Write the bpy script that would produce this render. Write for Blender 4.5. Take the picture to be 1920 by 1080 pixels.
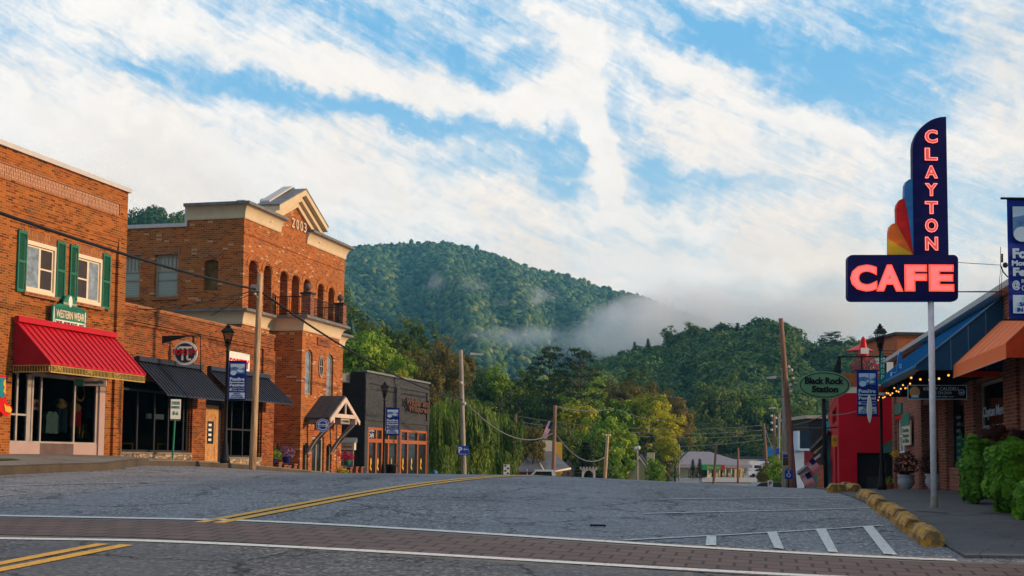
import bpy, math, random
import numpy as np
from mathutils import Matrix, Vector
random.seed(7)
for o in list(bpy.data.objects): bpy.data.objects.remove(o)
C = bpy.data.collections.new("scene"); bpy.context.scene.collection.children.link(C)
S = bpy.context.scene
R = math.radians
# ---------------------------------------------------------------- camera
FPX = 2400.0; PITCH = R(4.2); ROLL = R(0.49); EYE = Vector((0, 0, 1.5))
PY0 = 860 - FPX*math.tan(PITCH)
cd = bpy.data.cameras.new("camera"); cam = bpy.data.objects.new("camera", cd); C.objects.link(cam)
cd.sensor_width = 36; cd.lens = FPX/1920*36; cd.shift_y = (PY0-540)/1920; cd.clip_end = 9000; cd.clip_start = .2
CR = (Matrix.Rotation(R(90)+PITCH, 3, 'X') @ Matrix.Rotation(ROLL, 3, 'Z'))
cam.matrix_world = Matrix.Translation(EYE) @ CR.to_4x4()
S.camera = cam
def ray(px, py):
    return CR @ Vector(((px-960)/FPX, (PY0-py)/FPX, -1))
def P(px, py, Y):
    d = ray(px, py); return EYE + d*(Y/d.y)
# ---------------------------------------------------------------- node helper
class NT:
    def __init__(s, t): s.t = t
    def __call__(s, typ, ins=None, **props):
        n = s.t.nodes.new('ShaderNode'+typ)
        for k, v in props.items(): setattr(n, k, v)
        for k, v in (ins or {}).items():
            sock = n.inputs[k]
            if isinstance(v, bpy.types.NodeSocket): s.t.links.new(v, sock)
            elif isinstance(v, bpy.types.Node): s.t.links.new(v.outputs[0], sock)
            else: sock.default_value = v
        return n
    def math(s, op, a, b=0.0, c=0.0, clamp=False):
        n = s.t.nodes.new('ShaderNodeMath'); n.operation = op; n.use_clamp = clamp
        for i, v in enumerate((a, b, c)):
            if isinstance(v, bpy.types.NodeSocket): s.t.links.new(v, n.inputs[i])
            elif isinstance(v, bpy.types.Node): s.t.links.new(v.outputs[0], n.inputs[i])
            else: n.inputs[i].default_value = v
        return n.outputs[0]
    def mix(s, f, a, b, blend='MIX'):
        n = s.t.nodes.new('ShaderNodeMix'); n.data_type = 'RGBA'; n.blend_type = blend
        for i, v in ((0, f), (6, a), (7, b)):
            if isinstance(v, bpy.types.NodeSocket): s.t.links.new(v, n.inputs[i])
            elif isinstance(v, (tuple, list)): n.inputs[i].default_value = (*v[:3], 1)
            else: n.inputs[i].default_value = v
        return n.outputs[2]
    def ramp(s, f, stops, interp='LINEAR'):
        n = s.t.nodes.new('ShaderNodeValToRGB'); n.color_ramp.interpolation = interp
        e = n.color_ramp.elements
        while len(e) < len(stops): e.new(.5)
        for el, (p, c) in zip(e, stops):
            el.position = p; el.color = (*c[:3], 1) if not isinstance(c, (int, float)) else (c, c, c, 1)
        s.t.links.new(f, n.inputs[0]); return n.outputs[0]
    def rng(s, v, a, b, c, d, kind='SMOOTHSTEP'):
        n = s.t.nodes.new('ShaderNodeMapRange'); n.interpolation_type = kind
        s.t.links.new(v, n.inputs[0])
        for i, x in enumerate((a, b, c, d)): n.inputs[i+1].default_value = x
        return n.outputs[0]
# ---------------------------------------------------------------- world
SUN_EL, SUN_AZ = R(14), R(97)      # azimuth from +Y (view direction) towards +X
W = bpy.data.worlds.new("World"); S.world = W; W.use_nodes = True
wt = W.node_tree; wt.nodes.clear(); n = NT(wt)
sky = n('TexSky', sky_type='NISHITA', sun_disc=False, sun_elevation=R(14), sun_rotation=SUN_AZ, altitude=600,
        air_density=1.0, dust_density=.6, ozone_density=2.5)
tc = n('TexCoord'); sp = n('SeparateXYZ', {0: tc.outputs['Generated']})
X_, Y_, Z_ = sp.outputs
az = n.math('ARCTAN2', X_, Y_); el = n.math('ARCSINE', Z_)
DEG = 57.29578
U_ = n.math('MULTIPLY', az, DEG); V_ = n.math('MULTIPLY', el, DEG)      # sky position in degrees of azimuth and elevation
uv = n('CombineXYZ', {0: U_, 1: V_}).outputs[0]
w1 = n('TexNoise', {'Vector': uv, 'Scale': .35, 'Detail': 5.0, 'Roughness': .6})
w1c = n('VectorMath', {0: w1.outputs['Color'], 1: (.5, .5, .5)}, operation='SUBTRACT').outputs[0]
w1s = n('VectorMath', {0: w1c}, operation='SCALE'); w1s.inputs['Scale'].default_value = 3.0
uvw = n('VectorMath', {0: uv, 1: w1s.outputs[0]}, operation='ADD').outputs[0]
def skydeg(px, py):
    d = ray(px, py).normalized(); return math.degrees(math.atan2(d.x, d.y)), math.degrees(math.asin(d.z))
def stroke(px, py, L, Wd, ang, s, src, soft=.35):
    u, v = skydeg(px, py); k = DEG/FPX*.97
    m = n('Mapping', {'Vector': src, 'Location': (u, v, 0), 'Rotation': (0, 0, R(-ang)), 'Scale': (L*k, Wd*k, 1)}, vector_type='TEXTURE')
    ln = n('VectorMath', {0: m.outputs[0]}, operation='LENGTH').outputs['Value']
    return n.rng(ln, soft, 1.45, s, 0)
def summed(lst):
    a = lst[0]
    for b in lst[1:]: a = n.math('ADD', a, b)
    return a
# streaky cirrus noise, stretched along the wind
mp = n('Mapping', {'Vector': uvw, 'Rotation': (0, 0, R(-22)), 'Scale': (2.2, .6, 1)}, vector_type='TEXTURE')
n1 = n('TexNoise', {'Vector': mp.outputs[0], 'Scale': .55, 'Detail': 9.0, 'Roughness': .62, 'Distortion': .35}).outputs['Fac']
n2 = n('TexNoise', {'Vector': uvw, 'Scale': .16, 'Detail': 4.0, 'Roughness': .55}).outputs['Fac']
mp3 = n('Mapping', {'Vector': uv, 'Rotation': (0, 0, R(-26)), 'Scale': (3.2, .45, 1)}, vector_type='TEXTURE')
n3 = n('TexNoise', {'Vector': mp3.outputs[0], 'Scale': 1.1, 'Detail': 8.0, 'Roughness': .6, 'Distortion': .7}).outputs['Fac']
STROKES = [ # px, py, half length, half width, slope angle (down to the right), strength
 (560,185,300,26,9,-.85),(840,232,190,34,12,-.75),(240,135,60,18,8,-.45),(330,170,60,14,20,-.4),(690,52,190,30,22,-.75),(880,125,70,34,20,-.6),
 (1300,55,150,30,27,-.9),(1480,110,230,62,24,-.85),(1690,120,150,90,15,-.6),(1650,35,160,34,10,-.3),(1150,182,42,30,0,-.55),
 (1010,120,70,20,10,-.5),(1040,300,60,60,10,-.22),(1000,250,90,22,8,-.35),(1300,325,170,16,7,-.4),(1230,290,50,26,10,-.35),
 (1885,350,60,30,-15,-.35),(880,330,120,40,10,-.25),(1060,350,40,50,0,-.4),(420,250,60,20,20,-.35),(930,30,60,20,15,-.3),
 (480,95,420,40,13,.75),(830,172,220,36,11,.7),(200,55,240,45,9,.4),(1080,60,110,30,22,.6),(1370,165,330,34,24,.75),(1240,200,200,26,18,.35),
 (1085,140,90,46,82,.75),(1118,255,75,26,75,1.3),(1148,345,62,26,80,1.6),(1183,415,46,13,55,1.5),(1060,335,50,60,0,-.5),(1225,345,40,50,0,-.5),(1290,350,100,24,6,-.3),(1035,196,130,36,2,.9),
 (1070,330,60,10,5,.6),(170,260,330,110,12,.85),(560,310,380,80,8,.7),(800,262,160,22,10,.3),(1450,290,260,46,10,.6),(1500,235,240,18,14,.5),
 (950,420,700,70,2,.35),(1480,570,420,100,0,.9),(1350,400,300,40,0,.35),(1870,260,110,60,-10,.55),(1600,60,60,14,25,.3),(1400,35,120,30,20,.35),(1230,15,90,16,35,.7),
 (1560,75,90,16,20,.35),(1880,120,90,120,0,.35),(960,520,1200,60,0,.5)]
dens = summed([stroke(a,b,c,d,e,f*(.8 if f < 0 else 1),uvw) for a,b,c,d,e,f in STROKES])
dens = n.math('ADD', dens, n.math('MULTIPLY', n.math('SUBTRACT', n1, .5), 1.5))
dens = n.math('ADD', dens, n.math('MULTIPLY', n.math('SUBTRACT', n3, .5), 1.35))
dens = n.math('ADD', dens, n.math('MULTIPLY', n.math('SUBTRACT', n2, .5), .8))
n4 = n('TexNoise', {'Vector': mp3.outputs[0], 'Scale': 4.0, 'Detail': 6.0, 'Roughness': .65, 'Distortion': .4}).outputs['Fac']
dens = n.math('ADD', dens, n.math('MULTIPLY', n.math('SUBTRACT', n4, .5), .4))
n5 = n('TexNoise', {'Vector': uvw, 'Scale': 1.1, 'Detail': 7.0, 'Roughness': .6}).outputs['Fac']
dens = n.math('ADD', dens, n.math('MULTIPLY', n.math('SUBTRACT', n5, .5), 1.3))
dens = n.math('ADD', dens, .12)
mask = n.rng(dens, -.72, .95, 0, 1)
# sky colour: nishita graded towards the clear morning blue
hz = n.rng(V_, 4, 19, 1, 0)
bl = n.mix(hz, (1.8, 4.8, 7.8), (5.6, 7.2, 8.0))
blue = n.mix(.85, sky.outputs[0], bl)
warm = n.math('MULTIPLY', n.rng(V_, 3, 19, 1, .1, 'LINEAR'), n.rng(n2, .42, .6, .35, 1))
cl = n.mix(warm, (9.3, 8.9, 8.5), (9.8, 8.0, 6.6))
gr = summed([stroke(a,b,c,d,0,f,uvw,.2) for a,b,c,d,f in [(1450,585,380,60,.8),(1880,90,130,110,.5),(330,330,160,60,.18),(1250,470,260,30,.2),(960,630,1600,70,.3),(1750,560,260,60,.4)]])
gr = n.math('ADD', gr, n.rng(n1, .35, .65, .22, 0))
grey = n.mix(n.rng(gr, 0, 1, 0, .85, 'LINEAR'), cl, (5.6, 5.65, 5.6))
col = n.mix(mask, blue, grey)
over = n.math('MAXIMUM', n.rng(V_, 24, 48, 0, 1), n.rng(n.math('ABSOLUTE', U_), 75, 120, 0, 1))  # unseen sky overhead and behind the camera, darkened to cut fill light
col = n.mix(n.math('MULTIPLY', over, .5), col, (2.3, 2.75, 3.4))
low = n.rng(V_, -3, .5, 0, 1)
col = n.mix(low, (2.0, 2.3, 2.4), col)
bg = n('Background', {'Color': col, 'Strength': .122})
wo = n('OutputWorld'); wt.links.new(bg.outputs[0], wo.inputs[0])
W.cycles.sampling_method = 'MANUAL'; W.cycles.sample_map_resolution = 512
# ---------------------------------------------------------------- sun
sd = bpy.data.lights.new("sun", 'SUN'); sun = bpy.data.objects.new("sun", sd); C.objects.link(sun)
sd.energy = 5.0; sd.angle = R(3.0); sd.color = (1.0, .66, .38)
sdir = Vector((math.sin(SUN_AZ)*math.cos(SUN_EL), math.cos(SUN_AZ)*math.cos(SUN_EL), math.sin(SUN_EL)))
sun.rotation_euler = sdir.to_track_quat('Z', 'Y').to_euler(); sun.location = (60, 0, 40)
vs = S.view_settings; vs.view_transform = 'Standard'; vs.look = 'None'; vs.exposure = 0.0; vs.gamma = 1; vs.use_curve_mapping = False
S.render.engine = 'CYCLES'; S.cycles.max_bounces = 6; S.cycles.volume_bounces = 3; S.cycles.transparent_max_bounces = 12
S.cycles.sample_clamp_indirect = 6
# ---------------------------------------------------------------- helpers
def tag(o, label=None, cat=None, group=None, kind=None):
    if label: o['label'] = label
    if cat: o['category'] = cat
    if group: o['group'] = group
    if kind: o['kind'] = kind
    return o
def empty(name, M, label, cat, group=None):
    o = bpy.data.objects.new(name, None); C.objects.link(o); o.empty_display_size = .3
    o.matrix_world = M if isinstance(M, Matrix) else Matrix.Translation(M)
    return tag(o, label, cat, group)
MW = {}
def wm(o):
    m = Matrix.LocRotScale(o.location, o.rotation_euler, o.scale) if o.parent is None else wm(o.parent) @ Matrix.LocRotScale(o.location, o.rotation_euler, o.scale)
    return m
def fast_mesh(name, V, F):
    me = bpy.data.meshes.new(name); V = np.asarray(V, dtype=np.float32); F = np.asarray(F, dtype=np.int32)
    k = F.shape[1]; me.vertices.add(len(V)); me.vertices.foreach_set('co', V.ravel())
    me.loops.add(F.size); me.loops.foreach_set('vertex_index', F.ravel())
    me.polygons.add(len(F)); me.polygons.foreach_set('loop_start', np.arange(0, F.size, k, dtype=np.int32))
    me.polygons.foreach_set('loop_total', np.full(len(F), k, dtype=np.int32))
    me.update(calc_edges=True); return me
def add_obj(name, me, parent=None, M=None, mats=()):
    for m in mats: me.materials.append(m)
    o = bpy.data.objects.new(name, me); C.objects.link(o)
    if parent is not None: o.parent = parent
    if M is not None: o.matrix_basis = M
    return o
class MB:
    def __init__(s, M=None): s.M = M or Matrix.Identity(4); s.v = []; s.f = []; s.mi = []; s.sm = []; s.m = 0; s.uv = {}
    def V(s, pts):
        b = len(s.v); s.v += [s.M @ Vector(p) for p in pts]; return b
    def F(s, idx, smooth=False):
        s.f.append(idx); s.mi.append(s.m); s.sm.append(smooth)
    def poly(s, pts):
        b = s.V(pts); s.F(list(range(b, b+len(pts)))); return s
    def box(s, x0, x1, y0, y1, z0, z1):
        if x0 > x1: x0, x1 = x1, x0
        if y0 > y1: y0, y1 = y1, y0
        if z0 > z1: z0, z1 = z1, z0
        b = s.V([(x0,y0,z0),(x1,y0,z0),(x1,y1,z0),(x0,y1,z0),(x0,y0,z1),(x1,y0,z1),(x1,y1,z1),(x0,y1,z1)])
        for q in ((0,3,2,1),(4,5,6,7),(0,1,5,4),(1,2,6,5),(2,3,7,6),(3,0,4,7)): s.F([b+i for i in q])
        return s
    def prism(s, pts, y0, y1, caps=True):       # pts in (x,z), extruded along y
        k = len(pts); b = s.V([(x, y0, z) for x, z in pts] + [(x, y1, z) for x, z in pts])
        if caps: s.F([b+i for i in range(k)]); s.F([b+k+i for i in reversed(range(k))])
        for i in range(k): j = (i+1) % k; s.F([b+i, b+k+i, b+k+j, b+j])
        return s
    def prismx(s, pts, x0, x1):                 # pts in (y,z), extruded along x
        k = len(pts); b = s.V([(x0, y, z) for y, z in pts] + [(x1, y, z) for y, z in pts])
        s.F([b+i for i in reversed(range(k))]); s.F([b+k+i for i in range(k)])
        for i in range(k): j = (i+1) % k; s.F([b+i, b+j, b+k+j, b+k+i])
        return s
    def ring(s, cx, cz, r0, r1, y0, y1, n=28):
        for i in range(n):
            a, c = 2*math.pi*i/n, 2*math.pi*(i+1)/n
            s.prism([(cx+r0*math.cos(a), cz+r0*math.sin(a)), (cx+r1*math.cos(a), cz+r1*math.sin(a)), (cx+r1*math.cos(c), cz+r1*math.sin(c)), (cx+r0*math.cos(c), cz+r0*math.sin(c))], y0, y1)
        return s
    def disc(s, cx, cz, r, y0, y1, n=28, rz=None):
        rz = rz or r
        return s.prism([(cx+r*math.cos(2*math.pi*i/n), cz+rz*math.sin(2*math.pi*i/n)) for i in range(n)], y0, y1)
    def tube(s, pts, r, n=8, r1=None):
        pts = [Vector(p) for p in pts]; k = len(pts); r1 = r if r1 is None else r1
        b0 = None
        for i, p in enumerate(pts):
            t = (pts[min(i+1, k-1)] - pts[max(i-1, 0)]).normalized()
            a = t.cross(Vector((0, 0, 1)));
            if a.length < .1: a = t.cross(Vector((0, 1, 0)))
            a.normalize(); c = t.cross(a); rr = r+(r1-r)*i/max(1, k-1)
            b = s.V([p + a*rr*math.cos(2*math.pi*j/n) + c*rr*math.sin(2*math.pi*j/n) for j in range(n)])
            if b0 is not None:
                for j in range(n): s.F([b0+j, b+j, b+(j+1) % n, b0+(j+1) % n], True)
            else: s.F([b+j for j in range(n)])
            b0 = b
        s.F([b0+j for j in reversed(range(n))]); return s
    def lathe(s, c, prof, n=20, smooth=True):
        c = Vector(c); b0 = None
        for r, z in prof:
            b = s.V([(c.x+r*math.cos(2*math.pi*j/n), c.y+r*math.sin(2*math.pi*j/n), c.z+z) for j in range(n)])
            if b0 is not None:
                for j in range(n): s.F([b0+j, b0+(j+1) % n, b+(j+1) % n, b+j], smooth)
            else: s.F([b+j for j in reversed(range(n))])
            b0 = b
        s.F([b0+j for j in range(n)]); return s
    def ball(s, c, r, n=14, rz=None):
        rz = rz or r
        return s.lathe(c, [(max(.001, r*math.sin(math.pi*i/n)), -rz*math.cos(math.pi*i/n)) for i in range(n+1)], n)
    def build(s, name, mats, parent=None, label=None, cat=None, group=None, kind=None):
        inv = wm(parent).inverted() if parent is not None else Matrix.Identity(4)
        me = bpy.data.meshes.new(name); me.from_pydata([tuple(inv @ v) for v in s.v], [], s.f)
        mats = mats if isinstance(mats, (list, tuple)) else [mats]
        for m in mats: me.materials.append(m)
        me.polygons.foreach_set('material_index', s.mi); me.polygons.foreach_set('use_smooth', s.sm)
        me.update()
        o = bpy.data.objects.new(name, me); C.objects.link(o)
        if parent is not None: o.parent = parent
        return tag(o, label, cat, group, kind)
def recenter(o):      # move a lone mesh's origin to its base
    me = o.data; n_ = len(me.vertices); a = np.empty(n_*3, dtype=np.float32); me.vertices.foreach_get('co', a); a = a.reshape(-1, 3)
    c = (a.min(0)+a.max(0))/2; c[2] = a[:, 2].min(); a -= c; me.vertices.foreach_set('co', a.ravel()); me.update(); o.location = Vector(c.tolist()); return o
def kids(o): return [c for c in C.objects if c.parent == o]
def copy_tree(o, parent=None):
    c = o.copy(); C.objects.link(c)
    if parent is not None: c.parent = parent
    for ch in kids(o): copy_tree(ch, c)
    return c
def text_mesh(txt, bold=0.0, extrude=0.0, outline=0.0, fillmode='FRONT'):
    cu = bpy.data.curves.new('lettering', 'FONT'); cu.body = txt; cu.size = 1; cu.offset = bold; cu.extrude = extrude
    cu.resolution_u = 3
    if outline: cu.fill_mode = 'NONE'; cu.bevel_depth = outline; cu.bevel_resolution = 1
    o = bpy.data.objects.new('lettering', cu); S.collection.objects.link(o)
    dg = bpy.context.evaluated_depsgraph_get(); me = bpy.data.meshes.new_from_object(o.evaluated_get(dg))
    bpy.data.objects.remove(o); return me
def lettering(txt, M, x0, x1, z0, z1, y, mt, parent, bold=.01, depth=.01, outline=0.0, name='lettering', shear=0):
    """lettering fitted in the x/z box of frame M, facing -y"""
    me = text_mesh(txt, bold, 0.0 if outline else .001, outline)
    k = len(me.vertices); a = np.empty(k*3, dtype=np.float32); me.vertices.foreach_get('co', a); a = a.reshape(-1, 3)
    mn, mx = a.min(0), a.max(0); sc = (mx-mn); sc[sc < 1e-6] = 1
    b = np.empty_like(a)
    b[:, 0] = x0+(a[:, 0]-mn[0])/sc[0]*(x1-x0); b[:, 2] = z0+(a[:, 1]-mn[1])/sc[1]*(z1-z0)
    b[:, 0] += shear*(b[:, 2]-z0)
    b[:, 1] = y - (a[:, 2]-mn[2])/sc[2]*depth
    T = wm(parent).inverted() @ M
    T = np.array(T); b = b @ T[:3, :3].T + T[:3, 3]
    me.vertices.foreach_set('co', b.astype(np.float32).ravel()); me.update()
    me.materials.clear(); me.materials.append(mt)
    o = bpy.data.objects.new(name, me); C.objects.link(o); o.parent = parent; return o
class Fac:
    """a vertical facade plane; local x runs left to right seen from outside, -y is outward, z up"""
    def __init__(s, px0, Y0, px1, Y1, base=0.0, py=860):
        a, b = P(px0, py, Y0), P(px1, py, Y1); s.set(a, b, base)
    def set(s, a, b, base):
        s.a = Vector((a.x, a.y, 0)); d = Vector((b.x-a.x, b.y-a.y, 0)); s.L = d.length; d.normalize(); s.d = d
        s.inw = Vector((0, 0, 1)).cross(d); s.base = base
        s.M = Matrix(((d.x, s.inw.x, 0, a.x), (d.y, s.inw.y, 0, a.y), (0, 0, 1, base), (0, 0, 0, 1)))
    def uz(s, px, py, d=0.0):
        r = ray(px, py); n_ = -s.inw; p0 = s.a + n_*d
        t = (p0-EYE).dot(n_)/r.dot(n_); q = EYE + r*t; return (q-s.a).dot(s.d), q.z - s.base
    def side(s, at_x, depth, base=None):      # perpendicular plane through local x, seen from the camera side
        p = s.a + s.d*at_x; f = Fac.__new__(Fac); f.set(p + s.inw*depth, p, s.base if base is None else base); return f
def yawM(loc, yaw=0.0): return Matrix.Translation(loc) @ Matrix.Rotation(yaw, 4, 'Z')
# ---------------------------------------------------------------- terrain
SA, CA = math.sin(math.atan(.2)), math.cos(math.atan(.2))
def prof(u):
    u = max(u, 0.0); s0, u0, k = .041, 20.0, .0034
    if u < u0: return s0*u
    D = min(u-u0, 23.8); z = s0*u0 + s0*D - k*D*D/2
    if u > u0+23.8:
        e = u-u0-23.8
        z -= .04*e if e < 78 else .04*78
        q = min(max((u-120)/75.0, 0), 1); z += 1.0*q*q*(3-2*q)
    return z
def gz(x, y):
    u = x*SA+y*CA; v = x*CA-y*SA
    c = .4*math.tanh(.075*max(0.0, -14.5-v)/.4)
    e_ = min(max((u-34)/12.0, 0), 1); c *= 1-.9*e_*e_*(3-2*e_)
    q = min(max((v+7)/9.0, 0), 1); c -= .31*q*q*(3-2*q)*.5+.31*q*.5
    f = 1.0 if u < 60 else max(0.0, 1-(u-60)/80)
    return prof(u) + c*f
def hit(px, py, off=0.0, lim=150):
    r = ray(px, py); r = r/r.y; Y = 3.0; prev = None
    while Y < lim:
        q = EYE+r*Y
        if q.z <= gz(q.x, q.y)+off:
            lo, hi = Y-.5, Y
            for _ in range(20):
                m = (lo+hi)/2; q = EYE+r*m
                if q.z <= gz(q.x, q.y)+off: hi = m
                else: lo = m
            return EYE+r*hi
        Y += .5
    q = EYE+r*30; return q
def patch(name, c, nx, ny, dz, mt, thick=0.0, parent=None, uvs=None, **kw):
    """bilinear patch over 4 plan corners draped on the ground"""
    V = []; F = []; UV = []
    p00, p10, p11, p01 = [Vector((q[0], q[1], 0)) for q in c]
    for j in range(ny+1):
        for i in range(nx+1):
            s_, t = i/nx, j/ny
            q = p00*(1-s_)*(1-t)+p10*s_*(1-t)+p11*s_*t+p01*(1-s_)*t
            V.append((q.x, q.y, gz(q.x, q.y)+dz)); UV.append((s_*(p10-p00).length, t*(p01-p00).length))
    w = nx+1
    for j in range(ny):
        for i in range(nx): F.append((j*w+i, j*w+i+1, (j+1)*w+i+1, (j+1)*w+i))
    if thick:
        edge = [i for i in range(w)] + [(j*w+nx) for j in range(1, ny+1)] + [ny*w+i for i in range(nx-1, -1, -1)] + [j*w for j in range(ny-1, 0, -1)]
        b = len(V); V += [(V[e][0], V[e][1], V[e][2]-thick) for e in edge]; k = len(edge)
        for i in range(k): j = (i+1) % k; F.append((edge[i], b+i, b+j, edge[j]))
        UV += [UV[e] for e in edge]
    me = bpy.data.meshes.new(name); me.from_pydata(V, [], F); ul = me.uv_layers.new(name='UVMap')
    for l in me.loops: ul.data[l.index].uv = UV[l.vertex_index]
    o = add_obj(name, me, parent, None, [mt]); return tag(o, **kw)
# ---------------------------------------------------------------- materials
def newmat(name):
    m = bpy.data.materials.new(name); m.use_nodes = True; m.node_tree.nodes.clear(); return m, NT(m.node_tree)
def finish(m, n, bsdf, disp=None):
    o = n('OutputMaterial'); m.node_tree.links.new(bsdf.outputs[0], o.inputs[0]); return m
def M_(name, col, rough=.7, metal=0.0, var=.18, scale=3.0, bump=0.0, bscale=40.0, spec=.14, coat=0):
    m, n = newmat(name); tcd = n('TexCoord').outputs['Object']
    a = n('TexNoise', {'Vector': tcd, 'Scale': scale, 'Detail': 6.0, 'Roughness': .65}).outputs['Fac']
    c = n.mix(n.rng(a, .3, .7, 0, 1, 'LINEAR'), tuple(x*(1-var) for x in col), tuple(min(1, x*(1+var)) for x in col))
    ins = {'Base Color': c, 'Roughness': rough, 'Metallic': metal, 'Specular IOR Level': spec}
    if bump:
        b = n('TexNoise', {'Vector': tcd, 'Scale': bscale, 'Detail': 4.0})
        ins['Normal'] = n('Bump', {'Height': b.outputs['Fac'], 'Strength': bump, 'Distance': .02}).outputs[0]
    return finish(m, n, n('BsdfPrincipled', ins))
def emit(name, col, st):
    m, n = newmat(name); return finish(m, n, n('BsdfPrincipled', {'Base Color': (*[c*.6 for c in col], 1), 'Emission Color': (*col, 1), 'Emission Strength': st, 'Roughness': .4}))
def brick(name, cols, mortar, w=.215, h=.073, ms=.009, pale=None, dirt=.35, vert=False, paint=False):
    m, n = newmat(name); t = n('TexCoord').outputs['Object']; s = n('SeparateXYZ', {0: t}).outputs
    xy = n.math('ADD', s[0], s[1])
    v = n('CombineXYZ', {0: s[2], 1: xy} if vert else {0: xy, 1: s[2]}).outputs[0]
    b = n('TexBrick', {'Vector': v, 'Color1': (0, 0, 0, 1), 'Color2': (1, 1, 1, 1), 'Mortar': (.5, .5, .5, 1), 'Scale': 1.0, 'Mortar Size': ms, 'Mortar Smooth': .25, 'Bias': 0.0, 'Brick Width': w, 'Row Height': h})
    g = n('RGBToBW', {0: b.outputs['Color']}).outputs[0]
    c = n.ramp(g, cols)
    if pale:
        # a second, independent brick-sized random picks out pale bricks
        row_ = n.math('FLOOR', n.math('DIVIDE', s[2], h))
        cell = n('CombineXYZ', {0: n.math('FLOOR', n.math('ADD', n.math('DIVIDE', xy, w), n.math('MULTIPLY', n.math('FLOORED_MODULO', row_, 2.0), .5))), 1: row_}).outputs[0]
        wn = n('TexWhiteNoise', {'Vector': cell}).outputs['Value']
        c = n.mix(n.math('GREATER_THAN', wn, 1-pale[0]), c, pale[1])
    d = n('TexNoise', {'Vector': t, 'Scale': .55, 'Detail': 7.0, 'Roughness': .65}).outputs['Fac']
    c = n.mix(n.rng(d, .42, .72, 0, dirt), c, tuple(x*.35 for x in mortar), 'MIX')
    sc = n('Mapping', {'Vector': t, 'Scale': (2.2, 2.2, .25)})
    st = n('TexNoise', {'Vector': sc.outputs[0], 'Scale': 1.2, 'Detail': 5.0}).outputs['Fac']
    c = n.mix(n.rng(st, .55, .8, 0, dirt*.9), c, tuple(x*.3 for x in mortar))
    c = n.mix(b.outputs['Fac'], c, mortar)
    inv = n.math('SUBTRACT', 1.0, b.outputs['Fac'])
    bp = n('Bump', {'Height': inv, 'Strength': .5 if not paint else .3, 'Distance': .01})
    return finish(m, n, n('BsdfPrincipled', {'Base Color': c, 'Roughness': .85 if not paint else .55, 'Normal': bp.outputs[0], 'Specular IOR Level': .08}))
BRICK1 = brick('brick orange', [(0, (.09,.02,.008)), (.15, (.20,.045,.012)), (.5, (.31,.076,.015)), (1, (.42,.12,.022))], (.34,.18,.065), h=.068, pale=(.03, (.13,.055,.035)), dirt=.6)
BRICK1B = brick('brick russet', [(0, (.07,.017,.01)), (.2, (.16,.035,.013)), (.6, (.26,.058,.016)), (1, (.36,.095,.022))], (.27,.14,.06), h=.068, pale=(.05, (.10,.045,.03)), dirt=.6)
BRICK1D = brick('brick frame', [(0, (.14,.04,.02)), (.5, (.40,.12,.035)), (1, (.30,.10,.04))], (.36,.22,.12), dirt=.5)
SOLD = brick('brick soldier', [(0, (.22,.08,.045)), (1, (.36,.14,.07))], (.56,.40,.27), vert=True, dirt=.15)
BRICK2 = brick('brick loft', [(0, (.17,.042,.018)), (.4, (.34,.088,.025)), (1, (.46,.135,.030))], (.38,.20,.085), w=.225, h=.078, ms=.010, pale=(.04, (.52,.33,.20)), dirt=.35)
BRICK3 = brick('brick dark red', [(0, (.12,.032,.02)), (.5, (.22,.06,.033)), (1, (.30,.085,.045))], (.30,.20,.14), dirt=.4)
BRICK4 = brick('brick pink', [(0, (.27,.11,.075)), (1, (.36,.15,.10))], (.15,.08,.06), w=.6, h=.1, dirt=.3)
BBLACK = brick('brick black paint', [(0, (.040,.042,.046)), (1, (.075,.077,.082))], (.035,.036,.04), dirt=.2, paint=True)
BREDP = M_('red stucco', (.50,.003,.014), .6, var=.14, scale=1.2, bump=.3, bscale=12)
def stone():
    m, n = newmat('field stone'); t = n('TexCoord').outputs['Object']; s = n('SeparateXYZ', {0: t}).outputs
    v = n('CombineXYZ', {0: n.math('MULTIPLY', n.math('ADD', s[0], s[1]), 3.2), 1: n.math('MULTIPLY', s[2], 9.0)}).outputs[0]
    vo = n('TexVoronoi', {'Vector': v, 'Scale': 1.0, 'Randomness': .9}); ve = n('TexVoronoi', {'Vector': v, 'Scale': 1.0, 'Randomness': .9}, feature='DISTANCE_TO_EDGE')
    c = n.ramp(n('RGBToBW', {0: vo.outputs['Color']}).outputs[0], [(0, (.12,.08,.05)), (.4, (.30,.20,.12)), (.7, (.42,.32,.2)), (1, (.5,.42,.32))])
    c = n.mix(n.rng(ve.outputs[0], .0, .1, 1, 0), c, (.06,.045,.035))
    return finish(m, n, n('BsdfPrincipled', {'Base Color': c, 'Roughness': .9}))
STONE = stone()
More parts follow.
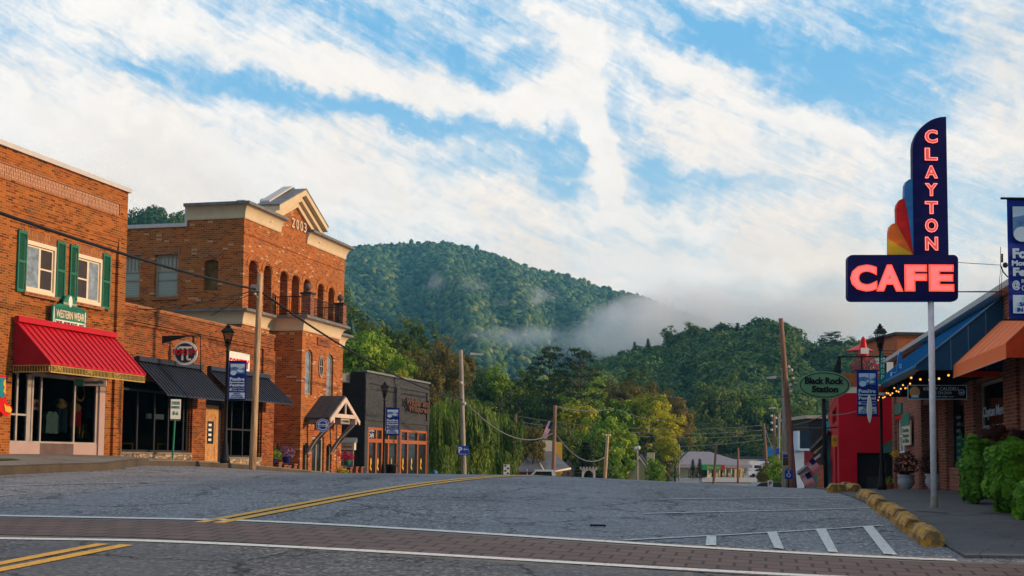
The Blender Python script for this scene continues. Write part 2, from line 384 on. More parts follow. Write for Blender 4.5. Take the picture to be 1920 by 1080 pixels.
def asphalt(name='asphalt', k_=1.0):
    m, n = newmat(name); t = n('TexCoord').outputs['Object']
    a = n('TexNoise', {'Vector': t, 'Scale': 55.0, 'Detail': 3.0, 'Roughness': .8}).outputs['Fac']
    a2 = n('TexNoise', {'Vector': t, 'Scale': 14.0, 'Detail': 4.0, 'Roughness': .8}).outputs['Fac']
    a3 = n('TexVoronoi', {'Vector': t, 'Scale': 28.0}).outputs['Color']
    sp_ = n('RGBToBW', {0: a3}).outputs[0]
    b = n('TexNoise', {'Vector': t, 'Scale': .22, 'Detail': 6.0, 'Roughness': .6}).outputs['Fac']
    c = n.mix(n.rng(a, .3, .7, 0, 1, 'LINEAR'), (.082,.084,.090), (.18,.18,.185))
    c = n.mix(n.rng(sp_, .5, .95, 0, .85), c, (.34,.34,.35))
    c = n.mix(n.rng(sp_, .0, .4, .8, 0), c, (.028,.03,.036))
    c = n.mix(.6, c, n.mix(n.rng(a2, .35, .65, 0, 1), (.5,.5,.5), (1.4,1.38,1.34)), 'MULTIPLY')
    c = n.mix(n.rng(b, .4, .65, 0, .4), c, (.06,.064,.075))
    # tyre-worn, lighter strips along the street and oil patches
    st = n('Mapping', {'Vector': t, 'Rotation': (0, 0, math.atan(.2)), 'Scale': (.55, .05, 1)})
    sn = n('TexNoise', {'Vector': st.outputs[0], 'Scale': 1.0, 'Detail': 3.0}).outputs['Fac']
    c = n.mix(n.rng(sn, .48, .62, 0, .35), c, (.17,.175,.19))
    # wandering cracks in two sizes, broken up by a noise mask
    dn = n('TexNoise', {'Vector': t, 'Scale': 1.3, 'Detail': 6.0, 'Roughness': .7}).outputs['Color']
    dv = n('VectorMath', {0: dn, 1: t}, operation='ADD').outputs[0]
    for sc_, wd, lo, hi in ((.42, .022, .44, .50), (1.1, .035, .50, .57)):
        e = n('TexVoronoi', {'Vector': dv, 'Scale': sc_}, feature='DISTANCE_TO_EDGE').outputs[0]
        k = n('TexNoise', {'Vector': t, 'Scale': .5 if sc_ < 1 else .35, 'Detail': 2.0}).outputs['Fac']
        c = n.mix(n.math('MULTIPLY', n.rng(e, .0, wd, .85, 0), n.rng(k, lo, hi, 0, 1)), c, (.018,.019,.024))
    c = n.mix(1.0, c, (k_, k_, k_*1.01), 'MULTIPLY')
    bp = n('Bump', {'Height': a, 'Strength': .6, 'Distance': .006})
    return finish(m, n, n('BsdfPrincipled', {'Base Color': c, 'Roughness': .82, 'Normal': bp.outputs[0], 'Specular IOR Level': .12}))
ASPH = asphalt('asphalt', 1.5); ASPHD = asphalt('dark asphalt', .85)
def concrete(name, col, crack=True, stain=.5):
    m, n = newmat(name); t = n('TexCoord').outputs['Object']
    a = n('TexNoise', {'Vector': t, 'Scale': 30.0, 'Detail': 5.0, 'Roughness': .75}).outputs['Fac']
    b = n('TexNoise', {'Vector': t, 'Scale': .8, 'Detail': 6.0, 'Roughness': .65}).outputs['Fac']
    c = n.mix(n.rng(a, .3, .7, 0, 1), tuple(x*.75 for x in col), tuple(x*1.25 for x in col))
    c = n.mix(n.rng(b, .42, .7, 0, stain), c, tuple(x*.4 for x in col))
    if crack:
        e = n('TexVoronoi', {'Vector': n('VectorMath', {0: n('TexNoise', {'Vector': t, 'Scale': 1.5, 'Detail': 5.0}).outputs['Color'], 1: t}, operation='ADD').outputs[0], 'Scale': .3}, feature='DISTANCE_TO_EDGE').outputs[0]
        c = n.mix(n.rng(e, 0, .008, .7, 0), c, tuple(x*.2 for x in col))
    return finish(m, n, n('BsdfPrincipled', {'Base Color': c, 'Roughness': .9, 'Normal': n('Bump', {'Height': a, 'Strength': .3, 'Distance': .005}).outputs[0]}))
CONC = concrete('concrete walk', (.20,.18,.15)); CURB = concrete('kerb concrete', (.075,.056,.036), False, .8); WALKR = concrete('dark walk', (.105,.10,.105))
BORD = concrete('paver border', (.13,.12,.11)); LOT = concrete('pale lot', (.32,.28,.25), False, .2)
def pavers():
    m, n = newmat('pavers'); t = n('UVMap').outputs[0]
    s = n('SeparateXYZ', {0: t}).outputs
    v = n('CombineXYZ', {0: s[0], 1: s[1]}).outputs[0]
    b = n('TexBrick', {'Vector': v, 'Color1': (0,0,0,1), 'Color2': (1,1,1,1), 'Mortar': (0,0,0,1), 'Scale': 1.0, 'Mortar Size': .020, 'Mortar Smooth': .2, 'Brick Width': .34, 'Row Height': .33}, offset=.5)
    c = n.ramp(n('RGBToBW', {0: b.outputs['Color']}).outputs[0], [(0, (.085,.050,.045)), (1, (.13,.075,.066))])
    a = n('TexNoise', {'Vector': t, 'Scale': 22.0, 'Detail': 5.0, 'Roughness': .8}).outputs['Fac']
    w = n('TexNoise', {'Vector': t, 'Scale': .35, 'Detail': 4.0}).outputs['Fac']
    c = n.mix(n.rng(a, .35, .7, 0, .55), c, (.07,.06,.062))
    wear = n.rng(n.math('ADD', w, n.math('MULTIPLY', s[0], -.028)), .0, .35, 0, .75)
    c = n.mix(wear, c, (.115,.098,.096))
    c = n.mix(n.math('MULTIPLY', b.outputs['Fac'], n.rng(wear, .3, .75, 1, .3, 'LINEAR')), c, (.014,.012,.013))
    return finish(m, n, n('BsdfPrincipled', {'Base Color': c, 'Roughness': .8}))
PAVE = pavers()
def paint(name, col, wear=.5):
    m, n = newmat(name); t = n('TexCoord').outputs['Object']
    a = n('TexNoise', {'Vector': t, 'Scale': 9.0, 'Detail': 8.0, 'Roughness': .75}).outputs['Fac']
    g = n('TexNoise', {'Vector': t, 'Scale': 60.0, 'Detail': 2.0}).outputs['Fac']
    c = n.mix(n.rng(g, .3, .7, 0, 1), tuple(x*.8 for x in col), col)
    c = n.mix(n.rng(a, wear, wear+.12, 0, .8), c, (.10,.105,.12))
    gg = n('TexVoronoi', {'Vector': t, 'Scale': 30.0}).outputs['Color']
    c = n.mix(n.rng(n('RGBToBW', {0: gg}).outputs[0], .0, .35, .55, 0), c, (.07,.075,.085))
    return finish(m, n, n('BsdfPrincipled', {'Base Color': c, 'Roughness': .7}))
WPAINT = paint('white road paint', (.74,.72,.68), .58); WOLD = paint('worn white paint', (.62,.62,.62), .52); YPAINT = paint('yellow road paint', (.85,.42,.03), .56)
def stopmat():
    m, n = newmat('yellow chipped paint'); t = n('TexCoord').outputs['Object']
    a = n('TexNoise', {'Vector': t, 'Scale': 5.0, 'Detail': 9.0, 'Roughness': .75}).outputs['Fac']
    c = n.mix(n.rng(a, .44, .58, 0, .9), (.56,.27,.025), (.11,.075,.04))
    b = n('TexNoise', {'Vector': t, 'Scale': 2.0, 'Detail': 4.0}).outputs['Fac']
    c = n.mix(n.rng(b, .5, .7, 0, .6), c, (.38,.15,.02))
    return finish(m, n, n('BsdfPrincipled', {'Base Color': c, 'Roughness': .85, 'Normal': n('Bump', {'Height': a, 'Strength': .8, 'Distance': .02}).outputs[0]}))
YSTOP = stopmat()
CREAM = M_('cream trim', (.62,.50,.33), .6, var=.08); CREAM2 = M_('cream frame', (.70,.60,.44), .5, var=.06); CAPW = M_('cap metal', (.52,.50,.48), .45, var=.1)
ROOFG = M_('grey roofing', (.16,.165,.17), .6, var=.3); ROOFD = M_('dark shingle', (.055,.052,.055), .85, var=.4, scale=6)
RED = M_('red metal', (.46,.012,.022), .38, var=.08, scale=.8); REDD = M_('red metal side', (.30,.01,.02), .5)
NAVY = M_('navy metal', (.030,.036,.055), .35, var=.15); BLACKM = M_('black metal', (.012,.012,.014), .45); DKSTEEL = M_('dark steel', (.03,.03,.034), .5)
GREENP = M_('green shutter', (.025,.15,.10), .6, var=.12); GREENS = M_('green sign', (.025,.19,.12), .55); WHITEP = M_('white paint', (.75,.73,.68), .55, var=.06)
GOLD = M_('gold lattice', (.42,.30,.09), .5); LCREAM = M_('pale lattice', (.60,.55,.45), .6)
ALU = M_('aluminium frame', (.42,.37,.33), .45, metal=.3); MAUVE = M_('mauve panel', (.40,.29,.27), .55, var=.06); BROWNP = M_('brown panel', (.12,.085,.08), .5)
WOODO = M_('orange wood', (.34,.10,.035), .6, var=.3, scale=8); WOODL = M_('light wood door', (.46,.24,.09), .6, var=.35, scale=7); TAUPE = M_('taupe trim', (.33,.28,.22), .6)
ASHW = M_('bare timber', (.58,.47,.40), .7); STRUT = M_('grey strut', (.26,.235,.23), .7)
def polewood(name, col, dark):
    m, n = newmat(name); t = n('TexCoord').outputs['Object']
    mp_ = n('Mapping', {'Vector': t, 'Scale': (9, 9, .6)})
    a = n('TexNoise', {'Vector': mp_.outputs[0], 'Scale': 1.6, 'Detail': 8.0, 'Roughness': .7, 'Distortion': .5}).outputs['Fac']
    c = n.mix(n.rng(a, .42, .62, 0, 1), col, dark)
    return finish(m, n, n('BsdfPrincipled', {'Base Color': c, 'Roughness': .85, 'Normal': n('Bump', {'Height': a, 'Strength': .5, 'Distance': .01}).outputs[0]}))
POLE1 = polewood('weathered pole', (.50,.36,.21), (.26,.15,.075)); POLE2 = polewood('brown pole', (.27,.135,.085), (.13,.065,.045)); POLE3 = polewood('grey pole', (.33,.30,.25), (.2,.17,.14))
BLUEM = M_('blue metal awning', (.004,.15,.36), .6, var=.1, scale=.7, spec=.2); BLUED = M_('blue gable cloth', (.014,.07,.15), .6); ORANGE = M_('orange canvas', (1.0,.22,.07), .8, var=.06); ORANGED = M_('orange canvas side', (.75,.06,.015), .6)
SNAVY = M_('sign navy enamel', (.008,.008,.085), .4, var=.25, scale=2.5, spec=.08); SBLUE = M_('sign blue enamel', (.03,.17,.42), .35); SRED = M_('sign red enamel', (.62,.012,.012), .35); SORG = M_('sign orange enamel', (.85,.16,.02), .35); SYEL = M_('sign yellow enamel', (.80,.42,.02), .35)
POLEW = M_('white chipped pole', (.70,.68,.71), .5, var=.15, scale=9, bump=.3)
NEON = emit('neon tube', (1.0, .07, .03), 1.25); NEONP = emit('pink neon tube', (1.0, .25, .20), 1.7); NEONF = emit('neon lit face', (1.0, .20, .19), .80)
BULB = emit('warm bulb', (1.0, .42, .07), 1.8)
def glass(name, tint=(.9,.95,.95), fac=.10, rough=.10):
    m, n = newmat(name)
    fr = n('Fresnel', {'IOR': 1.45}).outputs[0]
    a = n('BsdfTransparent', {'Color': (*tint, 1)}); b = n('BsdfGlossy', {'Color': (1,1,1,1), 'Roughness': rough})
    mx = n('MixShader', {0: n.math('MINIMUM', n.math('ADD', n.math('MULTIPLY', fr, .22), fac*.06), .035 if fac < .2 else .2), 1: a.outputs[0], 2: b.outputs[0]})
    return finish(m, n, mx)
def clearglass():
    m, n = newmat('shop glass'); return finish(m, n, n('BsdfTransparent', {'Color': (.5, .53, .54, 1)}))
GLASS = clearglass(); GLASSG = glass('terrace glass', (.75,.92,.86), .25)
DGLASS = M_('dark window glass', (.015,.018,.02), .06, var=.3); BGLASS = M_('window with pale curtain', (.20,.26,.32), .15, var=.5, scale=4); SCREEN = M_('insect screen', (.045,.038,.04), .6)
def blinds():
    m, n = newmat('window with blinds'); t = n('TexCoord').outputs['Object']; s = n('SeparateXYZ', {0: t}).outputs
    w = n.math('FRACT', n.math('MULTIPLY', s[2], 14.0)); c = n.mix(n.rng(w, .0, .35, 0, 1), (.13,.17,.14), (.27,.33,.27))
    return finish(m, n, n('BsdfPrincipled', {'Base Color': c, 'Roughness': .25, 'Specular IOR Level': .6}))
BLIND = blinds()
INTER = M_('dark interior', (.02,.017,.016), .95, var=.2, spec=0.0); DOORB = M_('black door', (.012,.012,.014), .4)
BLUEBAN = M_('blue banner cloth', (.012,.03,.24), .7, var=.12); PALEB = M_('pale banner print', (.50,.62,.74), .7, var=.1); MIDB = M_('mid blue print', (.08,.20,.42), .7, var=.5, scale=9)
BLACKR = M_('green sign board', (.15,.28,.14), .65, var=.12); CYAN = M_('cyan paint', (.05,.50,.56), .6); CLAP = M_('maroon clapboard', (.17,.02,.03), .7)
SIGNBLUE = M_('traffic sign blue', (.015,.07,.42), .5); CARW = M_('white car paint', (.72,.72,.72), .3, coat=1); CARD = M_('dark car paint', (.02,.022,.026), .25); TYRE = M_('tyre', (.015,.015,.015), .9)
TERRA = M_('terracotta', (.32,.10,.05), .8); POTW = M_('pale ceramic pot', (.42,.44,.50), .3, var=.12); POTB = M_('blue pot', (.01,.03,.22), .4)
YEL = M_('yellow paint', (.62,.38,.04), .6); STRAW = M_('straw', (.50,.30,.12), .8); MINT = M_('mint cloth', (.30,.50,.46), .8, var=.2, scale=8); DENIM = M_('denim', (.03,.06,.09), .9); CLRED = M_('red cloth', (.40,.02,.03), .8); TEAL = M_('teal cloth', (.02,.20,.26), .8); GREENPAN = M_('green glass panel', (.02,.30,.12), .4)
FLAGR = M_('flag red', (.50,.02,.03), .8); FLAGW = M_('flag white', (.7,.68,.68), .8); FLAGB = M_('flag blue', (.015,.02,.10), .8)
WALLY = M_('pale yellow wall', (.60,.50,.28), .7); WALLB = M_('beige wall', (.42,.36,.27), .7); METR = M_('grey metal roof', (.13,.135,.145), .45, var=.25, scale=1.5); SHIN = M_('lilac shingle roof', (.22,.20,.23), .8, var=.25)
WIREM = M_('black cable', (.012,.012,.014), .6); WIREG = M_('grey cable', (.12,.12,.13), .5); GRASS = M_('grass ground', (.05,.075,.02), .95, var=.4, scale=.4); RUST = M_('rusty metal', (.10,.05,.032), .7, var=.4, scale=10); BARK = M_('bark', (.09,.065,.045), .95, var=.3)
def leafmat(name, cols, trans=.35, obj=.25):
    m, n = newmat(name); g = n('NewGeometry').outputs['Random Per Island']; oi = n('ObjectInfo').outputs['Random']
    at = n('Attribute', attribute_name='tint').outputs['Fac']
    v = n.math('ADD', n.math('MULTIPLY', g, .45), n.math('ADD', n.math('MULTIPLY', at, .55), n.math('MULTIPLY', n.math('SUBTRACT', oi, .5), obj)), clamp=True)
    c = n.ramp(v, cols)
    d = n('BsdfPrincipled', {'Base Color': c, 'Roughness': .65, 'Specular IOR Level': .25}); tr = n('BsdfTranslucent', {'Color': c})
    return finish(m, n, n('MixShader', {0: trans, 1: d.outputs[0], 2: tr.outputs[0]}))
LDARK = leafmat('dark leaves', [(0, (.02,.05,.012)), (.5, (.065,.12,.02)), (1, (.21,.26,.035))])
LGREEN = leafmat('green leaves', [(0, (.05,.12,.012)), (.5, (.18,.31,.02)), (1, (.42,.52,.045))])
LBROWN = leafmat('autumn leaves', [(0, (.05,.055,.014)), (.5, (.15,.13,.025)), (1, (.30,.20,.035))])
LYEL = leafmat('yellow leaves', [(0, (.10,.16,.012)), (.5, (.36,.38,.02)), (1, (.80,.62,.03))])
LPINE = leafmat('pine needles', [(0, (.012,.03,.014)), (.5, (.03,.065,.025)), (1, (.08,.11,.03))], .2)
LWIL = leafmat('willow leaves', [(0, (.03,.07,.012)), (.5, (.10,.18,.022)), (1, (.22,.30,.035))])
LWOOD = leafmat('wood canopy', [(0, (.014,.045,.022)), (.35, (.045,.11,.028)), (.75, (.12,.20,.035)), (1, (.22,.21,.05))], .25)
LPINK = leafmat('pinkish leaves', [(0, (.10,.05,.03)), (1, (.32,.15,.10))])
LLIME = leafmat('lime vine leaves', [(0, (.03,.10,.008)), (.5, (.12,.29,.012)), (1, (.30,.50,.03))], .3)
LMAR = leafmat('maroon leaves', [(0, (.02,.006,.006)), (.5, (.07,.015,.012)), (1, (.20,.045,.02))], .2)
FRED = leafmat('red petals', [(0, (.35,.01,.03)), (1, (.65,.03,.07))]); FPUR = leafmat('purple petals', [(0, (.16,.10,.22)), (1, (.35,.24,.42))]); FYEL = leafmat('yellow petals', [(0, (.55,.35,.01)), (1, (.8,.55,.02))])
FOG, HAZE = True, .00017
# ---------------------------------------------------------------- building helpers
def wall(mb, x0, x1, z0, z1, holes=(), y=0.0, depth=.25):
    xs = sorted({x0, x1, *[h[0] for h in holes], *[h[1] for h in holes]}); zs = sorted({z0, z1, *[h[2] for h in holes], *[h[3] for h in holes]})
    for i in range(len(xs)-1):
        for j in range(len(zs)-1):
            cx, cz = (xs[i]+xs[i+1])/2, (zs[j]+zs[j+1])/2
            if any(h[0] < cx < h[1] and h[2] < cz < h[3] for h in holes): continue
            mb.poly([(xs[i], y, zs[j]), (xs[i+1], y, zs[j]), (xs[i+1], y, zs[j+1]), (xs[i], y, zs[j+1])])
    for h in holes:
        a, b, c, d = h[:4]; r = h[4] if len(h) > 4 else 0; sp_ = d-r
        mb.poly([(a, y, c), (a, y+depth, c), (a, y+depth, sp_), (a, y, sp_)]); mb.poly([(b, y, c), (b, y+depth, c), (b, y+depth, sp_), (b, y, sp_)])
        mb.poly([(a, y, c), (b, y, c), (b, y+depth, c), (a, y+depth, c)])
        if not r: mb.poly([(a, y, d), (b, y, d), (b, y+depth, d), (a, y+depth, d)])
        else:
            k = 10; pts = [((a+b)/2-(b-a)/2*math.cos(math.pi*i/k), sp_+r*math.sin(math.pi*i/k)) for i in range(k+1)]
            for (xa, za), (xb, zb) in zip(pts, pts[1:]):
                mb.poly([(xa, y, za), (xb, y, zb), (xb, y, d), (xa, y, d)]); mb.poly([(xa, y, za), (xb, y, zb), (xb, y+depth, zb), (xa, y+depth, za)])
def arch_pane(mb, a, b, c, d, r, y, k=10):
    pts = [(a, c), (b, c)] + [((a+b)/2+(b-a)/2*math.cos(math.pi*i/k), d-r+r*math.sin(math.pi*i/k)) for i in range(k+1)] if r else [(a, c), (b, c), (b, d), (a, d)]
    mb.poly([(x, y, z) for x, z in pts])
def window(fr, a, b, c, d, y, fm, pm, parent, w=.07, nv=1, nh=1, name='window', arch=0.0, dep=.06, pane='pane'):
    mb = MB(fr)
    mb.box(a, a+w, y, y+dep, c, d-arch); mb.box(b-w, b, y, y+dep, c, d-arch); mb.box(a+w, b-w, y, y+dep, c, c+w)
    if not arch: mb.box(a+w, b-w, y, y+dep, d-w, d)
    else:
        k = 10; P_ = [((a+b)/2-(b-a)/2*math.cos(math.pi*i/k), d-arch+arch*math.sin(math.pi*i/k)) for i in range(k+1)]
        Q_ = [((a+b)/2-((b-a)/2-w)*math.cos(math.pi*i/k), d-arch+(arch-w)*math.sin(math.pi*i/k)) for i in range(k+1)]
        for i in range(k): mb.prism([P_[i], P_[i+1], Q_[i+1], Q_[i]], y, y+dep)
    for i in range(1, nv): x = a+(b-a)*i/nv; mb.box(x-w*.35, x+w*.35, y+.005, y+dep-.005, c+w, d-w-arch*.3)
    for i in range(1, nh): z = c+(d-c)*i/nh; mb.box(a+w, b-w, y+.008, y+dep-.008, z-w*.35, z+w*.35)
    f = mb.build(name, fm, parent)
    g = MB(fr); arch_pane(g, a+w*.6, b-w*.6, c+w*.6, d-w*.6, arch, y+dep*.6); g.build(pane, pm, f); return f
def sweep(mb, path, prof_, caps=True):
    """sweep a (distance-out, z) profile along a plan path (x,y); 'out' is to the right of travel"""
    n_ = len(path); rings = []
    for i, p in enumerate(path):
        p = Vector(p)
        t0 = (p-Vector(path[i-1])).normalized() if i else None; t1 = (Vector(path[i+1])-p).normalized() if i < n_-1 else None
        if t0 is None: t0 = t1
        if t1 is None: t1 = t0
        a = Vector((t0.y, -t0.x)); b = Vector((t1.y, -t1.x)); m = (a+b); m = m/(1+a.dot(b))
        rings.append(mb.V([(p.x+m.x*d, p.y+m.y*d, z) for d, z in prof_]))
    k = len(prof_)
    for r0, r1 in zip(rings, rings[1:]):
        for j in range(k): mb.F([r0+j, r1+j, r1+(j+1) % k, r0+(j+1) % k])
    if caps: mb.F([rings[0]+j for j in range(k)]); mb.F([rings[-1]+j for j in reversed(range(k))])
def cove(z0, z1, out, top=.12):
    k = 8; pr = [(-.02, z0), (.04, z0)]
    for i in range(k+1):
        t = math.pi/2*i/k; pr.append((.06+(out-.06)*(1-math.cos(t)), z0+.06+(z1-top-z0-.06)*math.sin(t)))
    return pr + [(out+.03, z1-top), (-.02, z1-top)]
def awning_ribbed(fr, x0, x1, ztop, zbot, d, mt, parent, nr=16, y0=0.0, side=None, th=.03, name='awning'):
    mb = MB(fr); L = math.hypot(d, ztop-zbot); s_ = (ztop-zbot)/d
    mb.prismx([(y0, ztop), (y0-d, zbot), (y0-d, zbot-th), (y0, ztop-th)], x0, x1)
    for i in range(nr+1):
        x = x0+(x1-x0)*i/nr; mb.prismx([(y0, ztop+.045), (y0-d, zbot+.045), (y0-d, zbot+.002), (y0, ztop+.002)], x-.018, x+.018)
    mb.box(x0-.02, x1+.02, y0-.14, y0-.002, ztop-.02, ztop+.13)
    aw = mb.build(name, mt, parent)
    return aw
def bld(name, F, label, cat='building', off=0.0):
    return empty(name, F.M, label, cat)
# ---------------------------------------------------------------- ground sheets
def nonuni(a, b, fine0, fine1, st, gr=1.18):
    L = list(np.arange(fine0, fine1+.001, st)); x = fine1; d = st
    while x < b: d *= gr; x += d; L.append(x)
    x = fine0; d = st; lo = []
    while x > a: d *= gr; x -= d; lo.append(x)
    return lo[::-1]+L
xs = nonuni(-2500, 2500, -40, 30, .8); ys = nonuni(-600, 4500, -6, 95, .8)
V = [(x, y, gz(x, y)) for y in ys for x in xs]; w_ = len(xs)
F_ = [(j*w_+i, j*w_+i+1, (j+1)*w_+i+1, (j+1)*w_+i) for j in range(len(ys)-1) for i in range(w_-1)]
gme = fast_mesh('ground', [(x, y, z-.05) for x, y, z in V], F_); tag(add_obj('ground', gme, mats=[GRASS]), kind='structure')
def sv(u, v): return (u*SA+v*CA, u*CA-v*SA)
LF = Fac(-60, 31.95, 228, 38.7)                       # plane of the left row of fronts
patch('road', [sv(-8, -45), sv(-8, 34), sv(100, 34), sv(100, -45)], 130, 180, 0, ASPH, kind='structure')
patch('street', [sv(99.5, -18), sv(99.5, 4), sv(230, 4), sv(230, -18)], 12, 60, .01, ASPH, kind='structure')
# crosswalk
def lin(px1, py1, px2, py2, ext0=0, ext1=0):
    a, b = hit(px1, py1).xy, hit(px2, py2).xy; d = (b-a).normalized(); return a-d*ext0, b+d*ext1, d
fa, fb, fd = lin(0, 968, 960, 1005); fend = hit(1790, 1049).xy; fb = fa+fd*((fend-fa).dot(fd))
na, nb, nd = lin(0, 1011, 960, 1050); nb = na+nd*((hit(1560, 1079).xy-na).dot(nd)+4)
def strip(name, a, b, w, mt, dz=.008, seg=60, label=None, kind='structure'):
    d = (b-a).normalized(); nn = Vector((-d.y, d.x))*w/2
    return patch(name, [a-nn, b-nn, b+nn, a+nn], seg, 1, dz, mt, kind=kind)
fn = Vector((-fd.y, fd.x)); wid = (fa-na).dot(fn); fa0 = fa-fd*30; far_end = hit(1900, 1056).xy; fe = fa+fd*((far_end-fa).dot(fd)+3.5)
patch('crosswalk_border', [fa0-fn*.12, fe-fn*.12, fe-fn*(wid-.12), fa0-fn*(wid-.12)][::-1], 160, 3, .004, BORD, kind='structure')
patch('brick_crosswalk', [fa0-fn*(wid-.40), fe-fn*(wid-.40), fe-fn*.34, fa0-fn*.34], 160, 6, .010, PAVE, kind='structure')
strip('crosswalk_line', fa-fd*30, fb, .20, WPAINT, .012, 120); strip('crosswalk_line', na-nd*30, nb, .19, WPAINT, .012, 120)
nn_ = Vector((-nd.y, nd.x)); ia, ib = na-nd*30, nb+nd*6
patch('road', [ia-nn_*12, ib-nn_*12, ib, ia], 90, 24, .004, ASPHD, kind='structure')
# centre line: two yellow stripes following the street
c0 = hit(392, 981).xy; c1 = hit(640, 934).xy; cdv = (c1-c0).normalized(); cn = Vector((-cdv.y, cdv.x))
for o_ in (-.13, .13):
    a, b = c0+cn*o_, c0+cn*o_+cdv*75
    strip('centre_line', a, b, .16, YPAINT, .012, 160)
    a2 = hit(215, 1022).xy+cn*o_*1.1; strip('centre_line', a2-cdv*14, a2, .16, YPAINT, .012, 40)
for pts in ([(1235,937),(1610,932)], [(1205,964),(1635,953)], [(1170,1014),(1655,986)], [(0,912),(285,904)], [(-60,936),(62,925)]):
    strip('parking_line', hit(*pts[0]).xy, hit(*pts[1]).xy, .085 if pts[0][0] > 600 else .07, WOLD, .012, 30)
for q in ([(1323,1024),(1343,1024),(1343,1007),(1325,1007)], [(1452,1029),(1470,1031),(1456,998),(1438,999)], [(1553,1036),(1571,1037),(1548,992),(1529,993)], [(1657,1040),(1682,1042),(1636,987),(1617,988)]):
    patch('hatch_bar', [hit(*p).xy for p in q], 4, 8, .014, WPAINT, kind='structure')
# ---- left pavement
def fpt(F, x, d): p = F.a + F.d*x - F.inw*d; return Vector((p.x, p.y))
patch('sidewalk', [fpt(LF, -14, 2.5), fpt(LF, 60, 2.5), fpt(LF, 60, -.5), fpt(LF, -14, -.5)], 120, 4, .16, CONC, .3, kind='structure')
e0, e1 = hit(-160, 884, .17).xy, hit(200, 869, .17).xy; e2 = hit(224, 866, .17).xy
mbb = []
patch('sidewalk', [e0, e1, fpt(LF, 3.0, 2.45), fpt(LF, -14, 2.45)], 50, 8, .185, CONC, .0, kind='structure')
patch('sidewalk', [e1, e2, fpt(LF, 4.2, 2.45), fpt(LF, 3.0, 2.45)], 6, 8, .186, CONC, .0, kind='structure')
def kerb(pts, h, w, name='kerb'):
    mb = MB(); P3 = [Vector((p[0], p[1], gz(p[0], p[1]))) for p in pts]; rings = []
    for i, p in enumerate(P3):
        t = (P3[min(i+1, len(P3)-1)]-P3[max(i-1, 0)]); t.z = 0; t.normalize(); nn = Vector((t.y, -t.x, 0))
        rings.append(mb.V([p-nn*w+Vector((0,0,-.1)), p+nn*.03+Vector((0,0,-.1)), p+Vector((0,0,h-.03)), p-nn*.03+Vector((0,0,h)), p-nn*w+Vector((0,0,h))]))
    for a, b in zip(rings, rings[1:]):
        for j in range(5): mb.F([a+j, b+j, b+(j+1) % 5, a+(j+1) % 5])
    mb.F([rings[0]+j for j in range(5)]); mb.F([rings[-1]+j for j in range(5)])
    return mb.build(name, CURB, kind='structure')
kp = [e0+(e1-e0)*i/20 for i in range(21)]+[e2, e2+(fpt(LF, 4.2, 2.45)-e2)*.3, e2+(fpt(LF, 4.2, 2.45)-e2)*.7, fpt(LF, 4.3, 2.5)]
kerb(kp, .195, .18)
kerb([fpt(LF, 4.3+i, 2.5) for i in range(56)], .17, .16)
patch('grass_strip', [hit(-90, 862, .19).xy, hit(-90, 869, .19).xy, hit(40, 862.5, .19).xy, hit(20, 860, .19).xy], 6, 3, .2, GRASS, kind='structure')
# ================================================================= LEFT ROW
# ---- two-storey orange brick shop
F1 = LF; F1.base = gz(F1.a.x, F1.a.y)+.1; F1.M = Matrix(((F1.d.x, F1.inw.x, 0, F1.a.x), (F1.d.y, F1.inw.y, 0, F1.a.y), (0,0,1,F1.base), (0,0,0,1)))
F1.base0 = F1.base; L1 = F1.uz(228.5, 600)[0]
rt = bld('brick_shop', F1, 'two-storey orange brick shop with green shutters and a red ribbed awning')
ztop = F1.uz(150, 330)[1]; X0 = -3.5
z1l = F1.uz(48, 446)[1]; z1b = F1.uz(45, 546)[1]
def wbox(F, p1, p2, d=0): (a, b), (c, e) = F.uz(*p1, d), F.uz(*p2, d); return a, c, e, b      # px top-left, px bottom-right -> x0,x1,z0,z1
W1 = wbox(F1, (46, 449), (103, 558)); W2 = wbox(F1, (141.5, 473), (189, 576)); zz0, zz1 = (W1[2]+W2[2])/2, (W1[3]+W2[3])/2
W1 = (W1[0], W1[1], zz0, zz1); W2 = (W2[0], W2[1], zz0, zz1)
SF = (F1.uz(20, 780)[0], F1.uz(197, 780)[0], -.4, F1.uz(110, 703)[1])
m = MB(F1.M); m.m = 0
wall(m, X0, L1, -.8, ztop, [SF, W1, W2], 0, .3)
m.poly([(L1, 0, -.8), (L1, 12, -.8), (L1, 12, ztop), (L1, 0, ztop)]); m.poly([(X0, 0, -.8), (X0, 12, -.8), (X0, 12, ztop), (X0, 0, ztop)])
m.poly([(X0, .3, ztop-.6), (L1, .3, ztop-.6), (L1, 12, ztop-.6), (X0, 12, ztop-.6)]); m.poly([(X0, 12, -.8), (L1, 12, -.8), (L1, 12, ztop), (X0, 12, ztop)])
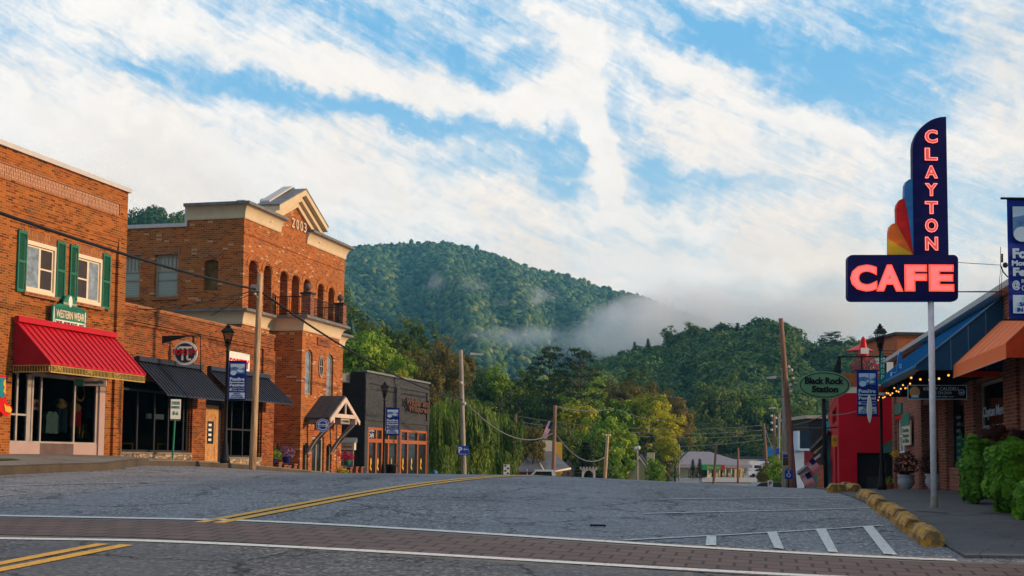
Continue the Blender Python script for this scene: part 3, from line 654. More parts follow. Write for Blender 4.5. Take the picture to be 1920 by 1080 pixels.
# raised frame: pilasters and corbelled head
zc = F1.uz(215, 447)[1]; zc2 = F1.uz(215, 470)[1]
pr_ = .09
m.box(L1-.42, L1+.0, -pr_, -.001, -.8, zc); xl = F1.uz(10, 500)[0]; m.box(xl-.55, xl, -pr_, -.001, -.8, zc)
m.box(X0, xl-.55, -.02, -.001, -.8, zc)
for i in range(4): m.box(xl+.001 if i < 3 else X0, (L1-.421) if i < 3 else L1, -pr_*(1-.22*(3-i))+.001*i, -.0015, zc-.12*(3-i) if i < 3 else zc, zc-.12*(2-i) if i < 3 else ztop)
wl = m.build('wall', [BRICK1], rt)
zb0, zb1 = F1.uz(218, 405)[1], F1.uz(218, 383)[1]; xb1 = F1.uz(218, 395)[0]
mm = MB(F1.M); mm.box(X0, xb1, -pr_-.006, -pr_+.001, zb0, zb1); mm.build('patterned_band', SOLD, rt)
mm = MB(F1.M); mm.box(X0, xb1+.05, -pr_-.03, -pr_+.001, zb1, zb1+.06); mm.box(X0, xb1+.05, -pr_-.03, -pr_+.001, zb0-.06, zb0); mm.box(xb1, xb1+.06, -pr_-.028, -pr_+.001, zb0, zb1); mm.build('band_frame', BRICK1D, rt)
mm = MB(F1.M); mm.box(X0, L1+.08, -pr_-.08, .35, ztop, ztop+.13); mm.build('parapet_cap', CAPW, rt)
for Wd in (W1, W2):
    mm = MB(F1.M); mm.box(Wd[0]-.02, Wd[1]+.02, -.02, -.002, Wd[3]+.005, Wd[3]+.27); mm.build('lintel', brick('soldier lintel', [(0, (.30,.11,.04)), (1, (.50,.20,.07))], (.16,.09,.05), vert=True, w=.28, h=.075, ms=.012) if Wd is W1 else bpy.data.materials['soldier lintel'], rt)
    f = window(F1.M, Wd[0], Wd[1], Wd[2], Wd[3], -.03, CREAM2, SCREEN, rt, w=.11, dep=.1, nv=1)
    x0, x1 = Wd[0]+.12, Wd[1]-.12; xm = (x0+x1)/2; fl = Wd is W1
    for k, (a, b) in enumerate(((x0, xm), (xm, x1))):
        curt = (k == 0) == fl
        mm = MB(F1.M); w = .045; y = .02
        mm.box(a, a+w, y, y+.03, Wd[2]+.12, Wd[3]-.12); mm.box(b-w, b, y, y+.03, Wd[2]+.12, Wd[3]-.12)
        for z in (Wd[2]+.12, (Wd[2]+Wd[3])/2-.02, Wd[3]-.165): mm.box(a+w, b-w, y, y+.03, z, z+w)
        mm.build('sash', CREAM2, f)
        if curt:
            mm = MB(F1.M); mm.box(a+w, b-w, y-.004, y+.004, Wd[2]+.16, Wd[3]-.16); mm.build('pane', BGLASS, f)
    mm = MB(F1.M); mm.box(Wd[0]-.04, Wd[1]+.04, -.10, -.002, Wd[2]-.1, Wd[2]-.002); mm.build('sill', BRICK1D, rt)
zs0, zs1 = F1.uz(39, 548)[1], F1.uz(39, 432)[1]
for pa, pb in ((30, 47), (103.5, 120), (129, 143.5), (190.5, 205)):
    a, b = F1.uz(pa, 500)[0], F1.uz(pb, 500)[0]; mm = MB(F1.M)
    mm.box(a, a+.05, -.06, -.004, zs0, zs1); mm.box(b-.05, b, -.06, -.004, zs0, zs1)
    zm = (zs0+zs1)/2
    for z, e in ((zs0, zs0+.08), (zm-.04, zm+.04), (zs1-.08, zs1)): mm.box(a+.05, b-.05, -.058, -.004, z, e)
    for k in range(46):
        z = zs0+.08+(zs1-zs0-.16)*k/46
        if abs(z-zm) < .06: continue
        mm.prismx([(-.05, z), (-.02, z+.028), (-.014, z+.028), (-.044, z)], a+.05, b-.05)
    mm.build('shutter', GREENP, rt)
# red awning with lattice valance
dA = 1.12; zat = F1.uz(115, 617)[1]; zab = F1.uz(185, 693, dA)[1]; xa0, xa1 = F1.uz(22, 605)[0], F1.uz(207, 632)[0]
aw = awning_ribbed(F1.M, xa0, xa1, zat, zab, dA, RED, rt, 17, y0=-pr_)
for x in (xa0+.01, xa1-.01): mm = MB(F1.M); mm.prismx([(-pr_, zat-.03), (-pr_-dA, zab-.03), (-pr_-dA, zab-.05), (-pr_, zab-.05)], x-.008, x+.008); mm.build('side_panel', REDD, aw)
mm = MB(F1.M); yv = -pr_-dA+.02; hv = .20
mm.box(xa0, xa1, yv, yv+.025, zab-.055, zab-.035); mm.box(xa0, xa1, yv, yv+.025, zab-hv-.03, zab-hv)
k = 66
for i in range(k+1):
    x = xa0+(xa1-xa0)*i/k; mm.box(x-.011, x+.011, yv+.005, yv+.018, zab-hv, zab-.055)
for cxp in (.08, .38, .68):
    cx_ = xa0+(xa1-xa0)*cxp; mm.ring(cx_-.12, zab-.12, .035, .055, yv-.006, yv+.004, 12); mm.ring(cx_+.12, zab-.12, .035, .055, yv-.006, yv+.004, 12); mm.ring(cx_, zab-.10, .02, .045, yv-.006, yv+.004, 12)
for i in range(14):
    y = -pr_-dA*i/14; mm.box(xa0, xa0+.012, y-.012, y, zab-hv, zab-.055); 
mm.box(xa0, xa0+.02, -pr_-dA, -pr_, zab-.055, zab-.035); mm.box(xa0, xa0+.02, -pr_-dA, -pr_, zab-hv-.03, zab-hv)
mm.build('lattice_valance', GOLD, aw)
# storefront: lobby walls, glass, kick panels
x0, x1, z0, z1 = SF; zk = F1.uz(140, 829)[1]
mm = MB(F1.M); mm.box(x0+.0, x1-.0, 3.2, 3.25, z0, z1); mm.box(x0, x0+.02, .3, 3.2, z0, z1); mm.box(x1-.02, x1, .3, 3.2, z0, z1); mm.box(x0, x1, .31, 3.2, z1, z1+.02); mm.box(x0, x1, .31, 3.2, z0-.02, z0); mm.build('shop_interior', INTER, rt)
cuts = [20, 32.5, 35.5, 56, 63, 79, 141, 143, 183, 190, 197]
ux = lambda px: F1.uz(px, 790)[0]
mm = MB(F1.M)
for a, b in ((19.5, 23), (33, 36), (53, 60.5), (62, 65), (78.5, 81), (141.5, 144), (182, 185.5)): mm.box(ux(a), ux(b), .06, .14, zk, z1-.06)
mm.box(ux(60.5), x1, .05, .15, z1-.10, z1); mm.box(x0, x1, .055, .145, zk-.05, zk); zmid = F1.uz(40, 779)[1]; mm.box(ux(19.5), ux(55), .07, .13, zmid, zmid+.05)
mm.build('shopfront_frame', ALU, rt)
for a, b in ((23, 53), (65, 78.5), (81, 141.5), (144, 182)):
    mm = MB(F1.M); mm.box(ux(a), ux(b), .095, .105, zk, z1-.1); mm.build('display_window', GLASS, rt)
for a, b, mt in ((19.5, 62, MAUVE), (62, 78.8, MAUVE), (79, 141.5, BROWNP), (141.7, 185, MAUVE)):
    mm = MB(F1.M); mm.box(ux(a), ux(b), .04, .16, z0, zk-.05); mm.build('kick_panel', mt, rt)
mm = MB(F1.M); mm.box(ux(185.5), ux(196), -.005, .2, z0, z1); mm.build('end_post', MAUVE, rt)
# goods in the window
def torso(mb, c, w, h):
    x, y, z = c; P_ = [(-.5,.0),(-.46,.55),(-.5,.78),(-.30,.98),(-.12,1),(0,.9),(.12,1),(.30,.98),(.5,.78),(.46,.55),(.5,0),(.3,-.03),(.1,.03),(-.1,-.03),(-.3,.03)]
    mb.prism([(x+a*w, z+b*h) for a, b in P_], y-.06, y+.06)
for (pxa, pya, pxb, pyb, mt, lab, nm, cat) in ((82,772,107,812,MINT,'pale mint western shirt hanging low in the red-awning shop window','shirt','shirt'),
        (104,758,124,810,DENIM,'dark denim shirt under the tan hat in the red-awning shop window','shirt','shirt'),
        (128,765,150,800,CLRED,'red trimmed jacket under the straw hat in the red-awning shop window','jacket','jacket'),
        (165,746,178,784,TEAL,'teal shirt hanging at the right end of the red-awning shop window','shirt','shirt')):
    a = F1.uz(pxa, pyb, -.5); b = F1.uz(pxb, pya, -.5); mb = MB(F1.M); torso(mb, ((a[0]+b[0])/2, .5, a[1]), b[0]-a[0], b[1]-a[1]); recenter(mb.build(nm, mt, None, lab, cat))
for px_, py_, lab in ((113, 757, 'tan cowboy hat hung high in the red-awning shop window'), (139, 764, 'pale straw cowboy hat beside the window mullion of the red-awning shop')):
    a = F1.uz(px_, py_, -.42); q = F1.M @ Vector((a[0], .42, a[1])); mb = MB(Matrix.Translation(q) @ Matrix.Rotation(R(35), 4, 'Y') @ Matrix.Rotation(R(35), 4, 'X'))
    mb.lathe((0,0,0), [(.01,-.02),(.19,0),(.20,.02),(.10,.02),(.09,.12),(.06,.15),(.01,.13)], 18); recenter(mb.build('hat', STRAW, None, lab, 'hat'))
a = F1.uz(152, 737, -.4); mb = MB(F1.M)
for rr in (.20, .225, .25): mb.tube([(a[0]+rr*math.cos(t/10*math.pi), .4+rr*.1, a[1]+rr*math.sin(t/10*math.pi)) for t in range(21)], .010, 5)
recenter(mb.build('rope', STRAW, None, 'coiled lasso rope hanging in the shop window', 'rope'))
a = wbox(F1, (64.5, 749), (78, 769), -.2); mb = MB(F1.M); mb.box(a[0]-.12, a[1], .2, .215, a[2], a[3]); o = mb.build('sale_sign', WHITEP, None, 'white sale sign with red letters in the shop window', 'sign'); recenter(o)
lettering('SALE', F1.M, a[0]-.09, a[1]-.02, a[2]+.07, a[3]-.06, .195, SRED, o, .02)
a = F1.uz(157, 822, -.5); mb = MB(F1.M); mb.box(a[0]-.2, a[0]+.2, .4, .6, a[1]+.2, a[1]+.23)
for sx in (-.18, .18): mb.box(a[0]+sx-.02, a[0]+sx+.02, .42, .58, a[1], a[1]+.2)
recenter(mb.build('stool', YEL, None, 'small yellow display stool in the red-awning shop window', 'stool'))
mb = MB(F1.M); a = F1.uz(150, 812, -.6); 
for k_ in range(3): mb.box(a[0]-.2+k_*.16, a[0]-.12+k_*.16, .5, .75, a[1]-.02, a[1]+.05); mb.box(a[0]-.2+k_*.16, a[0]-.12+k_*.16, .5, .62, a[1]+.05, a[1]+.28)
recenter(mb.build('boots', STRAW, None, 'row of tan boots above the yellow display stool', 'boots'))
# western sign
Q = wbox(F1, (94, 572), (157, 612), .12); mb = MB(F1.M); zc_ = (Q[2]+Q[3])/2
Q = (Q[0], Q[1], F1.uz(125, 616, .15)[1], F1.uz(125, 572, .15)[1]); zt_ = F1.uz(125, 551, .15)[1]; xm = (Q[0]+Q[1])/2; wq = Q[1]-Q[0]
outl = [(Q[0], Q[2]), (Q[1], Q[2]), (Q[1], Q[3]-.08), (xm+wq*.27, Q[3])]+[(xm+wq*.2*math.cos(t), Q[3]-.02+(zt_-Q[3])*math.sin(t)) for t in [i*math.pi/10 for i in range(11)]]+[(xm-wq*.27, Q[3]), (Q[0], Q[3]-.08)]
mb.prism(outl, -.20, -.15); ws = mb.build('shop_sign', GREENS, None, 'green arched western wear sign above the red awning', 'sign'); recenter(ws)
hq = Q[3]-Q[2]
lettering('WESTERN WEAR', F1.M, Q[0]+.1*wq, Q[1]-.08*wq, Q[2]+.40*hq, Q[2]+.74*hq, -.203, CREAM2, ws, .02)
mb = MB(F1.M); mb.box(Q[0]+.08*wq, Q[1]-.07*wq, -.212, -.203, Q[2]+.09*hq, Q[2]+.31*hq)
mb.box(Q[0]+.03*wq, Q[0]+.055*wq, -.207, -.2, Q[2]+.08*hq, Q[3]-.12); mb.box(Q[1]-.055*wq, Q[1]-.03*wq, -.207, -.2, Q[2]+.08*hq, Q[3]-.12); mb.build('white_strip', WHITEP, ws)
lettering('SHOES - WORK BOOTS - HATS', F1.M, Q[0]+.1*wq, Q[1]-.09*wq, Q[2]+.135*hq, Q[2]+.26*hq, -.214, DKSTEEL, ws, .01)
lettering('SADDLE     PLACE', F1.M, xm-wq*.2, xm+wq*.2, Q[3]+.0*hq, Q[3]+.09*hq, -.203, CREAM2, ws, .01)
mb = MB(F1.M); mb.disc(xm, Q[3]+.10, .09, -.212, -.203, 14, .16); mb.build('boot_emblem', WHITEP, ws)
# boot shaped sign at the left edge
mb = MB(F1.M); b0 = F1.uz(-12, 778, .25); b1 = F1.uz(22, 706, .25); bw, bh = b1[0]-b0[0], b1[1]-b0[1]
shp = [(0,.98),(.55,1),(.6,.55),(.62,.38),(.8,.27),(.98,.22),(1,.12),(.85,.02),(.5,.0),(.3,.1),(.15,.05),(.05,.1),(.0,.3),(.02,.6)]
B_ = lambda s_: [(b0[0]+bw*x, b0[1]+bh*z) for x, z in s_]
mb.prism(B_(shp), -.3, -.24); bs = recenter(mb.build('boot_sign', SRED, None, 'painted cowboy boot sign hanging on the brick at the left edge', 'sign'))
mb = MB(F1.M); mb.prism(B_([(.04,.93),(.52,.95),(.56,.5),(.3,.42),(.06,.55)]), -.312, -.301); mb.build('teal_shaft', TEAL, bs)
mb = MB(F1.M); mb.prism(B_([(.42,.90),(.5,.9),(.53,.52),(.38,.6),(.46,.7),(.36,.78)]), -.322, -.313); mb.prism(B_([(.6,.24),(.8,.24),(.92,.15),(.85,.07),(.55,.1),(.45,.3)]), -.322, -.303); mb.build('yellow_flames', YEL, bs)
# hanging wooden boot sign under the awning
a = F1.uz(160, 722, .5); b = F1.uz(201, 710, .5); q0 = F1.M @ Vector((a[0], -.5, a[1])); wS = 41/2400*36.5; mb = MB(yawM(q0, 0))
mb.box(-.3, wS*.95, -.02, .02, -.02, .2); hs = mb.build('hanging_sign', ASHW, None, 'small pale wooden sign hanging under the red awning', 'sign'); recenter(hs)
lettering('Boots & Western Wear', yawM(q0), -.02, wS*.85, .04, .13, -.022, DKSTEEL, hs, 0); mb = MB(yawM(q0)); mb.box(-.28, -.05, -.03, -.021, -.03, .16); mb.tube([(0,0,.2),(0,0,.5)], .008, 5); mb.tube([(.5,0,.2),(.5,0,.5)], .008, 5); mb.build('bracket', GREENP, hs)
# ---- one-storey brick cafe with two dark awnings
F2 = Fac(228.5, 38.75, 512, 49.25, 0); F2.a = F1.a + F1.d*(L1+.0) ; F2.set(F2.a, F1.a+F1.d*60, gz(F2.a.x, F2.a.y)-.1)
L2 = F2.uz(512, 700)[0]; zt2 = (F2.uz(300, 591)[1]+F2.uz(450, 616)[1])/2
r2 = bld('brick_cafe', F2, 'low brick cafe with two dark ribbed awnings and a stone base')
A1 = (F2.uz(232, 800)[0], F2.uz(358, 800)[0], F2.uz(300, 848)[1], F2.uz(300, 715)[1])
A2 = (F2.uz(384, 800)[0], F2.uz(424, 800)[0], F2.uz(400, 874)[1], F2.uz(400, 735)[1])
A3 = (F2.uz(425, 800)[0], F2.uz(489, 800)[0], F2.uz(450, 857)[1], A2[3])
m = MB(F2.M); yb = .05; wall(m, .002, L2, A1[2], zt2, [A1, A2, A3], yb, .3)
m.box(.002, L2, -.02, yb, zt2-.42, zt2); m.box(.002, L2, -.01, yb, zt2-.52, zt2-.44)
for a, b in ((359, 384), (490, 512)): m.box(F2.uz(a, 800)[0], F2.uz(b, 800)[0], -.03, yb+.001, A1[2]-2, zt2-.52)
m.box(A2[0], A2[0]+.02, 0, .3, A2[2]-1, A2[2]); m.poly([(L2, yb, -2), (L2, 12, -2), (L2, 12, zt2), (L2, yb, zt2)])
m.poly([(0, 12, -1), (L2, 12, -1), (L2, 12, zt2), (0, 12, zt2)]); m.build('wall', BRICK1B, r2)
m = MB(F2.M); m.box(.0, L2, yb+.3, 12, zt2-.45, zt2-.4); m.build('roof', ROOFG, r2)
m = MB(F2.M); m.box(.003, L2+.02, -.06, .4, zt2, zt2+.10); m.build('parapet_cap', BRICK1D, r2)
m = MB(F2.M); m.box(.01, F2.uz(359, 800)[0]-.001, -.05, yb+.2, -2, A1[2]-.06); m.build('stone_base', STONE, r2)
m = MB(F2.M); m.box(A3[0], F2.uz(490, 800)[0]-.001, -.05, yb+.2, -2.5, A3[2]-.06); m.build('stone_base', STONE, r2)
m = MB(F2.M); m.box(.01, A1[1], -.09, yb+.25, A1[2]-.06, A1[2]+.0); m.build('window_ledge', CONC, r2)
m = MB(F2.M); m.box(A3[0], A3[1], -.09, yb+.25, A3[2]-.06, A3[2]); m.build('window_ledge', CONC, r2)
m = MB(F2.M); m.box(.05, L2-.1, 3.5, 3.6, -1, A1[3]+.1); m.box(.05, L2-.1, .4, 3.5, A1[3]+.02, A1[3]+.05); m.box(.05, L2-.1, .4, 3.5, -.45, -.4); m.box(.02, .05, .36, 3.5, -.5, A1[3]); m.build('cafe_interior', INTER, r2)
# projecting seamed window frames
def pxwin(F, pxs, z0, z1, y, parent, fm, gm, w=.06, horiz=()):
    xs_ = [F.uz(p, 800)[0] for p in pxs]; mb = MB(F.M)
    for x in xs_: mb.box(x-w/2, x+w/2, y, y+.08, z0, z1)
    for a, b in zip(xs_, xs_[1:]):
        for z in (z0, z1-w, *horiz): mb.box(a+w/2, b-w/2, y+.003, y+.077, z, z+w)
    f = mb.build('window', fm, parent)
    for a, b in zip(xs_, xs_[1:]): mb = MB(F.M); mb.box(a+w/2, b-w/2, y+.035, y+.045, z0+w, z1-w); mb.build('pane', gm, f)
    return f
pxwin(F2, [234, 264, 296, 322, 350, 357], A1[2], A1[3]-.3, .12, r2, DKSTEEL, GLASS, .07)
zh = F2.uz(450, 807)[1]; pxwin(F2, [428, 440, 461, 480, 488], A3[2], A3[3], .12, r2, DKSTEEL, GLASS, .06, (zh,))
xd = [F2.uz(p, 800)[0] for p in (389, 394.5, 411.5, 417)]; zd0, zd1 = F2.uz(400, 873)[1], F2.uz(400, 765)[1]
m = MB(F2.M)
m.box(xd[0], xd[1], .16, .24, zd0, zd1+.1); m.box(xd[2], xd[3], .16, .24, zd0, zd1+.1); m.box(xd[1], xd[2], .16, .24, zd1-.25, zd1+.1)
dr = m.build('door', WOODL, r2)
m = MB(F2.M); wd = xd[2]-xd[1]; m.box(xd[1], xd[1]+.14*wd, .17, .22, zd0, zd1-.25); m.box(xd[2]-.14*wd, xd[2], .17, .22, zd0, zd1-.25); m.box(xd[1]+.14*wd, xd[2]-.14*wd, .17, .22, zd0, zd0+.75); m.box(xd[1]+.14*wd, xd[2]-.14*wd, .17, .22, zd1-.45, zd1-.25); m.build('door_leaf', WOODL, dr)
m = MB(F2.M); m.box(xd[1]+.14*wd, xd[2]-.14*wd, .19, .2, zd0+.75, zd1-.45); m.build('door_glass', DGLASS, dr)
m = MB(F2.M)
for k_ in range(4): m.box(xd[1]+.28*wd, xd[1]+.6*wd, .165, .17, zd0+.85+.17*k_, zd0+.93+.17*k_)
m.build('notice', WHITEP, dr)
m = MB(F2.M); m.box(A2[0], xd[0], .2, .25, zd0-.2, A2[3]); m.box(xd[3], A2[1]+.1, .2, .25, zd0-.2, A2[3]); m.box(xd[0], xd[3], .2, .25, zd1+.1, A2[3]); m.build('door_surround', DKSTEEL, r2)
za, zb = F2.uz(310, 683)[1], F2.uz(370, 745.5, 1.1)[1]
awning_ribbed(F2.M, F2.uz(255, 675)[0], F2.uz(374, 692)[0], za, zb, 1.1, NAVY, r2, 19)
za2, zb2 = F2.uz(445, 701)[1], F2.uz(490, 752, 1.1)[1]
awning_ribbed(F2.M, F2.uz(390, 696)[0], F2.uz(501, 709)[0], za2, zb2, 1.1, NAVY, r2, 21)
# round sign on a bracket
q = P(347.5, 662, 41.3); m = MB(yawM(q)); m.disc(0, 0, .395, -.04, .04, 32); rs = m.build('round_sign', WHITEP, None, 'round white and charcoal hanging sign lettered fortify over a pi symbol', 'sign'); recenter(rs)
m = MB(yawM(q)); m.disc(0, 0, .32, -.05, -.041, 32); m.build('charcoal_disc', NAVY, rs)
m = MB(yawM(q)); m.box(-.2, .22, -.06, -.051, .15, .21); m.box(-.25, -.19, -.06, -.051, .10, .17); m.box(-.11, -.05, -.06, -.051, -.24, .15); m.box(.05, .11, -.06, -.051, -.20, .15); m.box(.08, .2, -.06, -.051, -.24, -.18); m.build('pi_symbol', WHITEP, rs)
lettering('FORTIFY', yawM(q), -.38, .42, -.07, .12, -.07, SRED, rs, .03)
a = P(303, 632, 40.9); b = P(376, 629, 41.3)
m = MB(); m.tube([a, b], .035, 6); m.tube([P(376, 629, 41.3), P(376, 700, 41.3)], .015, 5); m.prism([(a.x-.05, a.z-.22), (a.x+.07, a.z-.2), (a.x+.75, a.z-.0), (a.x-.05, a.z+.05)], a.y-.03, a.y+.03); m.box(a.x-.1, a.x-.03, a.y-.06, a.y+.06, a.z-.3, a.z+.1)
recenter(m.build('sign_bracket', BLACKM, None, 'black iron bracket holding the round sign on the brick', 'bracket'))
Q = wbox(F2, (429, 655), (466, 709)); Q = (Q[0], Q[1], Q[2]-.1, Q[3]-.05); m = MB(F2.M); m.box(Q[0], Q[1], -.03, .04, Q[2], Q[3]); fs = recenter(m.build('wall_sign', WHITEP, None, 'rectangular off-white wall sign with red fortify lettering behind the blue banner', 'sign'))
hq = Q[3]-Q[2]; lettering('FORTIFY', F2.M, Q[0]+.03, Q[1]-.05, Q[2]+hq*.42, Q[2]+hq*.76, -.035, SRED, fs, .03); lettering('KITCHEN & BAR', F2.M, Q[0]+.1, Q[1]-.1, Q[2]+.1, Q[2]+.25, -.035, DKSTEEL, fs, .01)
for k_, (px_, py_) in enumerate(((238, 833), (306, 834))):
    a = F2.uz(px_, py_, -1.0); q = F2.M @ Vector((a[0], 1.0, a[1])); m = MB(yawM(q, .3)); m.box(-.2, .2, -.15, .15, .0, .05)
    for sx in (-.17, .17): m.box(sx-.02, sx+.02, -.13, -.1, -.45, 0); m.box(sx-.02, sx+.02, .1, .13, -.45, 0)
    recenter(m.build('stool', YEL, None, ('yellow stool at the left end of the cafe window', 'yellow stool in the middle of the cafe window')[k_], 'stool', 'stools in the cafe window'))
a = wbox(F2, (275, 775), (345, 789), -.2); m = MB(F2.M); m.box(a[0], a[0]+1.1, .22, .23, a[2], a[3]); m.box(a[0]+1.5, a[1]+1, .22, .23, a[2]-.02, a[3]); o = recenter(m.build('paper_banner', PALEB, None, 'pale paper notice hung across the inside of the cafe window', 'banner'))
# ---- 2003 brick building with the gable
a3 = P(456, 500, 50); b3 = Vector((a3.x+.25, a3.y+1, 0)); F3 = Fac.__new__(Fac); F3.set(a3, b3, gz(a3.x, a3.y)-.6); L3 = F3.uz(645, 550)[0]
r3 = bld('gabled_brick_building', F3, 'tall orange brick building dated 2003 with cream cornices and a gable')
zcb = (F3.uz(456, 410)[1]+F3.uz(643, 484)[1])/2; zct = zcb+.50
BD = 13.0
dims = [((465.8,482.4),489.7),((494,508.7),498.6),((524.8,539),508.5),((547,561),515.8),((569,581),522.7),((595.7,606.7),531.3),((615.8,626.8),538.3)]
zat_ = sum(F3.uz((a+b)/2, t)[1] for (a, b), t in dims)/7; zlc1 = F3.uz(456, 581)[1]; zlc0 = F3.uz(456, 608)[1]
holes = [(F3.uz(a, 540)[0], F3.uz(b, 540)[0], zlc1+.03, zat_, .28) for (a, b), t in dims]
m = MB(F3.M); xg0, xg1 = F3.uz(521, 410)[0], F3.uz(597, 430)[0]; xp = F3.uz(566, 372)[0]; zap = F3.uz(564, 374)[1]
wall(m, 0, L3, zlc1-.8, zct-.1, holes, 0, .85)
for (a, b, c, d, r_) in holes: m.poly([(a, .85, c), (b, .85, c), (b, .85, d), (a, .85, d)])
zsh = F3.uz(598, 430)[1]; m.prism([(xg0, zct-.1), (xg1, zct-.1), (xg1, zsh), (xp, zap), (xg0, zsh)], 0, .4)
wall(m, 0, L3, -4, zlc1-.8, [], 0)
m.poly([(L3, 0, -4), (L3, BD, -4), (L3, BD, zct-.3), (L3, 0, zct-.3)])
for (a, b, c, d, r_) in holes:      # proud brick hood over each arch
    k = 9; cx_ = (a+b)/2; ra = (b-a)/2+.04
    pp = [(cx_-ra*math.cos(math.pi*i/k), d-r_+(r_+.04)*math.sin(math.pi*i/k)) for i in range(k+1)]; qq = [(cx_-(ra+.2)*math.cos(math.pi*i/k), d-r_+(r_+.24)*math.sin(math.pi*i/k)) for i in range(k+1)]
    for i in range(k): m.prism([pp[i], pp[i+1], qq[i+1], qq[i]], -.035, -.001)
m.box(.0, L3, -.03, -.0015, zat_+.95, zat_+1.05)
FS = F3.side(0, BD); sx_ = lambda px, py: FS.uz(px, py)
sw1 = wbox(FS, (236.5, 478), (261, 556)); sw2 = wbox(FS, (291, 478), (332, 556)); so = wbox(FS, (383, 487), (408, 544))
sw1 = (FS.uz(222, 500)[0], sw1[1], sw2[2], sw2[3])
m.M = FS.M; wall(m, 0, BD, -4, zct-.75, [sw1, sw2, (*so, .12)], 0, .3); m.box(so[0], so[1], .3, .32, so[2], so[3])
xst = FS.uz(352, 400)[0]; wall(m, xst, BD, zct-.75, zct-.1, [], 0)
m.poly([(xst, 0, zct-.75), (xst, 0, zct-.1), (xst, .4, zct-.1), (xst, .4, zct-.75)])
m.build('wall', BRICK2, r3)
m = MB(FS.M); m.box(so[0]+.02, so[1]-.02, .2, .29, so[2], so[3]); m.build('shutter_board', M_('stained timber', (.16,.10,.04), .8, var=.5), r3)
for w_3 in (sw1, sw2):
    f = window(FS.M, *w_3, .12, DKSTEEL if False else TAUPE, BLIND, r3, w=.09, nv=1, nh=1)
    m = MB(FS.M); zz = w_3[3]-.62; m.box(w_3[0]+.09, w_3[1]-.09, .11, .17, zz-.06, zz+.02)
    zz2 = (w_3[2]+w_3[3])/2-.15; m.box(w_3[0]+.09, w_3[1]-.09, .115, .165, zz2-.03, zz2+.03)
    for k_ in range(1, 6): x = w_3[0]+(w_3[1]-w_3[0])*k_/6; m.box(x-.015, x+.015, .12, .16, zz, w_3[3]-.09)
    m.build('muntins', TAUPE, f)
    m = MB(FS.M); m.box(w_3[0]-.1, w_3[1]+.1, -.06, -.002, w_3[2]-.12, w_3[2]-.002); m.box(w_3[0]-.1, w_3[1]+.1, -.03, -.002, w_3[3]+.002, w_3[3]+.28); m.build('brick_surround', BRICK1D, r3)
m = MB(FS.M); k = 8
pp = [((so[0]+so[1])/2-((so[1]-so[0])/2+.1)*math.cos(math.pi*i/k), so[3]-.08+.2*math.sin(math.pi*i/k)) for i in range(k+1)]; qq = [(x+(x-(so[0]+so[1])/2)*.25, z+.27) for x, z in pp]
for i in range(k): m.prism([pp[i], pp[i+1], qq[i+1], qq[i]], -.03, -.001)
m.build('arch_brick', BRICK1D, r3)
m = MB(FS.M); m.box(0, xst-.001, -.06, .4, zct-.75, zct-.6); m.box(xst-.1, xst+.0, -.05, .4, zct-.6, zct+.05); m.build('parapet_cap', CAPW, r3)
m = MB(FS.M); m.box(0, BD-.1, .4, BD-.0, zct-1.2, zct-1.1) if False else m.box(.2, BD-.1, .41, L3-.1, zct-1.2, zct-1.1); m.build('roof', ROOFG, r3)
# cornices: paths in plan of F3 (x along front, y inward)
def cornice(path, z0, z1, out, cap=.12):
    m = MB(F3.M); sweep(m, path, cove(z0, z1, out, cap)); c = m.build('cornice', CREAM, r3)
    m = MB(F3.M); sweep(m, path, [(-.3, z1-cap+.002), (out+.06, z1-cap+.002), (out+.06, z1), (-.3, z1+.06)]); m.build('cornice_cap', ROOFG, r3)
ys_ = BD-xst
cornice([(0, ys_), (0, 0), (F3.uz(539, 410, .32)[0], 0)], zcb, zct+.12, .32)
cornice([(F3.uz(590, 440, .4)[0]+.0, 0), (L3, 0), (L3, 4)], zcb, zct+.12, .32)
# parapet behind the cornice
m = MB(F3.M); m.box(.0, xg0, -.01, .35, zct-.1, zct+.24); m.build('parapet_cap', CAPW, r3)
# raking gable
xl_, xr_ = F3.uz(505, 400)[0], F3.uz(612, 420, .4)[0]; zl_ = F3.uz(518, 404, .4)[1]; zr_ = F3.uz(612, 421, .4)[1]; zpk = F3.uz(570, 353, .4)[1]; ze = (zl_+zr_)/2-.1
xl_ = F3.uz(521, 393, .4)[0]; xp = F3.uz(571, 350, .4)[0]; ze = zr_-.05; print('gable', xl_, xp, xr_, zl_, zr_, zpk)
xl_ = max(xl_, 2*xp-xr_-.4)
m = MB(F3.M); th = .75
for s_, xe in ((-1, xl_), (1, xr_)):
    sl = (zpk-ze)/abs(xe-xp)
    for k_, (o_, t0, t1) in enumerate(((.12, .55, .8), (.28, .3, .55), (.48, .05, .3))):
        m.prism([(xp, zpk-t0), (xe, ze-t0), (xe-s_*.0, ze-t1), (xp, zpk-t1)], -o_, .35)
m.build('raking_cornice', CREAM, r3)
m = MB(F3.M)
for s_, xe in ((-1, xl_), (1, xr_)): m.prism([(xp, zpk), (xe+s_*.05, ze-.03), (xe+s_*.05, ze-.09), (xp, zpk-.055)], -.5, .55)
m.build('gable_roof', ROOFG, r3)
m = MB(F3.M); m.prism([(xp, zpk-.3), (xr_-.4, ze-.1), (xr_-.4, ze-1.2), (xl_+.4, ze-1.2), (xl_+.4, ze-.1)], .36, .52); m.build('gable_back', TAUPE, r3)
m = MB(F3.M)
for s_, xe in ((-1, xl_), (1, xr_)): m.prism([(xp+s_*.12, zpk+.02), (xe-s_*.3, ze+.12), (xe-s_*.3, ze+.20), (xp+s_*.12, zpk+.1)], .12, .54)
m.build('metal_cap', CAPW, r3)
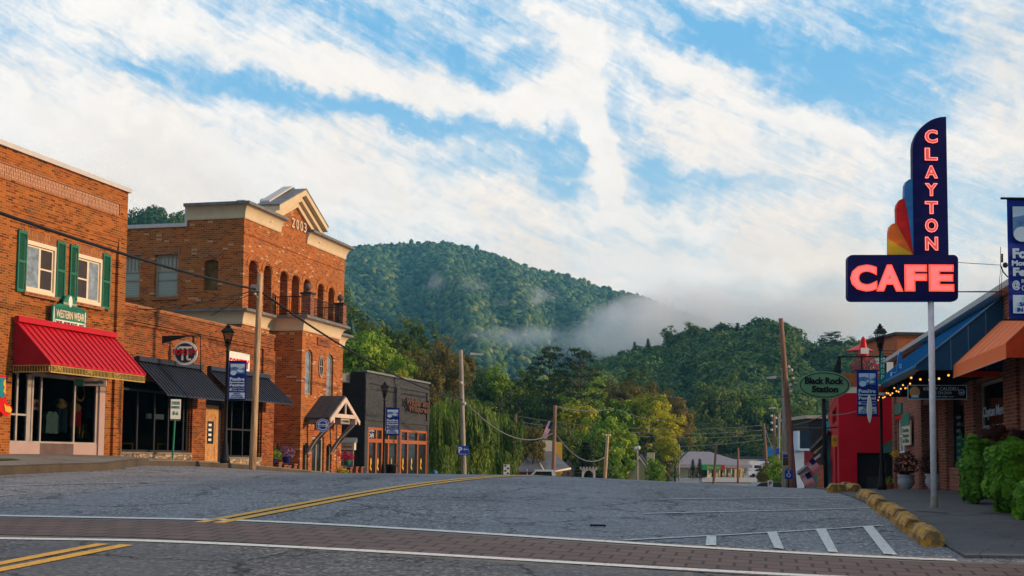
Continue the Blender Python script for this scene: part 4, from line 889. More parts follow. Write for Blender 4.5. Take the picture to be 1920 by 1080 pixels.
for i, ch in enumerate('2003'):
    p_ = [(545, 550), (553.5, 558), (561, 565.5), (568, 572.5)][i]; a, b = F3.uz(p_[0], 425)[0], F3.uz(p_[1], 425)[0]
    lettering(ch, F3.M, a, b, F3.uz(558, 431)[1], F3.uz(558, 413)[1], -.03, CREAM2, r3, .0, .03, name='date_numeral')
# bay with balcony
DB = 1.35; xb0, xb1_ = F3.uz(565.5, 700, DB)[0], F3.uz(635, 700, DB)[0]
m = MB(F3.M); bw = xb1_-xb0
def bx_(p1, p2): return wbox(F3, p1, p2, DB)
t1 = bx_((573, 655.5), (585, 741)); t2 = bx_((613.5, 661), (624, 740)); tz = (min(t1[2], t2[2]), (t1[3]+t2[3])/2)
s1 = bx_((567.7, 833), (577.7, 878)); s2 = bx_((612, 829), (621.5, 875)); dd = bx_((585.5, 818), (606.5, 890)); szt = (s1[3]+s2[3])/2; szb = szt-1.25
m2 = Matrix(F3.M) @ Matrix.Translation((0, -DB, 0)); m.M = m2
wall(m, xb0, xb1_, -4, zlc0+.1, [(t1[0], t1[1], tz[0], tz[1], .25), (t2[0], t2[1], tz[0], tz[1], .25), (s1[0], s1[1], szb, szt, .2), (s2[0], s2[1], szb, szt, .2), (dd[0], dd[1], -3, dd[3])], 0, .2)
m.M = F3.M; m.poly([(xb0, -DB, -4), (xb0, 0, -4), (xb0, 0, zlc0+.1), (xb0, -DB, zlc0+.1)]); m.poly([(xb1_, -DB, -4), (xb1_, 0, -4), (xb1_, 0, zlc0+.1), (xb1_, -DB, zlc0+.1)])
m.build('entrance_bay', BRICK2, r3)
for t_ in (t1, t2): window(m2, t_[0]+.01, t_[1]-.01, tz[0]+.01, tz[1]-.01, .09, TAUPE, BGLASS, r3, w=.06, nh=2, arch=.24)
for t_ in (s1, s2): window(m2, t_[0]+.01, t_[1]-.01, szb+.01, szt-.01, .09, TAUPE, DGLASS, r3, w=.05, arch=.19)
window(m2, dd[0]+.01, dd[1]-.01, -2.9, dd[3]-.01, .08, TAUPE, DGLASS, r3, w=.12, nv=2, name='entrance_door')
ov = bx_((597, 664.7), (604.5, 709)); m = MB(m2); cx_, cz_ = (ov[0]+ov[1])/2, (ov[2]+ov[3])/2; rx, rz = (ov[1]-ov[0])/2, (ov[3]-ov[2])/2
for i in range(24):
    a_, b_ = 2*math.pi*i/24, 2*math.pi*(i+1)/24; m.prism([(cx_+rx*f*math.cos(t), cz_+rz*g*math.sin(t)) for f, g, t in ((1, 1, a_), (.78, .84, a_), (.78, .84, b_), (1, 1, b_))], -.05, -.001)
f = m.build('window', TAUPE, r3); m = MB(m2); m.disc(cx_, cz_, rx*.8, -.02, -.002, 20, rz*.86); m.build('pane', DGLASS, f); m = MB(m2); m.box(cx_-.02, cx_+.02, -.04, -.02, cz_-rz*.84, cz_+rz*.84); m.box(cx_-rx*.8, cx_+rx*.8, -.038, -.021, cz_-.02, cz_+.02); m.build('muntins', TAUPE, f)
pq = bx_((594.5, 629.6), (616, 656)); m = MB(m2); m.box(pq[0], pq[1], -.05, -.002, pq[2]+.1, pq[3]-.05); pl = m.build('plaque', M_('terracotta plaque', (.22,.075,.045), .7), r3)
lettering('CITIZENS BANK', m2, pq[0]+.2, pq[1]-.2, (pq[2]+pq[3])/2-.02, (pq[2]+pq[3])/2+.14, -.055, BRICK1D, pl, .01)
path = [(0, ys_+.35), (0, 0), (xb0, 0), (xb0, -DB), (xb1_, -DB), (xb1_, 0), (L3, 0), (L3, 3)]
cornice(path, zlc0, zlc1+.02, .32, .1)
m = MB(F3.M); m.box(xb0-.28, xb1_+.28, -DB-.3, -.0, zlc1+.03, zlc1+.06); m.box(.05, L3, -.3, 0, zlc1+.031, zlc1+.055); m.build('balcony_floor', ROOFG, r3)
zb_ = zlc1+.06
for (px_, yy) in ((xb0+.22, -DB-.12), (xb1_-.22, -DB-.12)):
    m = MB(F3.M); m.box(px_-.2, px_+.2, yy-.2, yy+.2, zb_, zb_+.88); pier = m.build('balcony_pier', BRICK3, r3)
    m = MB(F3.M); m.box(px_-.25, px_+.25, yy-.25, yy+.25, zb_+.88, zb_+.96); m.build('pier_cap', DKSTEEL, pier)
    m = MB(F3.M); m.lathe((px_, yy, zb_+.96), [(.1, 0), (.05, .06), (.04, .1)], 12); m.ball((px_, yy, zb_+.26+.96-.02), .15); m.build('ball_finial', M_('grey brown stone', (.13,.10,.09), .7) if 'grey brown stone' not in bpy.data.materials else bpy.data.materials['grey brown stone'], pier)
m = MB(F3.M)
def rail(m, a, b, z, h=.8, n_=14):
    a, b = Vector((*a, z)), Vector((*b, z))
    for hh in (.08, h): m.tube([a+Vector((0,0,hh)), b+Vector((0,0,hh))], .02, 5)
    for i in range(n_+1): p = a+(b-a)*i/n_; m.tube([p+Vector((0,0,.08)), p+Vector((0,0,h))], .009, 4)
    m.tube([a, a+Vector((0,0,h+.08))], .03, 5); m.tube([b, b+Vector((0,0,h+.08))], .03, 5)
rail(m, (xb0+.05, -.1), (xb0+.05, -DB+.0), zb_); m.build('railing', BLACKM, r3)
m = MB(F3.M); rail(m, (xb0+.45, -DB-.12), (xb1_-.45, -DB-.12), zb_, n_=34); m.build('railing', BLACKM, r3)
m = MB(F3.M); rail(m, (xb1_-.05, -DB), (xb1_-.05, -.1), zb_); m.build('railing', BLACKM, r3)
# porch roof over the door
DP = 2.45; zr = F3.uz(647, 742, DP)[1]; xm = (dd[0]+dd[1])/2+.1; gl = F3.uz(617.5, 785, DP); gr_ = F3.uz(673, 785, DP); hwid = (gr_[0]-gl[0])/2; xm = (gr_[0]+gl[0])/2; zg = (gl[1]+gr_[1])/2
xm = min(xm, (xb0+xb1_)/2+.25); hwid = min(hwid, 1.9)
m = MB(F3.M)
for s_ in (-1, 1): m.prism([(xm, zr), (xm+s_*hwid, zg), (xm+s_*hwid, zg-.09), (xm, zr-.09)], -DP, -DB)
pr = m.build('porch_roof', ROOFD, r3)
m = MB(F3.M)
for s_ in (-1, 1): m.prism([(xm, zr-.06), (xm+s_*(hwid+.02), zg-.06), (xm+s_*(hwid-.02), zg-.24), (xm, zr-.26)], -DP-.06, -DP-.0)
m.box(xm-hwid*.72, xm+hwid*.72, -DP-.05, -DP+.01, zg+.02, zg+.18); m.box(xm-.05, xm+.05, -DP-.055, -DP+.01, zg+.18, zr-.2)
m.box(xm-hwid*.78, xm-hwid*.7, -DP-.04, -DB, zg-.22, zg+.02); m.box(xm+hwid*.7, xm+hwid*.78, -DP-.04, -DB, zg-.22, zg+.02); m.build('gable_truss', ASHW, pr)
for s_ in (-1, 1):
    m = MB(F3.M); x = xm+s_*hwid*.74; m.prismx([(-DB, zg-1.25), (-DB, zg-1.5), (-DP+.25, zg-.22), (-DP+.0, zg-.22)], x-.07, x+.07); m.build('strut', STRUT, pr)
m = MB(F3.M); m.box(xm-.5, xm+.5, -DP-.03, -DP+.03, zg-.22, zg+.0); psn = m.build('hanging_board', TAUPE, pr)
lettering('CHAMBER', F3.M, xm-.42, xm+.42, zg-.16, zg-.07, -DP-.035, DKSTEEL, psn, .0)
q = P(605.2, 797.5, 51.6); m = MB(yawM(q)); m.disc(0, 0, .27, -.03, .03, 28); bs = recenter(m.build('round_sign', SIGNBLUE, None, 'round blue and white seal sign hanging beside the porch gable', 'sign'))
m = MB(yawM(q)); m.ring(0, 0, .17, .20, -.04, -.031, 24); m.ring(0, 0, .245, .262, -.04, -.031, 24); m.box(-.19, .19, -.05, -.041, -.05, .05); m.build('white_rings', WHITEP, bs); lettering('MERCHANT', yawM(q), -.16, .16, -.025, .03, -.055, SIGNBLUE, bs, .0)
m = MB(); q2 = P(493, 378, 55); m.tube([q2-Vector((0,0,.8)), q2], .07, 8); m.ball(q2, .14); recenter(m.build('roof_vent', CAPW, None, 'white roof vent pipe left of the gable', 'vent'))
# ---- black painted brick building
a4 = P(683, 780, 66); F4 = Fac.__new__(Fac); F4.set(a4, Vector((a4.x+.25, a4.y+1, 0)), gz(a4.x, a4.y)-.6); L4 = F4.uz(803, 780)[0]
r4 = bld('black_brick_building', F4, 'low black painted brick shop with copper orange window frames')
zt4 = F4.uz(740, 708)[1]; zs4 = F4.uz(683, 718)[1]; xs4 = F4.uz(692, 710)[0]; zo = F4.uz(720, 803)[1]; zob = zo-3.2
g1 = (F4.uz(689, 830)[0], F4.uz(745, 830)[0], zob, zo); g2 = (F4.uz(750, 830)[0], F4.uz(799.5, 830)[0], zob, zo)
m = MB(F4.M); wall(m, 0, L4, -4, zt4-.0, [g1, g2], 0, .25)
m.box(0, L4, -.06, -.001, zo+.35, zo+.6); m.box(0, F4.uz(688.5, 800)[0], -.05, -.002, -4, zo+.35); m.box(F4.uz(745.5, 800)[0], F4.uz(749.5, 800)[0], -.05, -.002, -4, zo+.34); m.box(F4.uz(800, 800)[0], L4, -.05, -.002, -4, zo+.35)
for p0, p1 in ((683, 690), (741, 748), (799, 803)): m.box(F4.uz(p0, 760)[0], F4.uz(p1, 760)[0], -.08, -.0025, zo+.6, zt4-.55)
m.box(0, L4, -.07, -.0028, zt4-.55, zt4-.35)
m.build('wall', BBLACK, r4)
m = MB(F4.M); m.box(-.02, L4+.04, -.12, .3, zt4, zt4+.1); m.build('parapet_cap', M_('cap grey metal', (.17,.175,.18), .4), r4)
F4s = F4.side(0, 9); m = MB(F4s.M); wall(m, 0, 9, -4, zs4, [], 0); m.box(8.2, 9, .001, .3, zs4, zt4); m.box(0, 9, .31, L4, zs4-.3, zs4-.2); m.build('side_wall', M_('black render', (.022,.020,.021), .7, var=.4, scale=2), r4)
m = MB(F4s.M); m.box(0, 8.2, -.05, .3, zs4, zs4+.07); m.build('side_cap', bpy.data.materials['cap grey metal'], r4)
zm_ = F4.uz(720, 827)[1]
for g, pxs in ((g1, (690, 705, 716, 728, 744.5)), (g2, (751, 764, 783, 799))):
    xs_ = [F4.uz(p, 830)[0] for p in pxs]; m = MB(F4.M)
    for x in xs_: m.box(x-.09, x+.09, -.02, .12, zob, zo)
    for a, b in zip(xs_, xs_[1:]):
        for z, h in ((zo-.13, .13), (zm_-.1, .2), (zob, .3)): m.box(a+.09, b-.09, -.015, .115, z, z+h)
    f = m.build('window', WOODO, r4)
    for a, b in zip(xs_, xs_[1:]): m = MB(F4.M); m.box(a+.09, b-.09, .06, .08, zob+.3, zo-.13); m.build('pane', DGLASS, f)
    for a, b in list(zip(xs_, xs_[1:])):
        c_ = (a+b)/2; m = MB(F4.M); m.disc(c_, zm_-1.1, .10, .045, .055, 10, .2); m.disc(c_-.06, zm_-1.4, .07, .045, .055, 10, .14); m.disc(c_+.07, zm_-1.5, .05, .045, .055, 8, .1); m.build('flower_decal', YEL, f)
a = F4.uz(694, 811); lettering('ROVER', F4.M, a[0]-.3, a[0]+.6, a[1]+.05, a[1]+.25, .0, PALEB, r4, .01); lettering('CAFE', F4.M, a[0]-.3, a[0]+.55, a[1]-.25, a[1]-.05, .0, PALEB, r4, .01)
q = wbox(F4, (753, 745), (801, 776)); hh = q[3]-q[2]
sg = empty('script_sign', F4.M @ Matrix.Translation(((q[0]+q[1])/2, -.15, q[2])), 'rusty script lettering sign on the black brick wall', 'sign')
lettering('Wicker and', F4.M, q[0], q[1]-.5, q[2]+hh*.45, q[3], -.2, RUST, sg, .03, .08, shear=.2); lettering('Wildcrest', F4.M, q[0]+.4, q[1]-.3, q[2], q[2]+hh*.45, -.2, RUST, sg, .03, .08, shear=.2)
m = MB(F4.M); m.box(q[0], q[1], -.12, -.09, q[2]+hh*.42, q[2]+hh*.47); m.build('mounting_rail', DKSTEEL, sg)
q = P(653.5, 718, 70); m = MB(yawM(q, .24)); w = 29/2400*70/2; h = .5
m.box(-w, w, -w, w, 0, .06); m.box(-w+.02, w-.02, -w+.02, w-.02, .06, h); ac = m.build('air_conditioner', M_('beige metal', (.42,.40,.35), .5), None, 'beige rooftop air conditioner on the black shop', 'air conditioner'); recenter(ac)
m = MB(yawM(q, .24))
for k_ in range(9): m.box(-w*.3, w-.05, -w-.01, -w+.02, .1+.04*k_, .115+.04*k_)
m.box(-w, w, -w, w, h, h+.04); m.build('grille', M_('grille grey', (.2,.19,.17), .6), ac)
q = P(676, 716, 69); m = MB(yawM(q, .24)); m.box(-.6, .3, -.3, .3, 0, .42); m.tube([(-.25, -.4, 0), (-.25, -.4, .75)], .03, 6); m.lathe((.1, 0, .42), [(.2, 0), (.2, .15), (.12, .2)], 12); recenter(m.build('roof_unit', DKSTEEL, None, 'dark metal roof unit with a pipe beside the air conditioner', 'roof unit'))
# information kiosk
a = P(647, 830, 62); k0 = yawM(Vector((a.x, a.y, gz(a.x, a.y)-.3)), -.1); kw = 37/2400*62/2; zk_ = a.z-(gz(a.x, a.y)-.3)
kr = empty('notice_kiosk', k0, 'cream notice kiosk with posters beside the black side wall', 'kiosk'); m = MB(k0)
m.box(-kw+.04, -kw+.12, 0, .1, 0, zk_); m.box(kw-.16, kw-.06, 0, .1, 0, zk_); m.box(-.05, .03, .01, .09, 0, zk_-.35); m.box(-kw+.1, kw-.1, .0, .1, .8, .9); m.build('frame', TAUPE, kr)
m = MB(k0); m.box(-kw, kw, -.1, .3, zk_-.35, zk_); h_ = m.build('header', CREAM2, kr); lettering('Visitor Information', k0, -kw+.1, kw-.1, zk_-.25, zk_-.1, -.105, DKSTEEL, h_, .0)
m = MB(k0); m.prismx([(-.2, zk_), (.4, zk_), (.4, zk_+.25)], -kw-.03, kw+.03); m.build('kiosk_roof', ROOFG, kr)
for x0_, mt in ((-kw+.14, MIDB), (.05, SIGNBLUE)):
    m = MB(k0); m.box(x0_, x0_+.32, .03, .06, .95, zk_-.4); p_ = m.build('poster', PALEB, kr); m = MB(k0); m.box(x0_+.04, x0_+.28, .02, .029, 1.1, 1.35); m.box(x0_+.04, x0_+.28, .02, .029, 1.45, 1.7); m.build('poster_print', mt, p_)
# ================================================================= RIGHT ROW
FLB = []
rd = Vector((.17, 1.0, 0)).normalized()
def rp(Y, d=0): return Vector((5.65+.17*Y, Y, 0))
F5 = Fac.__new__(Fac); F5.set(rp(43.9), rp(15.5), gz(13.1, 43.9)-.05)
BZ = F5.base
def U5(px, py=860, d=0): return F5.uz(px, py, d)
# pavement
q_ = [Vector(hit(px, py, .0).xy) for px, py in ((1790, 1046), (1560, 913))]
sdir = (q_[1]-q_[0]).normalized(); s0_ = q_[0]+Vector((.12, 0)); s1_ = q_[0]+sdir*42
patch('sidewalk', [s0_, s0_+Vector((12, -1.4)), Vector((5.65+.17*55+14, 55)), s1_+Vector((.2, 0))], 30, 90, .035, WALKR, .15, kind='structure')
for a_, b_ in (((1640, 968), (1925, 962)), ((1622, 935), (1830, 938))):
    strip('pavement_joint', hit(*a_, .04).xy+Vector((.6, 0)), hit(*b_, .04).xy, .02, BLACKM, .042, 20)
for a_, b_ in (((1718, 958), (1780, 963)), ((1838, 962), (1925, 966))): strip('pavement_patch', hit(*a_, .04).xy, hit(*b_, .04).xy, .07, BLACKM, .046, 8)
def rnd_stop(seed):
    r_ = random.Random(seed); L_ = 1.16; m = MB(); prf = [(-.135, -.05), (-.135, .10), (-.075, .20), (.065, .20), (.135, .10), (.135, -.05)]; n_ = 9; rings = []
    for i in range(n_+1):
        x = -L_/2+L_*i/n_; e = .035 if i in (0, n_) else 0
        rings.append(m.V([(x+r_.uniform(-.012, .012), y*(1-e*2)+r_.uniform(-.007, .007), z*(1-e*1.5)+r_.uniform(-.007, .007)) for y, z in prf]))
    for a, b in zip(rings, rings[1:]):
        for j in range(6): m.F([a+j, a+(j+1) % 6, b+(j+1) % 6, b+j])
    m.F([rings[0]+j for j in reversed(range(6))]); m.F([rings[-1]+j for j in range(6)])
    return m
stops_px = [(1752, 1027), (1716, 1001), (1688, 979), (1657, 958), (1638, 944), (1606, 925), (1591, 919), (1578, 915.5), (1565, 913)]
labs = ['nearest yellow wheel stop, with the broken end facing the crosswalk', 'second nearest yellow wheel stop, just beyond the crosswalk end one', 'third yellow wheel stop from the crosswalk', 'fourth yellow wheel stop from the crosswalk, level with the white pole', 'fifth yellow wheel stop, last before the gap in the row',
        'yellow wheel stop just beyond the gap in the row', 'seventh yellow wheel stop from the crosswalk', 'eighth yellow wheel stop, next to last at the crest', 'farthest yellow wheel stop at the crest of the road']
protos = []
for i, (px, py) in enumerate(stops_px):
    h_ = hit(px, py); yaw_ = math.atan2(sdir.y, sdir.x)+random.uniform(-.05, .05)
    if i < 3: o = rnd_stop(i).build('wheel_stop', YSTOP); protos.append(o)
    else: o = protos[i % 3].copy(); C.objects.link(o)
    nx_ = hit(*stops_px[min(i+1, 8)]); pv_ = hit(*stops_px[max(i-1, 0)]); sp__ = (nx_-h_).length if i < 8 else (h_-pv_).length; sp__ = min(max(sp__, 1.1), 2.3)*.74; o.scale = (sp__/1.16, 1.05, 1.05)
    tag(o, labs[i], 'wheel stop', 'yellow wheel stops along the right kerb')
    h_ = h_+Vector((sdir.x, sdir.y, 0))*sp__*.55; o.location = (h_.x+.02, h_.y, gz(h_.x, h_.y)); sl = (gz(h_.x+sdir.x, h_.y+sdir.y)-gz(h_.x-sdir.x, h_.y-sdir.y))/2
    o.rotation_euler = (0, -math.atan(sl), yaw_)
# ---- brick storefront with the blue roof
zw5 = F5.uz(1880, 557)[1]+.02; zlo = 2.95
r5 = bld('brick_storefront', F5, 'low brick storefront under a big blue metal awning and an orange canvas awning')
def H5(pa, pb, pt, pbm, pm=None): a = U5(pa)[0]; b = U5(pb)[0]; pm = pm or (pa+pb)/2; return (a, b, F5.uz(pm, pbm)[1], F5.uz(pm, pt)[1])
hA = H5(1684, 1697, 784, 850); hT = H5(1680, 1694, 757, 777); hDoor = (U5(1733)[0], U5(1764.5)[0], -.6, 2.75); hW1 = (*[U5(p)[0] for p in (1779, 1815)], F5.uz(1797, 877)[1], 2.85); hW2 = (*[U5(p)[0] for p in (1833, 1888)], F5.uz(1860, 850)[1], 2.9)
hW3 = (U5(1925)[0], U5(2010)[0], .7, 2.9)
m = MB(F5.M); m.m = 0; wall(m, .0, F5.L, -2, 3.3, [hA, hDoor, hW1, hW2, hW3], 0, .3)
m.m = 1; wall(m, 0, F5.L, 3.3, zw5, [], 0); m.poly([(0, 0, -2), (0, 9, -2), (0, 9, zw5), (0, 0, zw5)]); m.poly([(0, .3, zw5-.2), (F5.L, .3, zw5-.2), (F5.L, 9, zw5-.2), (0, 9, zw5-.2)])
m.build('wall', [BRICK4, BRICK3], r5)
for pa, pb in ((1677, 1682), (1727, 1733), (1765, 1779), (1815.5, 1832.5), (1890, 1915)): m = MB(F5.M); m.box(U5(pa)[0] if pa > 1677 else .0, U5(pb)[0], -.07, -.0015, -2, 3.3); m.build('brick_pier', BRICK3, r5)
m = MB(F5.M); m.box(-.1, F5.L, -.25, .3, zw5-.0, zw5+.12); m.build('gutter', CAPW, r5)
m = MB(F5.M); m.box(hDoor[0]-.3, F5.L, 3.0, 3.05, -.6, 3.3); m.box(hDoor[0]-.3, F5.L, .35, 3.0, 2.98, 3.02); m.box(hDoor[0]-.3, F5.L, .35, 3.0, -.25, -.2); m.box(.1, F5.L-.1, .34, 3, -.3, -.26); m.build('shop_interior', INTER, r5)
window(F5.M, *hA, .05, WHITEP, BGLASS, r5, w=.08, nv=2, nh=2)
m = MB(F5.M); m.box(hT[0], hT[1], -.06, -.002, hT[2], hT[3]); o = m.build('transom_board', M_('dull teal board', (.05,.16,.12), .6), r5)
m = MB(F5.M); m.box(hT[0]-.05, hT[1]+.05, -.05, -.002, hT[2]-.16, hT[2]-.03); m.build('number_board', SRED, r5)
for h_, nm in ((hW1, 'window'), (hW2, 'window'), (hW3, 'window')): window(F5.M, *h_, .12, DKSTEEL if h_ is not hW2 else TAUPE, GLASS, r5, w=.07, nv=1, nh=1)
m = MB(F5.M); xs_ = [U5(p)[0] for p in (1735, 1745, 1757, 1764)]; m.box(xs_[0], xs_[0]+.08, .8, .88, -.3, 2.7); m.box(xs_[1], xs_[1]+.08, .8, .88, -.3, 2.7); m.box(xs_[3]-.08, xs_[3], .8, .88, -.3, 2.7); m.box(xs_[0], xs_[3], .8, .88, 2.1, 2.2); dr = m.build('door', BLACKM, r5)
m = MB(F5.M); m.box(xs_[0]+.08, xs_[3]-.08, .83, .84, -.3, 2.1); m.build('door_glass', GLASS, dr); m = MB(F5.M); m.box(xs_[1]+.1, xs_[3]-.15, .79, .8, 1.15, 1.45); m.build('open_notice', PALEB, dr)
gp = (hW1[0]+.1, hW1[1]-.1); m = MB(F5.M); n_ = 9
pts = [(gp[0], hW1[2]+.1)]+[(gp[1], hW1[2]+.1)]+[(gp[1]-(gp[1]-gp[0])*i/n_, hW1[2]+.85+.22*math.sin(i*2.1)) for i in range(n_+1)]
m.prism(pts, .17, .18); m.build('green_decal', GREENPAN, r5)
m = MB(F5.M); m.box(gp[0]+.1, gp[0]+.5, .17, .18, 1.4, 1.42)
for k_ in range(7): m.box(gp[0]+.12+.05*(k_ % 2), gp[0]+.75-.07*(k_ % 3), .165, .168, 2.2-k_*.17, 2.28-k_*.17)
m.build('white_lettering', PALEB, r5)
lettering('Clayton Merch', F5.M, hW2[0]+.15, hW2[1]-.5, 2.05, 2.35, .11, PALEB, r5, .01, shear=.1); lettering('GIFTS & ANTIQUES', F5.M, hW2[0]+.2, hW2[1]-.6, 1.8, 1.93, .11, PALEB, r5, .0)
m = MB(F5.M)
for k_ in range(6): x = hW2[0]+.15+k_*.26; m.box(x, x+.17, .2, .21, 1.15, 1.65)
m.build('window_cards', PALEB, r5)
m = MB(F5.M)
for k_ in range(6): x = hW2[0]+.15+k_*.26; m.box(x+.03, x+.14, .19, .199, 1.25+.05*(k_ % 2), 1.45)
m.build('card_pictures', MIDB, r5)
# blue awning
dB = 1.75; ue = F5.uz(1882, 620)[0]; uf = F5.uz(1615, 733, dB)[0]; zbot = (F5.uz(1717, 690, dB)[1]+F5.uz(1615, 733, dB)[1])/2; ztp = zw5-.02
m = MB(F5.M); m.prismx([(-.01, ztp), (-dB, zbot), (-dB, zbot-.04), (-.01, ztp-.04)], uf, ue); ab = m.build('blue_awning', BLUEM, r5)
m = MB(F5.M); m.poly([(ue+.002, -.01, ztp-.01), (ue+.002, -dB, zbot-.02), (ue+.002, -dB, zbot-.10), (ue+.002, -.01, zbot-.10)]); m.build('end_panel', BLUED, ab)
m = MB(F5.M)
for k_ in range(1, 5): y = -dB*k_/5; m.box(ue+.003, ue+.012, y-.008, y+.008, zbot-.1, zbot+(ztp-zbot)*(1-k_/5)-.02)
m.tube([(ue+.01, -.02, ztp), (ue+.01, -dB, zbot)], .022, 5); m.build('panel_seams', M_('pale seam', (.10,.22,.34), .5), ab)
m = MB(F5.M); k_ = 60
for i in range(k_): a = uf+(ue-uf)*i/k_; m.prism([(a, zbot-.04), (a+(ue-uf)/k_, zbot-.04), (a+(ue-uf)/k_*.9, zbot-.16), (a+(ue-uf)/k_*.5, zbot-.2), (a+(ue-uf)/k_*.1, zbot-.16)], -dB-.005, -dB+.005)
m.build('scalloped_valance', DKSTEEL, ab)
m = MB(F5.M); nS = 22
for i in range(1, nS): x = uf+(ue-uf)*i/nS; m.prismx([(-.01, ztp+.02), (-dB, zbot+.02), (-dB, zbot+.001), (-.01, ztp+.001)], x-.012, x+.012)
m.build('roof_seams', BLUEM, ab)
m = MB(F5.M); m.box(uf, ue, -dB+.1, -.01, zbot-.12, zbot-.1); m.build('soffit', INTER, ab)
# string of bulbs
bm_ = MB(F5.M); pts = []; ns = 26; lg = empty('string_lights', F5.M @ Matrix.Translation((ue-1.2, -dB+.05, zbot-.3)), 'string of warm glowing bulbs along the edge of the blue awning', 'string lights')
xa_ = uf+.2
for i in range(ns*4+1): t = i/(ns*4); s_ = (t*7) % 1; pts.append((xa_+(ue-1.0-xa_)*t, -dB+.04, zbot-.2-.14*4*s_*(1-s_)))
bm_.tube(pts, .008, 4); bm_.build('cable', WIREM, lg)
for i in range(ns): t = pts[i*4+2]; b_ = MB(F5.M); b_.ball((t[0], t[1], t[2]-.05), .019, 8); b_.build('bulb', BULB, lg)
for i in range(6): t = i/5; b_ = MB(F5.M); b_.ball((ue-1.0+t*1.0, -dB+.04+t*.8, zbot-.2+.1*t-.12*math.sin(3*t)), .024, 8); b_.build('bulb', BULB, lg)
# orange awning
dO = 1.0; uo0 = U5(1880, 603)[0]; uo1 = F5.uz(1886, 676, dO)[0]; zo1 = F5.uz(1880, 603)[1]-.02; zo0 = (F5.uz(1787, 702, dO)[1]+F5.uz(1886, 677, dO)[1])/2; hv = .24
uo0 = F5.uz(1787, 695, dO)[0]
m = MB(F5.M); m.prismx([(-.08, zo1), (-dO, zo0+hv), (-dO, zo0+hv-.02), (-.08, zo1-.02)], uo0, uo1); m.box(uo0, uo1, -dO-.001, -dO+.012, zo0, zo0+hv-.0); ao = m.build('orange_awning', ORANGE, r5)
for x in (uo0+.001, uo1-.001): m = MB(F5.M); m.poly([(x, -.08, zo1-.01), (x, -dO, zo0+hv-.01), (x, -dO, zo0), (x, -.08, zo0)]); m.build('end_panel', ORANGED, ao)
m = MB(F5.M)
for i in range(7): x = uo0+(uo1-uo0)*i/6; m.prismx([(-.08, zo1+.012), (-dO, zo0+hv+.012), (-dO, zo0+hv+.001), (-.08, zo1+.001)], x-.015, x+.015)
m.box(uo0, uo1, -dO-.01, -dO+.01, zo0-.02, zo0-.0); m.build('seams', M_('pale orange seam', (.85,.33,.2), .6), ao)
m = MB(F5.M); m.box(uo1+.5, F5.L, -.6, -.05, 2.6, 3.6); m.build('dark_green_awning', GREENS, r5)
# hanging real-estate sign
q0 = P(1757, 749, 27.4); wq = 108/2400*27.4; T = yawM(q0, R(-6)); hq = 27/2400*27.4
m = MB(T); m.box(-wq/2, wq/2, -.02, .02, 0, hq); cs = recenter(m.build('hanging_sign', BLACKM, None, 'long black hanging sign with a portrait and white lettering under the blue awning', 'sign'))
m = MB(T)
for a in ((-wq/2, -wq/2+.014, 0, hq), (wq/2-.014, wq/2, 0, hq), (-wq/2+.014, wq/2-.014, 0, .014), (-wq/2+.014, wq/2-.014, hq-.014, hq)): m.box(a[0], a[1], -.03, -.021, a[2], a[3])
m.build('sign_border', PALEB, cs)
lettering('KRISTY CAUDELL', T, -wq*.23, wq*.38, hq*.62, hq*.86, -.022, PALEB, cs, .01); lettering('706.754.2434', T, -wq*.1, wq*.24, hq*.36, hq*.56, -.022, PALEB, cs, .0); lettering('caudellrealty.com', T, -wq*.1, wq*.28, hq*.12, hq*.27, -.022, PALEB, cs, .0)
m = MB(T); m.disc(-wq*.38, hq*.5, wq*.09, -.03, -.021, 16, hq*.4); m.build('portrait_hair', STRAW, cs); m = MB(T); m.disc(-wq*.38, hq*.58, wq*.035, -.04, -.031, 12, hq*.2); m.build('portrait_face', M_('portrait skin', (.5,.28,.2), .7), cs)
m = MB(T); m.prism([(-wq*.45, hq*.12), (-wq*.31, hq*.12), (-wq*.33, hq*.3), (-wq*.43, hq*.3)], -.045, -.041); m.build('portrait_collar', PALEB, cs)
m = MB(T); m.ring(wq*.41, hq*.5, .05, .065, -.03, -.021, 16); m.disc(wq*.41, hq*.48, .035, -.028, -.021, 12, .02); m.build('round_logo', PALEB, cs)
m = MB(T)
for s_ in (-.3, .33): m.tube([(s_*wq, 0, hq), (s_*wq, 0, hq+.35)], .006, 4)
m.build('chain', WIREM, cs)
# garden sign on the wall
g_ = (U5(1699)[0], U5(1714.5)[0], F5.uz(1706, 835)[1], F5.uz(1706, 773)[1]); gh = g_[3]-g_[2]; gw = g_[1]-g_[0]; m = MB(F5.M)
m.box(g_[0], g_[1], -.12, -.075, g_[2], g_[2]+gh*.74); gs = recenter(m.build('garden_sign', CREAM2, None, 'tall cream wall sign topped with painted green leaves on the pink brick', 'sign'))
m = MB(F5.M); m.prism([(g_[0], g_[2]+gh*.6), (g_[1], g_[2]+gh*.6), (g_[1], g_[2]+gh*.85), (g_[0]+gw*.8, g_[3]), (g_[0]+gw*.65, g_[2]+gh*.88), (g_[0]+gw*.45, g_[3]+.05), (g_[0]+gw*.3, g_[2]+gh*.88), (g_[0]+gw*.12, g_[3]-.02), (g_[0], g_[2]+gh*.8)], -.14, -.121); m.build('leaf_crest', GREENS, gs)
for k_, s_ in enumerate(('Garden', 'Treasures', '& Gifts')): lettering(s_, F5.M, g_[0]+gw*.12, g_[1]-gw*.12, g_[2]+gh*(.40-.16*k_), g_[2]+gh*(.52-.16*k_), -.13, GREENS, gs, .01)
